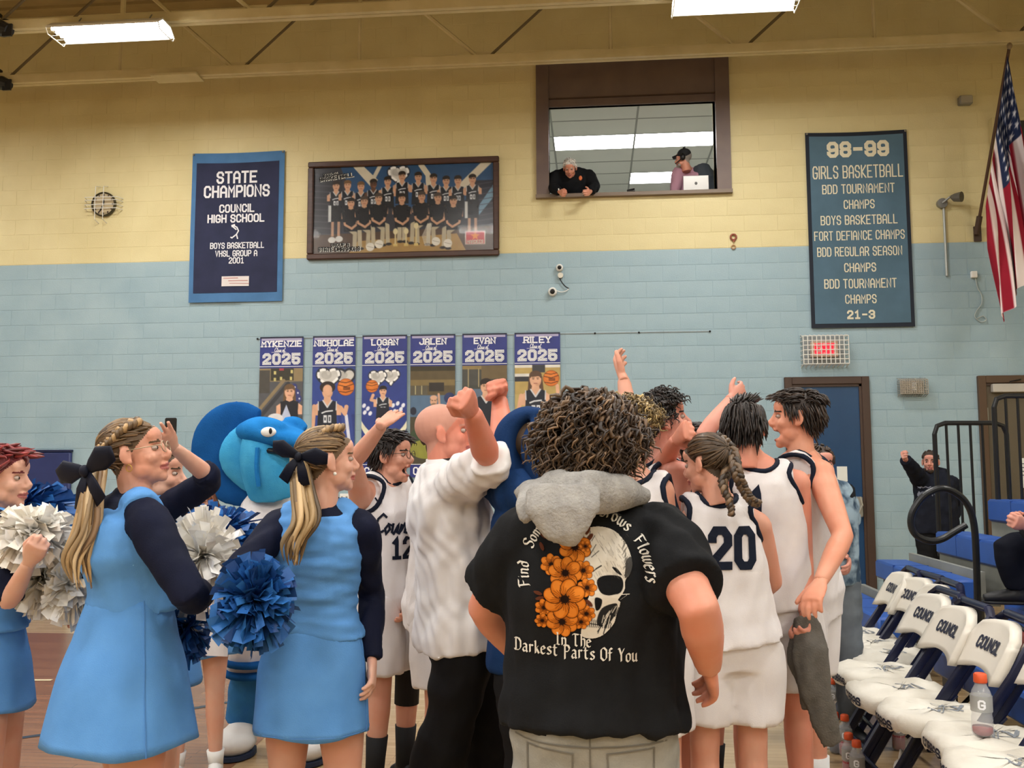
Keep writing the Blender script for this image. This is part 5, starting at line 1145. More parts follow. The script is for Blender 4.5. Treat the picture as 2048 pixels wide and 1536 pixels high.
M_SHOEW = mat('white_shoe', '#d5d4d2', .5); M_SHOEB = mat('black_shoe', '#17181b', .5); M_SOCKW = mat('white_sock', '#dddddb', .8); M_SOCKB = mat('black_sock', '#16171a', .8)
SK1, SK2, SK3 = '#cf9c87', '#ca9180', '#d2a692'
def num_back(s, VF, txt, px, py, d, h, w, side=-1, col=None):
    n = s.fw*side; c = P(px, py, d); f = s.projector(VF, c, n)
    obj('number', place2d(text_flat(txt, 0, 0, h, w, 1.9, 2.6, seg=.012), f), col or M_TRIM, s.root)
def shortdown(q, u): return (q[0]*.6, .5+q[1]*1.2, -.25+.5*(q[2] < .02)*-1)
def fringe(q, u): return (q[0]*3, .35 if q[2] > .06 else -.1, .15-u*.9 if q[2] > .05 else -1)
def ponyflow(b): return lambda q, u: np.array(b)-q

# ---- the cheerleader at the left front
a = Person('cheerleader with glasses, blonde ponytail and navy bow holding white pom-poms, seen from behind', 2.95, 258, 1.735, 'f', 48, SK1, head=(270, 908, .0), npx=262, hyaw=78, hpitch=14, hair='#5a4632', wid=1.22, nd=.0,
    arms={'r': dict(el=(378, 1192, -1), wr=(404, 1190, 1), pose='grip'), 'l': dict(el=(190, 1150, 1), wr=(160, 1215, 1), pose='grip')}, legs={'l': dict(foot=(-.0, .03)), 'r': dict(foot=(.0, -.02))})
a.body(1.95, (.1, 1.0), .5); a.sleeves(M_NAVY, 1.95, infl=.014); a.vest(M_CHEER, .38, .022); a.skirt(M_CHEER, .44, .72, .06, seed=1)
HB = ['#5a4632', '#6d5640', '#4a3828', '#8a7050', '#7a6246']; HBL = ['#b59a72', '#8f7552', '#c9b08a', '#a58a64', '#6d563e']
pb = (0, -.105, .035)
ex = a.tail([a.hw(pb), P(186, 985, 2.84), P(176, 1060, 2.8), P(152, 1120, 2.78), P(168, 1188, 2.78)], 46, .034, .011, 3, HBL, .012)
e2 = a.braid([a.hw((.05, .05, .1)), a.hw((.075, .0, .085)), a.hw((.072, -.05, .055)), a.hw((.05, -.1, .04))], .013, 4, ['#8f7552', '#7a6246'], 1)
a.strands(300, None, .16, .0065, .006, 8, 5, HB, target=pb, extra=(ex[0]+e2[0], ex[1]+e2[1]))
a.glasses(mat('gold_wire', '#b5a48a', .3, metal=.6)); a.bow(P(176, 942, 2.84), rotm(205, 0, -15), .115, M_BOW)
obj('earring', tube([a.hw((.084+.0, -.006+.009*math.cos(t), -.047+.011*math.sin(t))) for t in np.linspace(0, 6.28, 12, endpoint=False)], .0018, 5, True), mat('gold', '#c9a55a', .3, metal=.8), a.root)

# ---- the cheerleader at the centre left
b = Person('cheerleader with light brown ponytail and navy bow, back turned, blue pom-pom at her left hip', 3.1, 628, 1.70, 'f', 6, SK3, head=(655, 922, .0), npx=640, hyaw=58, hpitch=4, hair='#6a553e', wid=1.02,
    arms={'l': dict(el=(470, 1150, -1), wr=(512, 1212, 1), pose='grip', sh=(560, 1052)), 'r': dict(sh=(724, 1055), el=(743, 1190, 1), wr=(744, 1325, -1), pose='relaxed')}, legs={'l': dict(foot=(-.03, 0)), 'r': dict(foot=(.03, 0))})
b.body(1.97, (.1, 1.0), .5); b.sleeves(M_NAVY, 1.97, infl=.012, seed=4); b.vest(M_CHEER, .2, .018, seed=5); b.skirt(M_CHEER, .26, .70, .015, seed=4)
pb = (-.0, -.105, .045)
ex = b.tail([b.hw(pb), P(606, 985, 2.98), P(612, 1040, 2.93), P(592, 1085, 2.92), P(588, 1138, 2.92)], 46, .042, .011, 5, ['#8d7350', '#a88c62', '#6f5a40', '#b79c74'], .01)
e2 = b.braid([b.hw((.03, .05, .115)), b.hw((.045, .0, .112)), b.hw((.035, -.05, .09)), b.hw((.015, -.1, .055))], .013, 4, ['#8f7552', '#7a6246'], 2); e3 = b.braid([b.hw((-.03, .05, .112)), b.hw((-.03, -.02, .112)), b.hw((-.01, -.1, .06))], .012, 3, ['#8f7552', '#7a6246'], 3)
b.strands(300, None, .16, .0065, .006, 8, 6, target=pb, cols= ['#6a553e', '#7d664a', '#5a4733', '#927854'], extra=(ex[0]+e2[0]+e3[0], ex[1]+e2[1]+e3[1]))
b.bow(P(600, 914, 2.98), rotm(195, 0, 12), .09, M_BOW)
obj('earring', ball(b.hw((.084, -.0, -.045)), .006, 8, 6), mat('pearl', '#e0dcd4', .2), b.root)

# ---- cheerleader behind, arm raised with a phone
c = Person('cheerleader with a raised navy sleeve and black phone behind the one with glasses', 3.6, 322, 1.68, 'f', 70, SK3, head=(318, 948), npx=312, hyaw=82, hair='#4a3a2c', arms={'r': dict(sh=(330, 1022, -.05), el=(424, 958, -1), wr=(345, 893, -1), hd=(316, 850, -1), pose='open', lu=.31)})
c.body({'l': 1.95, 'r': 1.25}, (.1, 1.0), .4); c.sleeves(M_NAVY, {'l': 1.95, 'r': 1.25}, infl=.014, seed=7); c.vest(M_CHEER, .3, .018, seed=8); c.skirt(M_CHEER, .34, .74, .04, seed=8)
c.strands(190, None, .17, .008, .006, 7, 9, target=(0, -.105, .02), cols= ['#4a3a2c', '#5d4a38', '#3b2e24'])
ph = empty('phone', c.wr['r'], 'black phone in the raised hand of a cheerleader', 'phone')
q = P(341, 868, 3.42); obj('phone_case', box(q[0]-.022, q[0]+.022, q[1]-.006, q[1]+.006, q[2]-.06, q[2]+.06, .004), M_BLACK, ph); obj('phone_screen', box(q[0]-.019, q[0]+.019, q[1]+.006, q[1]+.008, q[2]-.056, q[2]+.056), mat('phone_glass', '#0a0a0c', .1), ph)

# ---- red-haired cheerleader cut by the left edge
e = Person('red-haired cheerleader at the left edge holding a white pom-pom', 3.25, -18, 1.625, 'f', 75, SK3, head=(4, 957), npx=-14, hyaw=85, hair='#6a2a2c', arms={'r': dict(sh=(-8, 1050, -.1), el=(18, 1205, -1), wr=(60, 1122, -1), pose='grip'), 'l': dict(el=(10, 1190, 1), wr=(70, 1160, 1), pose='grip')})
e.body(1.0, (.1, 1.0), .4); e.sleeves(M_NAVY, 1.0, infl=.018, seed=10); e.vest(M_CHEER, .3, .018, seed=11); e.skirt(M_CHEER, .34, .735, .03, seed=12)
e.strands(170, lambda q, u: (q[0]*1.5, -.6 if q[2] < .07 else .2, -.5 if q[2] < .08 else 0), .07, .009, .012, 6, 12, ['#6a2a2c', '#7d3434', '#54201f'], cond=None)

# ---- short cheerleader far behind, facing the camera
g = Person('short cheerleader facing the camera behind the white and blue pom-poms', 4.75, 400, 1.46, 'f', 165, SK3, head=(398, 1010), hyaw=160, mouth=1, hair='#7a4a36', arms={'r': dict(el=(360, 1150, -1), wr=(385, 1210, -1), pose='grip'), 'l': dict(el=(440, 1150, -1), wr=(425, 1210, -1), pose='grip')})
g.body(1.95, (.1, 1.0), .4); g.sleeves(M_NAVY, 1.95, seed=13); g.vest(M_CHEER, .3, .018, seed=14); g.skirt(M_CHEER, .34, .615, .03, seed=15)
obj('skirt_panel', loft([P(438, 1255, 4.58), P(432, 1312, 4.55)], [(.045, .012), (.06, .012)], side=(1, 0, 0), n=8), M_JER, g.root)
g.strands(140, lambda q, u: (q[0]*2, -.5, -.8), .1, .011, .008, 6, 14, ['#7a4a36', '#8a583f', '#5f3a2b'])
g.shoes(M_SHOEW, sock=M_SOCKW, sockh=.09)

# ---- poms
PW = [mat('pom_white', '#f0ece4', .6), mat('pom_cream', '#e6e0d4', .6), mat('pom_bright', '#f6f4f0', .5)]; PB = [mat('pom_blue', '#1f5596', .5), mat('pom_blue_dark', '#17407a', .5), mat('pom_blue_light', '#2d6db4', .5)]
pom(P(66, 1066, 3.1), .135, 'white pom-pom held up by the red-haired cheerleader', PW, 1, 380, (1.05, 1, .8))
pom(P(82, 1158, 3.25), .11, 'white pom-pom hanging below the raised white one at far left', PW, 2, 300, (.85, 1, 1.1))
pom(P(50, 1015, 4.0), .2, 'blue pom-pom raised behind the white ones at far left', PB, 3, 380, (1.2, 1, .7))
pom(P(140, 1170, 3.15), .1, 'white pom-pom at the left hip of the cheerleader with glasses', PW, 4, 260, (.7, 1, 1.3))
pom(P(405, 1115, 3.2), .145, 'white pom-pom in the right hand of the cheerleader with glasses', PW, 5, 380, (.95, 1, 1.25))
pom(P(432, 1075, 3.9), .2, 'blue pom-pom held before the short cheerleader', PB, 6, 380, (1.1, 1, .8))
pom(P(378, 1255, 3.2), .1, 'blue pom-pom hanging low beside the skirt of the cheerleader with glasses', PB, 7, 240, (.7, 1, 1.2))
pom(P(508, 1200, 2.72), .118, 'blue pom-pom at the left hip of the ponytailed cheerleader', PB, 8, 460, (1.0, 1, 1.25))

# ---- player 12
d_ = Person('player in white jersey 12 with glasses, one bare arm raised, facing right', 4.6, 782, 1.795, 'm', 118, SK1, head=(783, 912, -.02), npx=772, hyaw=100, hpitch=3, mouth=1, hair='#231c1a', arms={'r': dict(sh=(722, 996, -.12), el=(706, 925, -1), wr=(766, 848, -1), hd=(798, 822, 1), pose='flat', lu=.26, lf=.27), 'l': dict(sh=(812, 1000, .1), el=(822, 1120, 1), wr=(814, 1200, -1), pose='relaxed')})
d_.body(0, (-.3, .94), .8); o, VF = d_.tank(M_JER, -.12, .03, trim=M_TRIM, seed=21); d_.shorts(M_JER, .9, seed=22, infl=(.03, .05, .06)); d_.shoes(M_SHOEB, sock=M_SOCKB, sockh=.2)
d_.strands(420, lambda q, u: (q[0]*.6, .8, .1-u) if q[2] > .06 else (0, -.3, -1), .05, .0055, .012, 5, 20, ['#231c1a', '#2e2523', '#1a1513'], rise=.5)
d_.glasses()
f = d_.projector(VF, P(795, 1050, 4.4), nrm(np.array([.15, -1, 0])))
obj('script_word', place2d([ribbon(pl, .011, .01) for pl in cursive('Council', .01, .0, .1)], f), M_TRIM, d_.root)
obj('number', place2d(text_flat('12', .02, -.115, .12, .1, 1.8, 2.2, seg=.012), f), M_TRIM, d_.root)
obj('maker_tick', place2d([ribbon([(-.11, .125), (-.1, .112), (-.075, .125)], .008)], f), M_TRIM, d_.root)
obj('knee_sleeve', loft([d_.kn['l']+(d_.hip['l']-d_.kn['l'])*.2, d_.kn['l'], d_.kn['l']+(d_.an['l']-d_.kn['l'])*.3], [.068, .063, .062], n=16), M_SOCKB, d_.root, True)

# ---- player mostly hidden behind the coach
p2 = Person('player in white mostly hidden behind the bald man', 4.35, 868, 1.74, 'm', 85, SK1, head=(893, 884), npx=880, hair='#3a2c22', arms={'r': dict(el=(872, 1120, 1), wr=(890, 1200, 1)), 'l': dict(el=(900, 1120, 1), wr=(905, 1190, 1))})
p2.body(0, (-.3, .94), .8); p2.tank(M_JER, -.15, .025, trim=M_TRIM, seed=23); p2.shorts(M_JER, .86, seed=24); p2.shoes(M_SHOEB, sock=M_SOCKW)
p2.strands(90, lambda q, u: (0, .3, -1), .05, .012, .008, 5, 22)

# ---- the coach
h = Person('bald man in white long-sleeved shirt and black trousers with both fists raised', 3.55, 925, 1.80, 'm', 72, '#cf8873', head=(888, 868, .0), npx=893, hyaw=82, hpitch=8, mouth=0, wid=1.2, hair='#c08a78', nd=0, nz=1.55, arms={'r': dict(sh=(905, 978, -.12), el=(978, 925, -1), wr=(944, 822, -1), hd=(926, 785, -1), pose='fist', lu=.32), 'l': dict(sh=(930, 985, .14), el=(1008, 905, -1), wr=(999, 795, 1), hd=(988, 745, -1), pose='fist', lu=.33, lf=.27)},
    legs={'l': dict(kn=(968, 1440, .1), an=(985, 1690, .2)), 'r': dict(kn=(905, 1430, -.1), an=(838, 1640, -.1))})
h.body(1.1, (-.3, .99), 1.9); h.pants(M_SLACK, seed=30, infl=(.012, .03, .04, .05), top=-.02); h.tee(M_WSHIRT, -.1, 1.12, .032, 'dress_shirt', .009, (.022, .03), .98, seed=31, freq=36)
obj('collar', loft([h.nk-h.up*.02, h.nk+h.up*.02, h.nk+h.up*.05, h.nk+h.up*.03, h.nk-h.up*.01], [(.09, .09), (.076, .078), (.07, .074), (.082, .086), (.1, .1)], side=h.rt, n=22), M_WSHIRT, h.root, True)
h.shoes(M_SHOEB, M_SHOEB)

# ---- hooded person behind the coach's fists
i_ = Person('person in a navy hoodie with the hood up behind the bald man', 3.3, 1075, 1.74, 'm', 120, SK1, head=(1072, 898), npx=1070, hyaw=95, hair='#4a3a2a', arms={'r': dict(sh=(1040, 985, -.1), el=(985, 965, 1), wr=(968, 955, 1), pose='fist'), 'l': dict(el=(1120, 1100, 1), wr=(1100, 1200, 1))})
M_HOOD = mat('navy_fleece', '#1b3763', .85, '#173057', 8, bump=.001, bscale=200, spec=.1)
i_.body(1.9, (-.3, .98), 1.9); i_.tee(M_HOOD, -.1, 1.95, .035, 'hoodie', .006, (.03, .02), 1, seed=33); i_.pants(M_SLACK, seed=34)
hd = [sloft([i_.hw((0, .03, .125)), i_.hw((0, -.04, .118)), i_.hw((0, -.09, .06)), i_.hw((0, -.1, -.02)), i_.hw((0, -.075, -.1)), i_.hw((0, -.05, -.17))], [(.075, .02), (.095, .035), (.1, .05), (.098, .055), (.1, .06), (.12, .07)], side=i_.HR[:, 0], n=20)]+[sloft([i_.hw((sg*.075, .045, .085)), i_.hw((sg*.095, .02, .02)), i_.hw((sg*.092, .03, -.06)), i_.hw((sg*.07, .05, -.14))], [(.022, .05), (.022, .06), (.025, .06), (.03, .05)], side=i_.HR[:, 0], n=14) for sg in (-1, 1)]
i_.cloth('hood', hd, M_HOOD, .010, 4, .004, 22, 35)
i_.strands(60, lambda q, u: (0, 1, -.6), .05, .01, .01, 5, 24, ['#4a3a2a', '#5a4632'], cond=lambda p: p[1] > .02)

# ---- the teenager in the printed black tee
j = Person('curly brown-haired teenager in a black t-shirt printed with skull and orange flowers, back turned', 2.3, 1188, 1.735, 'm', 0, '#cf917a', head=(1186, 893, .03), npx=1188, hyaw=15, hair='#3a2c22', wid=1.3, sw=.205, nz=1.43, arms={'l': dict(sh=(1060, 1068), el=(970, 1215, 1), wr=(1040, 1310, 1), pose='relaxed'), 'r': dict(sh=(1318, 1068), el=(1398, 1222, -1), wr=(1418, 1335, 1), pose='relaxed')}, hs=1.02)
j.body(.72, (-.3, .99), 1.9); jo_, VJ = j.pants(M_JEAN, 'jeans', seed=40); o, VT = j.tee(M_TEEK, -.0, .74, .026, 't_shirt', .0055, (.018, .036), 1.04, vox=.009, seed=41)
HC = ['#3a2c22', '#4a392b', '#2c211a', '#584431', '#6b5540']
j.strands(1050, lambda q, u: (q[0]*5, q[1]*4-.1, .35-2.0*u), .1, .0052, .012, 12, 42, HC, curl=.0085, rise=.75, gravity=1.2, jit=.3, ang=1.0)
# towel on the neck
M_TOWEL = mat('grey_terry', '#8f8d8a', .95, '#a19f9b', 30, bump=.004, bscale=140, spec=.05)
tw = [loft([P(1060, 985, 2.36), P(1110, 985, 2.2), P(1170, 985, 2.12), P(1240, 985, 2.2), P(1285, 992, 2.3)], [(.03, .05), (.05, .05), (.055, .045), (.045, .04), (.025, .03)], n=14, side=(0, 0, 1)), loft([P(1130, 975, 2.1), P(1125, 1020, 2.06), P(1137, 1068, 2.05), P(1142, 1092, 2.06)], [(.085, .026), (.09, .022), (.05, .016), (.016, .01)], side=(1, 0, 0), n=14), loft([P(1080, 985, 2.2), P(1055, 1015, 2.13), P(1050, 1045, 2.1)], [(.05, .03), (.035, .02), (.012, .012)], side=(1, 0, 0), n=12)]
tt = empty('towel', P(1135, 1090, 2.08), 'grey terry towel slung round the neck of the curly-haired teenager', 'towel')
obj('towel_cloth', wrinkle(fuse(tw, .009, 4), .004, 30, 44), M_TOWEL, tt, True)
# ---- the tee's print: half skull, half flowers, with blackletter words
KC = .000397
pw_, ph_ = 620*KC, 680*KC
sp = Pic(pw_, ph_, 225, '#000000'); sp.m = np.zeros(sp.x.shape)
_put = sp.put
def _pm(cov, c, al=1): sp.m = np.maximum(sp.m, np.clip(cov, 0, 1)*(al if al < .5 else 1)); _put(cov, c, al)
sp.put = _pm
BONE, BK = '#d2ccc0', '#17181a'
def cc(*pts): return [((x-390)*KC, (y-215)*KC) for x, y in pts]
def cl(*pts): return [tuple(q) for q in smoothpath(cc(*pts), 6, True)]
sp.poly(cl((640, 300), (700, 245), (800, 226), (895, 255), (958, 335), (984, 425), (972, 490), (940, 530), (935, 580), (905, 625), (870, 660), (800, 660), (700, 560)), BONE)
sp.poly(cl((740, 600), (890, 640), (905, 670), (888, 720), (868, 785), (805, 850), (735, 872), (680, 850), (700, 740)), BONE)
sp.poly(cl((772, 540), (800, 508), (870, 500), (915, 515), (925, 560), (905, 600), (850, 615), (795, 600)), BK)
sp.poly(cl((945, 420), (978, 400), (985, 455), (965, 500), (935, 515), (940, 460)), BK, .75); sp.poly(cl((862, 455), (890, 462), (918, 500), (890, 488)), BK)
sp.poly(cl((760, 630), (800, 640), (790, 690), (765, 700)), BK); sp.poly(cl((800, 690), (880, 660), (885, 700), (850, 770), (800, 800), (770, 770)), BK, .92)
rg = np.random.default_rng(3)
for k in range(15): x = 700+11*k; sp.line(cc((x, 745+k*2.5), (x-6, 800+k*.5)), .0016, BK)
sp.line(cc((695, 775), (800, 790), (850, 775)), .002, BK)
for k in range(26):
    a = rg.uniform(0, 1); x, y = 800+a*85+rg.uniform(-25, 25), 800-a*130+rg.uniform(-30, 20); sp.line(cc((x, y), (x-rg.uniform(10, 26), y+rg.uniform(25, 60))), .0018, [BK, BONE][k % 2])
for k in range(70):
    t = rg.uniform(0, 1); x, y = 740+rg.uniform(0, 230), 250+rg.uniform(0, 260); L = rg.uniform(12, 40); sp.line(cc((x, y), (x+L*.55, y+L)), .0009, '#6d675d', .6)
for k in range(24): y = 270+9*k; sp.line(cc((950+rg.uniform(-12, 12)+.12*k*2, y), (935+rg.uniform(-10, 10), y+26)), .0014, '#3d3a35', .7)
sp.line(cc((800, 628), (880, 612), (960, 608)), .003, BONE); sp.line(cc((905, 640), (945, 615)), .002, BONE); sp.line(cc((770, 465), (800, 448)), .0028, BK); sp.line(cc((752, 480), (775, 462)), .002, BK)
for (a, b) in (((735, 390), (775, 330)), ((745, 400), (790, 365)), ((735, 300), (745, 255)), ((750, 310), (770, 280))): sp.line(cc(a, b), .0014, BK)
def flower(x, y, r, np_=7, rot=0):
    x, y = cc((x, y))[0]; r *= KC
    for k in range(np_):
        a = rot+2*math.pi*k/np_; px_, py_ = x+math.cos(a)*r*.6, y+math.sin(a)*r*.54
        sp.ell(px_, py_, r*.5, r*.40, '#3a1a0a', a); sp.ell(px_, py_, r*.465, r*.365, '#c8701f', a); sp.ell(px_+math.cos(a)*r*.16, py_+math.sin(a)*r*.16, r*.26, r*.22, '#d98330', a, .8)
    for k in range(np_*4):
        a = rot+2*math.pi*k/(np_*4); q = .55+.3*((k*7) % 4)/4; sp.line([(x+math.cos(a)*r*.2, y+math.sin(a)*r*.2), (x+math.cos(a)*r*q, y+math.sin(a)*r*q*.9)], .0009, '#5a2a0c')
    sp.ell(x, y, r*.22, r*.2, '#20120c')
    for k in range(9): a = k*.7; sp.ell(x+math.cos(a)*r*.26, y+math.sin(a)*r*.24, r*.035, r*.035, '#20120c')
for (x, y, a) in ((470, 285, .6), (500, 270, .9), (455, 345, 1.2), (530, 300, .3), (730, 250, 2.0), (740, 290, 2.3), (430, 610, .3), (440, 640, 2.9), (700, 650, .4), (725, 660, .8), (690, 690, 2.2)):
    q = cc((x, y))[0]; sp.ell(q[0], q[1], .011, .005, '#5b3222', a)
for (x, y, r, n, q) in ((510, 445, 62, 7, .1), (650, 345, 90, 8, .4), (712, 340, 34, 6, 0), (695, 475, 57, 7, .7), (590, 490, 92, 8, .2), (465, 695, 52, 7, 0), (455, 775, 44, 7, .4), (710, 722, 50, 7, .3), (715, 572, 54, 7, .9), (680, 772, 46, 7, .2), (570, 775, 88, 8, .5), (585, 640, 118, 8, .3)): flower(x, y, r, n, q)
pc = P(1168, 1166, 2.15)
pj = j.projector(VT, pc, np.array([0.07, -1, .0]), off=.003)
sp.build('shirt_print', lambda X, Y: pj(np.stack([X-310*KC, 335*KC-Y], 1)), M_PRINTC, o, keep=sp.m > .45)
BLK = {'F': '0,5.6 .6,6 3.2,5.6|.8,6 .8,.4 .2,0|.8,3.2 2.6,3.2', 'i': '0,3.4 .5,3.9 .5,.5 1,0|.4,5.2 .6,5.4', 'n': '0,3.4 .5,3.9 .5,.3|.5,3.2 1.5,3.9 2.1,3.2 2.1,.5 2.6,0', 'd': '1,6 2.1,4.6 2.1,.8 1.2,0 .3,.7 .3,3 1.2,3.8 2.1,3', 'S': '3,5 2.2,6 .9,5.8 .4,4.8 .9,3.6 2.6,2.8 3,1.6 2.2,.1 .9,.1 .2,.9', 'o': '1.2,3.9 .3,3.1 .3,.8 1.2,0 2.1,.8 2.1,3.1 1.2,3.9',
 'm': '0,3.4 .5,3.9 .5,.3|.5,3.2 1.3,3.9 1.8,3.2 1.8,.3|1.8,3.2 2.6,3.9 3.1,3.2 3.1,.5 3.6,0', 'e': '.4,2 2.1,2.6 1.2,3.9 .3,3.1 .3,.8 1.2,0 2.1,.6', 'W': '0,5.6 .5,6 .5,.8 1.4,0 2.3,.8 2.3,5.4|2.3,.8 3.2,0 4.1,.8 4.1,5.4', 'h': '.2,6 .5,5.6 .5,.2|.5,3.2 1.5,3.9 2.1,3.2 2.1,.6 1.6,-.6', 'G': '3.2,5 2.2,6 .9,5.5 .3,4.2 .3,1.6 1.2,.1 2.4,.1 3.2,.9 3.2,2.6 2,2.8', 'r': '0,3.4 .5,3.9 .5,.3|.5,3.1 1.3,3.9 1.8,3.4',
 'w': '0,3.4 .4,3.9 .4,.8 1.1,0 1.8,.8 1.8,3.6|1.8,.8 2.5,0 3.2,.8 3.2,3.6', 's': '2,3.2 1.3,3.9 .4,3.2 .7,2.4 1.9,1.5 1.9,.7 1.1,0 .2,.6', 'l': '.2,6 .5,5.6 .5,.5 1,0', 'I': '0,5.6 .6,6 1.6,5.7|.9,5.8 .9,.4 .2,0|.9,.3 1.8,.1', 'T': '0,5.4 .7,6 3.2,5.6|1.6,5.8 1.6,.6 2.4,0', 'D': '0,5.4 .7,6 2.2,5.7 3,4.4 3,1.6 2.2,.3 .7,0 .1,.5|.8,5.8 .8,.3', 'a': '.4,3.3 1.2,3.9 2,3.2 2,.5 2.4,0|2,2.3 .8,2.1 .3,1 .9,0 2,.8', 'k': '.2,6 .5,5.6 .5,.2|.5,2 1.8,3.7|1,2.3 2.1,.2',
 't': '.8,5.2 .8,.7 1.4,0 2,.5|.1,3.8 1.8,3.8', 'P': '0,5.4 .7,6 2.3,5.6 2.9,4.4 2.3,3 .9,2.8|.8,5.8 .8,-.6', 'O': '1.6,6 .4,4.8 .4,1.2 1.6,0 2.8,1.2 2.8,4.8 1.6,6', 'f': '1.8,5.4 1.1,6 .7,5.3 .7,.2|.1,3.8 1.6,3.8', 'Y': '0,5.6 .6,6 1.5,3.2 2.8,6|1.5,3.2 1.5,.2', 'u': '0,3.5 .5,3.9 .5,.8 1.2,0 2.1,.8|2.1,3.7 2.1,.5 2.6,0'}
def nibtext(txt, h, place):
    """broad-nib letters; place(x along, y up) -> 2-D"""
    k = h/6; out, x = [], 0.0; nib = np.array([.36, .30])
    tot = sum((max(float(a.split(',')[0]) for pl in BLK[c].split('|') for a in pl.split())+.75) if c != ' ' else 1.9 for c in txt)
    for ch in txt:
        if ch == ' ': x += 1.9; continue
        w_ = 0
        for pl in BLK[ch].split('|'):
            pts = [np.array([float(v) for v in a.split(',')]) for a in pl.split()]; w_ = max(w_, max(p[0] for p in pts))
            for p0, p1 in zip(pts[:-1], pts[1:]):
                t = nrm(p1-p0); n_ = np.array([-t[1], t[0]]); nb = nib if abs(n_@nib) > .14 else nib*.5+n_*.16
                m = max(1, int(np.linalg.norm(p1-p0)/1.0)); V = []
                for q in range(m+1):
                    c_ = p0+(p1-p0)*q/m; V += [c_+nb, c_-nb]
                V = np.array([place((x-tot/2+v[0])*k, v[1]*k) for v in V]); out.append((V, [(2*q, 2*q+1, 2*q+3, 2*q+2) for q in range(m)]))
        x += w_+.75
    return out
def onarc(R, cx, cy, a0):
    def f(u, v):
        a = a0-u/R; return (cx+(R+v)*math.cos(a), cy+(R+v)*math.sin(a))
    return f
M_WORD = mat('bone_ink', '#dcd8ce', .85, spec=.1)
for txt, ang, h_ in (('Find', 3.19, .0275), ('Someone', 2.36, .0275), ('Who', 1.68, .0285), ('Grows', 1.03, .030), ('Flowers', .22, .0275)):
    obj('shirt_lettering', place2d(nibtext(txt, h_, onarc(.134, .005, .024, ang)), pj), M_WORD, o)
for txt, x_, y_, h_ in (('In The', -.024, -.146, .029), ('Darkest Parts Of You', -.019, -.174, .0305)):
    obj('shirt_lettering', place2d(nibtext(txt, h_, lambda u, v, x_=x_, y_=y_: (x_+u, y_+v-.05*u)), pj), M_WORD, o)
obj('hem_stitch', loft([np.array(q) for q in pj(np.array([(x, -.36-.02*x) for x in np.linspace(-.2, .2, 12)]))], [(.002, .002)]*12, n=5), mat('tee_stitch', '#0f1011', .9), o)

jp = j.projector(VJ, P(1180, 1500, 2.15), np.array([0, -1, 0]), off=.002)
M_ST = mat('jean_stitch', '#6f6d66', .9)
for sg in (-1, 1):
    obj('back_pocket', place2d([ribbon([(sg*.04, -.01), (sg*.15, .0), (sg*.15, -.12), (sg*.095, -.15), (sg*.045, -.12), (sg*.04, -.01)], .004, .02)], jp), M_ST, jo_)
obj('back_seam', place2d([ribbon([(0, .03), (0, -.16)], .004, .02)], jp), M_ST, jo_)
obj('waist_seam', place2d([ribbon([(-.18, .012), (0, .006), (.18, .012)], .004, .02)], jp), M_ST, jo_)
# ---- player with blond curls, hand up
k_ = Person('player with curly blond hair and one arm thrown up behind the skull t-shirt', 3.5, 1272, 1.80, 'm', 15, SK1, head=(1262, 868, .0), npx=1268, hyaw=45, hair='#6d5a3a', arms={'l': dict(sh=(1230, 985, .1), el=(1266, 868, 1), wr=(1246, 755, 1), hd=(1228, 712, 1), pose='relaxed', lu=.27), 'r': dict(sh=(1318, 985, -.02), el=(1340, 1120, 1), wr=(1330, 1220, 1))})
k_.body(0, (-.3, .94), .8); k_.tank(M_JER, -.15, .025, trim=M_TRIM, seed=50); k_.shorts(M_JER, .86, seed=51); k_.shoes(M_SHOEW, sock=M_SOCKW)
k_.strands(700, lambda q, u: (q[0]*5, q[1]*4, .5-1.2*u), .065, .0045, .012, 9, 52, ['#6d5a3a', '#86714a', '#54442c', '#a08a5e'], curl=.01, rise=.9, gravity=.6, jit=.3)
# ---- shouting player with wet dark curls
l_ = Person('shouting player with wet dark curls in profile, facing right', 3.9, 1322, 1.87, 'm', 70, SK2, head=(1326, 842, .0), npx=1316, hyaw=80, hpitch=12, mouth=1, hair='#1f1a18', arms={'r': dict(el=(1330, 1120, 1), wr=(1340, 1210, 1)), 'l': dict(el=(1350, 1110, 1), wr=(1360, 1200, 1))})
l_.body(0, (-.3, .94), .8); o, V12 = l_.tank(M_JER, -.15, .025, trim=M_TRIM, seed=53); l_.shoes(M_SHOEB, sock=M_SOCKW)
M_SHST = mat('stripe_blue_knit', '#6f9cc9', .8)
so, _ = l_.shorts(M_JER, .92, seed=54)
obj('side_panel', loft([P(1352, 1160, 3.7), P(1354, 1215, 3.7), P(1358, 1260, 3.69), P(1358, 1308, 3.69)], [(.022, .05)]*4, side=(1, 0, 0), n=10), M_SHST, so); obj('side_stripe', loft([P(1354, 1225, 3.68), P(1357, 1262, 3.68)], [(.024, .052)]*2, side=(1, 0, 0), n=10), M_TRIM, so)
l_.strands(420, lambda q, u: (q[0]*2, .8 if q[2] > .05 else -.1, .3-1.4*u if q[2] > .05 else -1), .055, .005, .01, 8, 55, ['#1f1a18', '#2a2320', '#151210'], curl=.006, rise=.6, jit=.3, cond=lambda p: p[2] > .0)
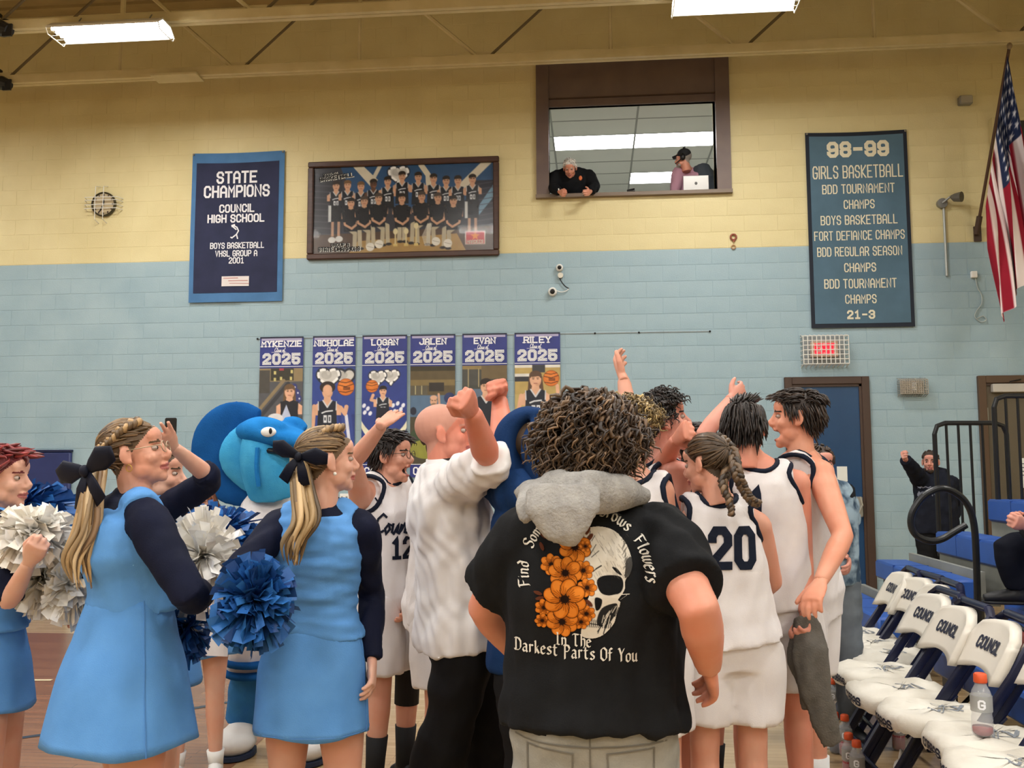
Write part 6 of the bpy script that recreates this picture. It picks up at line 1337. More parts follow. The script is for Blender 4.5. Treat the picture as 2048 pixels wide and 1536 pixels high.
# ---- two people farther back in the gap
m_ = Person('dark-haired player far back with a fist raised over the braided player', 4.6, 1392, 1.76, 'm', 60, SK2, head=(1396, 896), hair='#2a2320', arms={'r': dict(sh=(1420, 950, -.1), el=(1408, 868, -1), wr=(1464, 796, 1), hd=(1500, 772, 1), pose='relaxed', lu=.3, lf=.27)})
m_.body(0, (-.3, .94), .8); m_.tank(M_JER, -.15, .025, trim=M_TRIM, seed=56); m_.shorts(M_JER, .86, seed=57); m_.shoes(M_SHOEB, sock=M_SOCKB); m_.strands(150, lambda q, u: (q[0]*2, .5, -.3), .045, .008, .01, 5, 58, rise=.6)
n_ = Person('bearded person in black glimpsed in the gap behind the shouting player', 5.4, 1350, 1.72, 'm', 175, SK2, head=(1352, 896), hair='#2a2320')
n_.body(1.9, (-.3, .98), 1.9); n_.tee(M_TEEK, -.1, 1.9, .03, 'pullover', seed=59); n_.pants(M_SLACK, seed=60); n_.shoes(M_SHOEB); n_.strands(110, lambda q, u: (q[0]*2, -.2, -.6), .04, .009, .008, 5, 61)
n_.strands(40, lambda q, u: (0, .2, -1), .03, .006, .004, 3, 62, name='beard', cond=lambda p: p[1] > .0)
# ---- braided player 20
q_ = Person('player with two brown braids in white jersey 20, back turned', 3.55, 1458, 1.70, 'f', -8, SK1, head=(1414, 928, .0), npx=1432, hyaw=-52, hpitch=-8, hair='#4a3a2a', wid=1.05, arms={'l': dict(sh=(1372, 1052, .02), el=(1352, 1195, 1), wr=(1372, 1260, 1), pose='fist'), 'r': dict(sh=(1518, 1052, .0), el=(1548, 1165, 1), wr=(1500, 1200, 1), pose='relaxed')}, legs={'l': dict(foot=(-.02, .0)), 'r': dict(foot=(.0, .0))})
q_.body(0, (-.3, .94), .8); o, VF = q_.tank(M_JER, .0, .03, trim=M_TRIM, seed=63, fill=1.0); q_.shorts(M_JER, .74, seed=64, infl=(.025, .04, .05), top=.2); q_.shoes(M_SHOEB, sock=M_SOCKW)
num_back(q_, VF, '20', 1462, 1095, 3.45, .17, .175)
HB2 = ['#4a3a2a', '#5d4a36', '#3a2d21']
e1 = q_.braid([q_.hw((.05, .02, .108)), q_.hw((.055, -.05, .085)), q_.hw((.06, -.092, .02)), P(1446, 965, 3.42), P(1458, 1000, 3.38), P(1464, 1030, 3.37)], .018, 7, HB2, 1); e2 = q_.braid([q_.hw((-.0, -.06, .1)), q_.hw((.015, -.11, .04)), P(1474, 945, 3.4), P(1486, 975, 3.4), P(1502, 1000, 3.39), P(1518, 1008, 3.4)], .017, 7, HB2, 2)
q_.strands(150, None, .16, .0075, .006, 7, 65, target=(.055, -.08, .04), cols=HB2, cond=lambda p: p[0] > 0, extra=(e1[0]+e2[0], e1[1]+e2[1])); q_.strands(150, None, .16, .0075, .006, 7, 66, target=(-.01, -.1, .05), cols=HB2, cond=lambda p: p[0] <= .01)
# ---- tall player, back turned, towel in hand
r_ = Person('tall dark-haired player in white, back turned, grey towel in his right hand', 3.95, 1540, 1.855, 'm', -4, '#d0907a', head=(1490, 855, .0), npx=1515, hyaw=25, hair='#241c18', arms={'r': dict(sh=(1592, 968), el=(1606, 1115, 1), wr=(1610, 1228, -1), pose='grip'), 'l': dict(sh=(1432, 962, .05), el=(1312, 956, -1), wr=(1354, 878, -1), hd=(1380, 848, -1), pose='fist', lu=.29)})
r_.body(0, (-.3, .94), .8); o, VF = r_.tank(M_JER, -.02, .028, trim=M_TRIM, seed=67, fill=1.0); r_.shorts(M_JER, .8, seed=68, infl=(.025, .045, .055), top=.15); r_.shoes(M_SHOEB, sock=M_SOCKW)
num_back(r_, VF, '1', 1517, 1015, 3.8, .18, .08)
r_.strands(560, lambda q, u: (q[0]*1.5, .3 if q[2] > .09 else -.25, .1 if q[2] > .1 else -1), .065, .0052, .010, 6, 69, ['#241c18', '#302620', '#1b1512'], rise=.12, jit=.08)
tw2 = empty('towel', P(1640, 1490, 3.7), 'dark grey towel hanging from the hand of the tall player', 'towel')
M_TOW2 = mat('dark_grey_terry', '#5b5853', .95, '#66625c', 24, bump=.003, bscale=150, spec=.05)
obj('towel_cloth', wrinkle(fuse([loft([P(1612, 1235, 3.75), P(1620, 1300, 3.68), P(1634, 1390, 3.66), P(1668, 1490, 3.66)], [(.04, .03), (.075, .035), (.06, .025), (.045, .016)], side=(1, 0, 0), n=14), loft([P(1606, 1238, 3.78), P(1604, 1310, 3.72), P(1618, 1420, 3.7)], [(.035, .025), (.06, .022), (.03, .014)], side=(1, 0, 0), n=12)], .009, 3), .006, 40, 45, (1.4, 1.4, .2)), M_TOW2, tw2, True)
# ---- shouting player facing left
s_ = Person('shouting player with dark swept hair facing left before the navy door', 4.15, 1612, 1.90, 'm', -62, '#d59a80', head=(1592, 836, .0), npx=1604, hyaw=-80, hpitch=4, mouth=1, hair='#2b2019', arms={'l': dict(sh=(1640, 948, -.12), el=(1686, 1072, -1), wr=(1640, 1165, -1), pose='relaxed', lf=.27), 'r': dict(sh=(1545, 950, .1), el=(1530, 1090, 1), wr=(1540, 1180, 1))})
s_.body(0, (-.3, .94), .8); s_.tank(M_JER, -.14, .022, trim=M_TRIM, seed=70); s_.shorts(M_JER, .84, seed=71); s_.shoes(M_SHOEB, sock=M_SOCKW)
s_.strands(560, lambda q, u: (q[0]*1.2, .9 if q[2] > .06 and q[1] > -.03 else -.3, .25-.9*u if q[2] > .06 else -1), .05, .0052, .010, 6, 72, ['#2b2019', '#3a2c22', '#1f1713'], rise=.2, jit=.1)
# ---- person in tie-dye behind him
M_TD = mat('tie_dye_cloth', '#3a4c5e', .85, '#8fa3b0', 9, spec=.1, contrast=(.42, .58))
t_ = Person('person in blue tie-dye shirt and grey jeans beside the navy door', 5.4, 1655, 1.72, 'm', 170, SK2, head=(1640, 930), hair='#3a2c22', arms={'l': dict(sh=(1680, 985, 0), el=(1692, 1060, 1), wr=(1696, 1115, -1)), 'r': dict(sh=(1628, 985, .05), el=(1625, 1080, 1), wr=(1635, 1130, 1))})
t_.body(.9, (-.3, .98), 1.9); t_.tee(M_TD, -.05, .8, .03, 't_shirt', seed=73); t_.pants(mat('grey_denim', '#5f666d', .85, '#6b7279', 10, spec=.1), 'jeans', seed=74); t_.shoes(M_SHOEB)
obj('black_sleeve', loft([t_.sh['l']+np.array([0, 0, .01]), t_.sh['l']+(t_.el['l']-t_.sh['l'])*.7, t_.el['l']], [.085, .082, .07], n=14), M_TEEK, t_.root, True); t_.strands(90, lambda q, u: (q[0], -.2, -.8), .05, .01, .008, 5, 75)
# ---- man by the wall
M_MH = mat('charcoal_fleece', '#232631', .9, '#1e212b', 7, spec=.1)
u_ = Person('balding bearded man in dark hoodie by the wall raising one hand', 9.6, 1872, 1.775, 'm', 188, SK2, head=(1861, 924, .0), npx=1868, hyaw=205, hair='#3a2e26', wid=1.15, vox=.013, arms={'r': dict(sh=(1842, 962, 0), el=(1826, 938, -1), wr=(1810, 918, -1), pose='grip', lu=.3), 'l': dict(sh=(1902, 965, 0), el=(1912, 1010, 1), wr=(1894, 1050, -1))})
u_.body(1.9, (-.3, .98), 1.9); o, VF = u_.tee(M_MH, -.12, 1.93, .035, 'hoodie', .006, (.03, .025), 1.05, vox=.013, seed=76); u_.pants(M_SLACK, seed=77, vox=.014); u_.shoes(M_SHOEB)
obj('hood_roll', loft([u_.nk+u_.rt*.11-u_.fw*.0+u_.up*.0, u_.nk-u_.fw*.09+u_.up*.02, u_.nk-u_.rt*.11+u_.up*.0], [.04, .055, .04], n=12), M_MH, u_.root, True)
u_.strands(70, lambda q, u: (q[0]*2, -.4, -.7), .025, .01, .005, 4, 78, cond=lambda p: p[1] < .02); u_.strands(1, lambda q, u: (0, 0, -1), .01, .004, .003, 3, 79, name='hair_tuft')
obj('beard', fuse([ball(u_.hw((0, .06, -.092)), .032, 12, 8), ball(u_.hw((.035, .035, -.075)), .028, 12, 8), ball(u_.hw((-.035, .035, -.075)), .028, 12, 8)], .008, 2), hairmat('#3a2e26'), u_.root, True)
f = u_.projector(VF, P(1858, 985, 9.4), -CW*np.array([1, 1, 0]))
obj('chest_lettering', place2d([ribbon([(-.09+.02*q, .045+.012*(q % 2)) for q in range(8)], .01, .02), ribbon([(-.11+.014*q, -.03+.03*(q % 2)) for q in range(17)], .013, .02)], f), mat('grey_ink', '#7f8496', .8), u_.root)
# ---- seated spectator at the right edge
v_ = Person('seated spectator in dark trousers with clasped hands at the right edge', 5.6, 2105, 1.76, 'm', -80, SK2, pz=1.05, nz=1.58, arms={'l': dict(sh=(2085, 985, -.1), el=(2090, 1065, -1), wr=(2048, 1050, -1), pose='grip'), 'r': dict(sh=(2085, 985, .15), el=(2085, 1060, 1), wr=(2046, 1044, 1), pose='grip')}, legs={'l': dict(kn=(2014, 1092, -.1), an=(2036, 1182, -.1)), 'r': dict(kn=(2020, 1090, .15), an=(2048, 1180, .15))}, hair='#3a2c22')
v_.body(1.6, (-.3, .98), 1.9); v_.tee(M_TEEK, -.05, 1.6, .03, 'pullover', seed=80); v_.pants(mat('dark_denim', '#14161f', .85, spec=.1), 'jeans', seed=81); v_.shoes(M_SHOEB, M_SHOEB); v_.strands(60, lambda q, u: (q[0], -.2, -.8), .05, .012, .008, 5, 82)
# ---- two men at the booth window
w_ = Person('white-haired man in black sweater writing at the booth window', 11.95, 1146, 1.78, 'm', 178, '#c98f78', floor=4.1, pz=.95, nz=1.24, nd=-.12, head=(1140, 336, -.25), hyaw=185, hpitch=-35, hair='#c9c6c0', vox=.014, wid=1.15, arms={'r': dict(sh=(1112, 352, -.1), el=(1106, 376, -1), wr=(1120, 384, -1), pose='grip', lu=.22), 'l': dict(sh=(1176, 350, -.1), el=(1190, 373, -1), wr=(1180, 384, -1), pose='relaxed', lu=.22, hd=(1172, 386, -1))})
w_.body(1.9, (-.3, .98), 1.9); w_.tee(mat('black_sweater', '#17181b', .85, spec=.1), .0, 1.9, .03, 'sweater', .004, (.03, .02), 1.05, vox=.014, seed=83); w_.strands(110, lambda q, u: (q[0], -.4, -.5), .03, .011, .006, 4, 84, ['#c9c6c0', '#dedcd8', '#b5b2ac'])
obj('badge', ball(P(1161, 356, 11.55), (.022, .01, .03), 10, 8), mat('orange_badge', '#c4622e', .5), w_.root)
pn = empty('pen', w_.wr['r'], 'white pen in the hand of the white-haired man', 'pen'); q = w_.wr['r']; obj('pen_barrel', tube([P(1119, 386, 11.5), P(1117, 377, 11.5)], .007, 6), M_WHITE, pn)
x_ = Person('bearded man in black cap, headset and pink shirt at the booth window', 12.0, 1388, 1.78, 'm', 200, '#c98f78', floor=4.1, pz=.95, nz=1.27, head=(1367, 318, -.1), npx=1380, hyaw=-75+360, hpitch=-2, hair='#8d867e', vox=.014, wid=1.15, arms={'r': dict(sh=(1356, 345, -.05), el=(1350, 385, -1), wr=(1372, 390, 1)), 'l': dict(sh=(1412, 345, 0), el=(1430, 385, -1), wr=(1400, 392, 1))})
x_.body(1.9, (-.3, .98), 1.9); x_.tee(mat('pink_shirt', '#a9808f', .85, spec=.1), .0, 1.9, .028, 'shirt', .004, (.025, .02), 1.0, vox=.014, seed=85)
obj('jacket', wrinkle(fuse([loft([P(1400, 336, 12.0), P(1408, 360, 11.95), P(1412, 400, 11.95)], [(.12, .13), (.16, .15), (.17, .15)], side=(1, 0, 0), n=14), loft([P(1412, 345, 12), P(1426, 372, 11.9), P(1432, 392, 11.85)], [.09, .085, .08], n=12)], .014, 3), .004, 22, 3), mat('slate_jacket', '#42474d', .85, spec=.1), x_.root, True)
cp = fuse([ball(x_.hw((0, -.012, .06)), (.092, .1, .075), 16, 10), loft([x_.hw((0, .06, .045)), x_.hw((0, .14, .032))], [(.075, .012), (.06, .008)], side=x_.HR[:, 0], n=12)], .008, 2); cap = obj('cap', cp, mat('black_cap', '#1b1c1f', .8), x_.root, True)
obj('headset', fuse([ball(x_.hw((-.085, -.005, 0)), (.035, .03, .045), 12, 8), ball(x_.hw((.085, -.005, 0)), (.03, .03, .045), 12, 8), tube([x_.hw((-.09, 0, .03)), x_.hw((-.07, -.02, .12)), x_.hw((0, -.02, .15)), x_.hw((.07, -.02, .12)), x_.hw((.09, 0, .03))], .012, 8), tube([x_.hw((-.09, .01, -.02)), x_.hw((-.06, .1, -.07))], .008, 6)], .006, 1), M_BLACK, x_.root, True)
obj('beard', fuse([ball(x_.hw((0, .068, -.095)), .032, 12, 8), ball(x_.hw((.03, .05, -.08)), .028, 12, 8), ball(x_.hw((-.03, .05, -.08)), .028, 12, 8)], .008, 2), hairmat('#8d867e'), x_.root, True)
lp = empty('laptop', P(1392, 384, 11.6), 'open silver laptop standing on the booth sill', 'laptop')
a, b = P(1366, 352, 11.62), P(1417, 384, 11.62)
obj('lid', box(a[0], b[0], a[1]-.006, a[1]+.006, OPN[2]+.005, a[2], .004), mat('silver_lid', '#8d8a86', .35, metal=.4), lp); obj('base', box(a[0], b[0], a[1], a[1]+.2, OPN[2]+.002, OPN[2]+.018), MATS['silver_lid'], lp); obj('lid_mark', ball(((a[0]+b[0])/2, a[1]-.007, (a[2]+OPN[2])/2), (.018, .003, .02), 12, 8), mat('lid_mark', '#3d3b3a', .4), lp)
st = empty('stapler', P(1262, 388, 11.55), 'small dark stapler lying on the booth sill', 'stapler'); q = P(1262, 387, 11.6)
obj('stapler_base', box(q[0]-.05, q[0]+.05, q[1]-.02, q[1]+.02, OPN[2]+.001, OPN[2]+.015, .004), M_BLACK, st); obj('stapler_arm', loft([(q[0]-.05, q[1], OPN[2]+.02), (q[0]+.045, q[1], OPN[2]+.035)], [(.015, .008), (.017, .012)], side=(0, 1, 0), n=8), M_BLACK, st)

# ---- the costumed snake
M_PL = mat('blue_plush', '#1f6fb5', .95, '#2a80c8', 8, bump=.002, bscale=160, spec=.05); M_PLD = mat('dark_blue_plush', '#164a86', .95, '#1b5596', 8, bump=.002, bscale=160, spec=.05); M_PLL = mat('light_blue_plush', '#3a97cc', .95, '#4aa6d6', 9, bump=.002, bscale=160, spec=.05)
dm = 5.15
z_ = Person('person in a blue plush hooded snake costume with white jersey and shorts', dm, 548, 1.72, 'm', 125, '#2068ab', head=(548, 935), hair='#164a86', arms={'r': dict(sh=(505, 1035, -.05), el=(490, 1120, -1), wr=(510, 1190, -1), pose='fist'), 'l': dict(sh=(590, 1035, .1), el=(610, 1120, 1), wr=(610, 1200, 1), pose='fist')}, legs={'r': dict(kn=(500, 1350, -.02), an=(482, 1448, -.02)), 'l': dict(kn=(595, 1350, .05), an=(616, 1462, -.1))})
z_.body(.9, (-.3, .98), .9); jo, _ = z_.tee(M_JER, -.25, .95, .045, 'jersey', .005, (.05, .06), 1.1, seed=90)
z_.shorts(M_JER, .92, seed=91, infl=(.03, .07, .085)); z_.pants(mat('costume_leg', '#1f5f9e', .95, '#27699f', 9, bump=.0015, bscale=160), 'costume_leg', (.03, .04, .05, .055), 1.95, 92, 0)
for t0, t1 in ((.72, .78), (.84, .9)):
    S, E = z_.sh['r'], z_.el['r']; obj('sleeve_stripe', loft([S+(E-S)*t0, S+(E-S)*t1], [.118, .118], n=20), M_PLD, jo, True)
for py in (1318, 1340): obj('short_stripe', loft([P(508, py-6, dm-.06), P(508, py+4, dm-.06)], [.158, .162], n=24), M_PLD, jo, True)
for (x, y, dd) in ((470, 1478, -.1), (616, 1488, -.2)):
    b0 = P(x, y, dm+dd); b0[2] = .06; V, F = fuse([ball(b0+np.array([0, 0, .02]), (.115, .15, .075), 16, 10), ball(b0+np.array([.02, .02, .07]), (.08, .09, .06), 14, 8)], .012, 3); V[:, 2] = np.maximum(V[:, 2], .015); so = obj('costume_shoe', (V, F), M_SHOEW, z_.root, True); obj('sole', loft([b0+np.array([0, -.0, -.052]), b0+np.array([0, 0, -.03])], [(.112, .148), (.112, .148)], side=(1, 0, 0), n=20), mat('navy_sole', '#1b2740', .6), so)
z_.cloth('hood', [sloft([P(520, 838, dm-.02), P(478, 836, dm), P(444, 858, dm), P(428, 900, dm), P(436, 945, dm), P(468, 978, dm), P(505, 992, dm)], [(.03, .06), (.045, .1), (.05, .13), (.05, .14), (.045, .13), (.035, .1), (.02, .06)], side=None, n=16), sloft([P(500, 836, dm+.06), P(478, 880, dm+.07), P(470, 925, dm+.07), P(490, 985, dm+.05)], [(.08, .08), (.15, .1), (.15, .1), (.06, .06)], side=(1, 0, 0), n=18)], M_PLD, .011, 6, .003, 14, 93)
z_.cloth('hood_lining', [sloft([P(512, 850, dm-.06), P(480, 890, dm-.09), P(478, 930, dm-.09), P(505, 975, dm-.06)], [(.05, .03), (.1, .04), (.1, .04), (.05, .03)], side=(1, 0, 0), n=18)], M_PLL, .011, 5, .003, 14, 94)
z_.cloth('neck_front', [sloft([P(548, 985, dm-.08), P(540, 945, dm-.12), P(532, 905, dm-.13), P(528, 870, dm-.1)], [(.14, .13), (.15, .14), (.145, .14), (.11, .12)], side=(1, 0, 0), n=20)], M_PLL, .011, 5, .003, 14, 95)
obj('throat_seam', tube(smoothpath([P(517, 972, dm-.262), P(513, 935, dm-.285), P(515, 895, dm-.28)], 4), .012, 6), M_PL, z_.root)
z_.cloth('head', [sloft([P(492, 862, dm-.06), P(525, 864, dm-.12), P(565, 874, dm-.16), P(602, 884, dm-.2), P(626, 890, dm-.22)], [(.08, .05), (.14, .085), (.15, .075), (.13, .06), (.06, .035)], side=(0, 1, 0), n=18), sloft([P(515, 855, dm-.2), P(545, 856, dm-.24), P(570, 862, dm-.24)], [.04, .055, .04], n=12), sloft([P(570, 850, dm-.06), P(592, 850, dm-.04), P(608, 862, dm-.04)], [.04, .045, .035], n=12)], M_PL, .009, 4, .003, 14, 96)
ey = obj('costume_eye', ball(P(537, 864, dm-.298), (.042, .02, .027), 14, 10), M_WHITE, z_.root, True); obj('pupil', ball(P(541, 862, dm-.318), (.009, .006, .016), 10, 8), M_BLACK, ey, True)
obj('mouth_opening', loft([P(552, 902, dm-.16), P(600, 908, dm-.18)], [(.13, .025), (.1, .02)], side=(0, 1, 0), n=12), M_BLACK, z_.root, True)
# ================================================================== BLEACHERS, RAILS, CHAIRS, BOTTLES
M_SEAT = mat('blue_bleacher_plastic', '#2c57a8', .4, '#28509c', 3); M_RISER = mat('grey_riser', '#8d8f88', .6, '#7f817a', 3); M_RAIL = mat('black_rail', '#1b1c1e', .35)
RY1 = WALL-.9
def seat_module(t, x0, x1, y0, y1, z, h=.16):
    o = obj('seat_bench', box(x0, x1, y0, y1, z-h, z, .018), M_SEAT, t, smooth='auto')
    n = max(1, int((y1-y0)/.46))
    for k in range(1, n): obj('seat_joint', box(x0-.002, x1+.001, y0+(y1-y0)*k/n-.004, y0+(y1-y0)*k/n+.004, z-h+.02, z+.0015), mat('seat_joint', '#1e3f80', .5), o)
rows = [(2.08, .44), (2.52, .72), (2.97, .99), (3.42, 1.27), (3.87, 1.54)]
for sec, (y0, y1, lab) in enumerate(((7.2, 8.75, 'far'), (0.6, 6.1, 'near'))):
    t = empty('bleacher', (2.3, y0, 0), 'blue plastic bleacher rows, %s section of the right stand' % ('far' if sec == 0 else 'near, behind the folding chairs'), 'bleacher', 'blue bleachers')
    for k, (x, z) in enumerate(rows):
        if k >= 2: continue
        seat_module(t, x, x+.29, y0, y1, z); obj('riser_board', box(x+.3, x+.34, y0, y1, z-.12, z+.06), M_RISER, t); obj('foot_board', box(x+.29, x+.44, y0, y1, z-.19, z-.16), mat('foot_board', '#6d6a60', .6, '#5f5c53', 4), t)
        for yy in (y0+.12, y1-.12):
            obj('support_leg', box(x+.04, x+.09, yy-.025, yy+.025, 0, z-.16), M_RAIL, t); obj('brace', tube([(x+.06, yy, .05), (x+.28, yy, z-.17)], .014, 6), M_RAIL, t)
t = empty('bleacher', (2.97, .6, 0), 'blue plastic bleacher rows, unbroken upper rows of the right stand', 'bleacher', 'blue bleachers')
for x, z in rows[2:]:
    seat_module(t, x, x+.29, .6, 8.5, z, .19); obj('riser_board', box(x+.03, x+.06, .6, 8.5, z-.42, z-.19), M_RISER, t); obj('foot_board', box(x+.29, x+.45, .6, 8.5, z-.19, z-.16), MATS['foot_board'], t)
    for yy in (.8, 2.6, 4.4, 6.2, 8.3): obj('support_leg', box(x+.08, x+.13, yy-.025, yy+.025, 0, z-.19), M_RAIL, t)
# end guard rails with balusters
def guard(label, pts, d, nb, r=.022):
    """pts: left x, right x, top y, bottom y in the photo; a flat railing at depth d"""
    x0, x1, y0, y1 = pts; t = empty('guard_rail', P((x0+x1)/2, y1, d), label, 'railing', 'black guard rails')
    c = 22; L, R_ = lambda y: x0+(y-y0)*.045, lambda y: x1+(y-y0)*.05
    path = [P(L(y1), y1, d), P(L(y0+c), y0+c, d), P(L(y0)+6, y0+6, d), P(x0+c, y0, d), P(x1-c, y0, d), P(x1-6, y0+6, d), P(R_(y0+c), y0+c, d), P(R_(y1), y1, d)]
    obj('outer_rail', tube(path, r, 10), M_RAIL, t)
    for k in range(1, nb+1):
        u = k/(nb+1); xa = x0+(x1-x0)*u; obj('baluster', tube([P(xa, y0+2, d), P(xa+(y1-y0)*.048, y1, d)], .013, 8), M_RAIL, t)
guard('black end railing with balusters in front of the man by the wall', (1868, 2012, 846, 1112), 8.6, 5)
guard('taller black end railing before the olive door at the right edge', (1987, 2130, 792, 1040), 8.0, 5)
t = empty('hand_rail', P(1953, 1235, 6.55), 'black pipe handrail looping like a P in the bleacher aisle', 'railing')
d = 6.5
hp = [(1956, 1240), (1953, 1130), (1948, 1050), (1934, 1008), (1908, 984), (1880, 977), (1848, 992), (1826, 1022), (1822, 1050), (1834, 1072), (1860, 1082), (1884, 1078), (1908, 1064), (1932, 1050)]
obj('pipe', tube(smoothpath([P(x, y, d) for x, y in hp], 5), .024, 12), M_RAIL, t); q = P(1956, 1238, d); obj('socket', loft([q+np.array([0, 0, -.05]), q+np.array([0, 0, .1])], .045, n=14), M_RAIL, t); obj('post', box(q[0]-.25, q[0]-.15, q[1]-.03, q[1]+.03, .0, q[2]+.02), M_RAIL, t)
obj('foot', box(q[0]-.03, q[0]+.03, q[1]-.03, q[1]+.03, 0, q[2]), M_RAIL, t)
# ---- folding chairs
M_CF = mat('navy_chair_frame', '#141a38', .3, '#10152e', 6); M_VIN = mat('white_vinyl', '#d6d0c4', .4, spec=.4); M_CLOTHS = mat('white_towel_shirt', '#d9d5ca', .8, '#ccc7ba', 7, bump=.0012, bscale=90); M_INK = mat('navy_ink', '#1a2036', .7); M_INKG = mat('grey_ink_print', '#7f858c', .8)
def chair_parts():
    """a folding chair facing -X, origin under the seat centre"""
    w_ = .215; parts = {}
    pl = []
    for s in (-1, 1):
        pl.append(('back_post', loft([(-.2, s*w_, 0), (.06, s*w_, .42), (.225, s*w_, .66), (.345, s*(w_-.01), .85), (.358, s*(w_-.07), .885)], [(.018, .026)]*5, side=(0, 1, 0), n=8), M_CF))
        pl.append(('rear_leg', loft([(.30, s*(w_-.03), 0), (.02, s*(w_-.03), .42)], [(.015, .02)]*2, side=(0, 1, 0), n=8), M_CF))
        pl.append(('seat_link', tube([(-.06, s*(w_-.015), .30), (.14, s*(w_-.015), .5)], .008, 6), M_CF))
    pl.append(('cross_bar', tube([(-.15, -w_, .1), (-.15, w_, .1)], .011, 8), M_CF)); pl.append(('cross_bar', tube([(.25, -w_+.03, .08), (.25, w_-.03, .08)], .011, 8), M_CF))
    pl.append(('back_post_top', tube([(.358, -.15, .885), (.358, .15, .885)], .02, 10), M_CF))
    pl.append(('seat_pan', loft([(0, 0, .415), (0, 0, .44)], [(.18, .178), (.184, .182)], side=(1, 0, 0), n=24, power=.55), M_CF))
    return pl
CH = chair_parts(); CHM = [(n, mesh(n, *vf, m, None, 'auto'), m) for n, vf, m in CH]
def backpad():
    def f(u, v):
        y = (u-.5)*2; half = np.interp(v, [0, .25, .8, 1], [.215, .215, .2, .15]); yy = y*half
        z = .665+v*.205+np.where(v < .3, -.035*np.abs(y)**2*(1-v*3.33), 0)+np.where(v > .7, -.02*np.abs(y)**2, 0)
        x = .215+(z-.6)*.55+.022*(1-y*y)-.05; return x, yy, z
    return solid_sheet(f, 15, 11, (-1, 0, .1), .05)
PADM = mesh('back_pad', *backpad(), M_VIN, None, True)
def towel_mesh(seed):
    r = np.random.default_rng(seed); ph = r.uniform(0, 6, 8)
    def rad(th): return np.abs(np.cos(th))**.6*np.sign(np.cos(th)), np.abs(np.sin(th))**.6*np.sign(np.sin(th))
    prof = [(.0, .028), (.55, .036), (.85, .034), (1.0, .02), (1.045, .0), (1.04, -.03), (1.0, -.048)]; n = 48; V = []
    for (rr, z) in prof:
        for j in range(n):
            th = 2*math.pi*j/n; c, s = rad(th); fo = 1+.02*math.sin(5*th+ph[0])+.015*math.sin(9*th+ph[1]); w_ = .006*math.sin(7*th+ph[2]+rr*9)*(rr > .3)+.004*math.sin(23*th+ph[3])*(z < .03)
            V.append((c*.225*rr*fo-.02, s*.2*rr*fo, .455+z+w_+.008*math.sin(3*c*rr+4*s*rr+ph[4])))
    F = [(i*n+j, i*n+(j+1) % n, (i+1)*n+(j+1) % n, (i+1)*n+j) for i in range(len(prof)-1) for j in range(n)]
    return np.array(V), F
spots = [(1644, 1268), (1673, 1288), (1696, 1308), (1679, 1341), (1709, 1379), (1771, 1423), (1866, 1474), (1907, 1530)]
cn = ['farthest folding chair in the row, next to the far bleacher', 'second farthest folding chair in the row', 'third farthest folding chair, its back pushed behind the next', 'folding chair, third beyond the one with the bottle', 'folding chair, second beyond the one with the bottle', 'folding chair just beyond the one with the bottle', 'folding chair with the drink bottle on its seat', 'nearest folding chair, cut by the bottom edge']
tn = ['farthest draped white shirt on a chair seat', 'second farthest draped white shirt', 'third farthest draped white shirt', 'white shirt draped on the third chair beyond the bottle', 'white shirt draped on the second chair beyond the bottle', 'white shirt reading COBRAS draped just beyond the bottle', 'white shirt reading COBRAS draped under the drink bottle', 'white shirt draped over the nearest chair at the bottom edge']
for i, (px, py) in enumerate(spots):
    q = ZP(px, py, .47); c = np.array([q[0]+.235, q[1], 0]); rz = math.radians([-4, 3, -3, 2, 0, -2, 1, -3][i])
    t = empty('folding_chair', c, 'navy '+cn[i], 'chair', 'navy folding chairs along the bleachers', rz=rz)
    for n, me, m in CHM: o = bpy.data.objects.new(n, me); COL.objects.link(o); o.parent = t
    pd = bpy.data.objects.new('back_pad', PADM); COL.objects.link(pd); pd.parent = t
    def fm(v): 
        z = .765+v[:, 1]; y = -v[:, 0]; return np.stack([.215+(z-.6)*.55+.022*(1-(y/.21)**2)-.05-.055, y, z+.003], 1)
    obj('back_lettering', place2d(text_flat('COUNCIL', 0, 0, .055, .24, 1.5, 2.0, seg=.02), fm), M_INK, pd, local=True)
    tw_ = empty('draped_shirt', c+np.array([0, 0, .45]), tn[i], 'shirt', 'white shirts draped over the chair seats', rz=rz)
    V, F = towel_mesh(i); V = V-np.array([0, 0, .45]); obj('cloth', (V, F), M_CLOTHS, tw_, True, local=True)
    bv = BVHTree.FromPolygons([tuple(v) for v in V], F)
    def fs(v):
        out = []
        for a_, b_ in v:
            h = bv.ray_cast(Vector((-.5, -a_, b_)), Vector((1, 0, 0)), 1); out.append(np.array(h[0])-np.array([.003, 0, 0]) if h[0] is not None else (-.25, -a_, b_))
        return np.array(out)
    obj('front_lettering', place2d(text_flat('COBRAS', .02, -.014, .04, .19, 1.5, 2.0, seg=.015), fs), M_INK, tw_, local=True)
    def ft(v):
        out = []
        for a_, b_ in v:
            h = bv.ray_cast(Vector((b_, -a_, .5)), Vector((0, 0, -1)), 1); out.append(np.array(h[0])+np.array([0, 0, .003]))
        return np.array(out)
    sn = [(.05*math.sin(u*9)*(1-.4*u), -.05+.14*u) for u in np.linspace(0, 1, 22)]
    obj('snake_emblem', place2d([ribbon(sn, .012), ribbon([(x+.02, y+.01) for x, y in sn[2:-3]], .005), ribbon([(-.04, .05), (.0, .09), (.045, .06), (.03, .02)], .009), ribbon([(-.06, -.02), (-.03, .02)], .007)], ft), M_INKG, tw_, local=True)
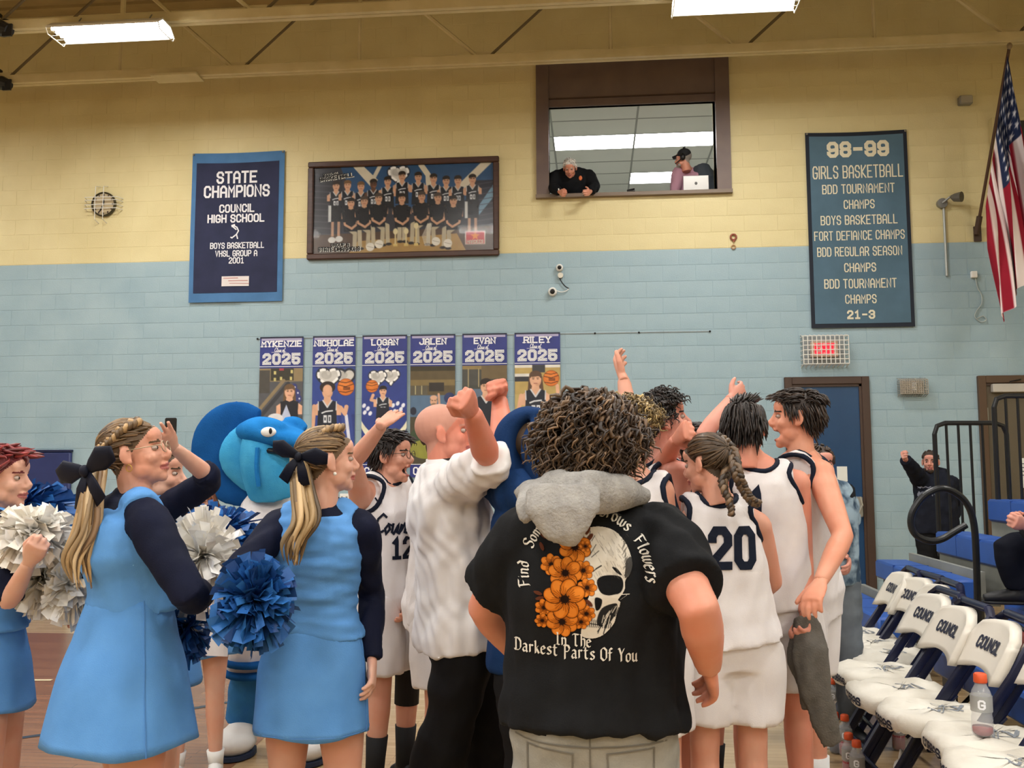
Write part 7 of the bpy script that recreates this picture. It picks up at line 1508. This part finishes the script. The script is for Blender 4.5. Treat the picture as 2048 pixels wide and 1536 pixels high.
# ---- bottles
M_CLEAR = mat('clear_plastic', '#e9eef0', .08, alpha=.28, spec=.5); M_ORANGE = mat('orange_cap', '#d4552a', .45); M_REDL = mat('red_drink', '#8e1420', .15); M_LBL = mat('label_grey', '#a7a8a4', .5, alpha=.75); M_BLUEL = mat('blue_drink', '#28466e', .15)
def bottle(base, label, liq, fill, sc=1.0, ml=None):
    t = empty('drink_bottle', base, label, 'bottle', 'sports drink bottles'); b0 = np.array(base, float)
    pr = [(0, .030), (.01, .036), (.06, .036), (.075, .033), (.09, .036), (.135, .036), (.155, .030), (.175, .020), (.185, .018)]
    obj('bottle_body', loft([b0+np.array([0, 0, z*sc]) for z, r in pr], [r*sc for z, r in pr], n=20), M_CLEAR, t, True)
    obj('cap', loft([b0+np.array([0, 0, z*sc]) for z in (.183, .187, .212, .216)], [.022*sc, .023*sc, .022*sc, .017*sc], n=18), M_ORANGE, t, True)
    if fill: obj('drink', loft([b0+np.array([0, 0, z*sc]) for z in (.004, .012, fill)], [.028*sc, .0335*sc, .0335*sc], n=18), liq, t, True)
    lb = obj('bottle_label', loft([b0+np.array([0, 0, z*sc]) for z in (.085, .14)], [.0366*sc, .0366*sc], n=20, cap=False), M_LBL, t, True)
    f = lambda v: np.stack([b0[0]+.038*sc*np.sin(v[:, 0]/(.0366*sc)-.35), b0[1]-.038*sc*np.cos(v[:, 0]/(.0366*sc)-.35), b0[2]+.112*sc+v[:, 1]], 1)
    obj('label_letter', place2d(text_flat('G', 0, 0, .034*sc, .024*sc, 1.5, seg=.006), f), M_LETTER, lb)
q = ZP(1966, 1474, .485); bottle((q[0], q[1], .492), 'clear drink bottle with orange cap standing on a draped chair seat', M_REDL, .03, 1.12)
for i, (px, py, lb, lq, fl) in enumerate(((1668, 1428, 'drink bottle behind the dark grey towel', M_REDL, .0), (1704, 1472, 'orange-capped bottle of red drink under the fifth chair', M_REDL, .12), (1692, 1512, 'orange-capped bottle on the floor beside the blue one', M_REDL, .08), (1672, 1506, 'bottle of blue drink on the floor by the towel', M_BLUEL, .13), (1640, 1522, 'small bottle lying nearest the tall player on the floor', M_REDL, .05), (1700, 1555, 'orange-capped bottle at the bottom edge', M_REDL, .1), (1716, 1572, 'rightmost orange-capped bottle at the bottom edge', M_REDL, .12), (1798, 1500, 'bottle of red drink under the chair beyond the standing bottle', M_REDL, .1))):
    q = ZP(px, py, 0); bottle((q[0], q[1], .003), lb, lq, fl)
q = ZP(1806, 1600, 0); t = empty('squeeze_bottle', (q[0], q[1], 0), 'white squeeze bottle at the bottom edge below the chairs', 'bottle')
obj('squeeze_body', loft([(q[0], q[1], z) for z in (.002, .01, .15, .17, .18)], [.034, .037, .037, .03, .02], n=18), M_WHITE, t, True); obj('nozzle', loft([(q[0], q[1], z) for z in (.18, .2, .23)], [.016, .012, .006], n=12), M_WHITE, t, True)
# red bag and cups on the bleacher behind the chairs
q = ZP(1895, 1330, .44); t = empty('sports_bag', (2.42, q[1], .44), 'rust red sports bag lying on the front bleacher behind the chairs', 'bag')
bg = fuse([loft([(2.46, q[1]-.28, .52), (2.46, q[1]-.1, .53), (2.46, q[1]+.15, .53), (2.46, q[1]+.3, .51)], [(.06, .06), (.085, .08), (.085, .08), (.055, .055)], side=(1, 0, 0), n=16)], .011, 3); bg = (np.c_[bg[0][:, :2], np.maximum(bg[0][:, 2], .442)], bg[1])
bo = obj('bag_body', wrinkle(bg, .004, 30, 2), mat('rust_red_cloth', '#6e2c22', .7, '#5e251d', 8), t, True); obj('bag_handle', tube(smoothpath([(2.4, q[1]-.1, .6), (2.36, q[1]-.05, .66), (2.36, q[1]+.05, .66), (2.4, q[1]+.1, .6)], 5), .01, 8), M_BLACK, t)
f = lambda v: np.stack([np.full(len(v), 2.368), q[1]-v[:, 0], .535+v[:, 1]], 1)
obj('bag_letter', place2d(text_flat('G', .12, .01, .07, .055, 1.6), f), M_LETTER, bo)
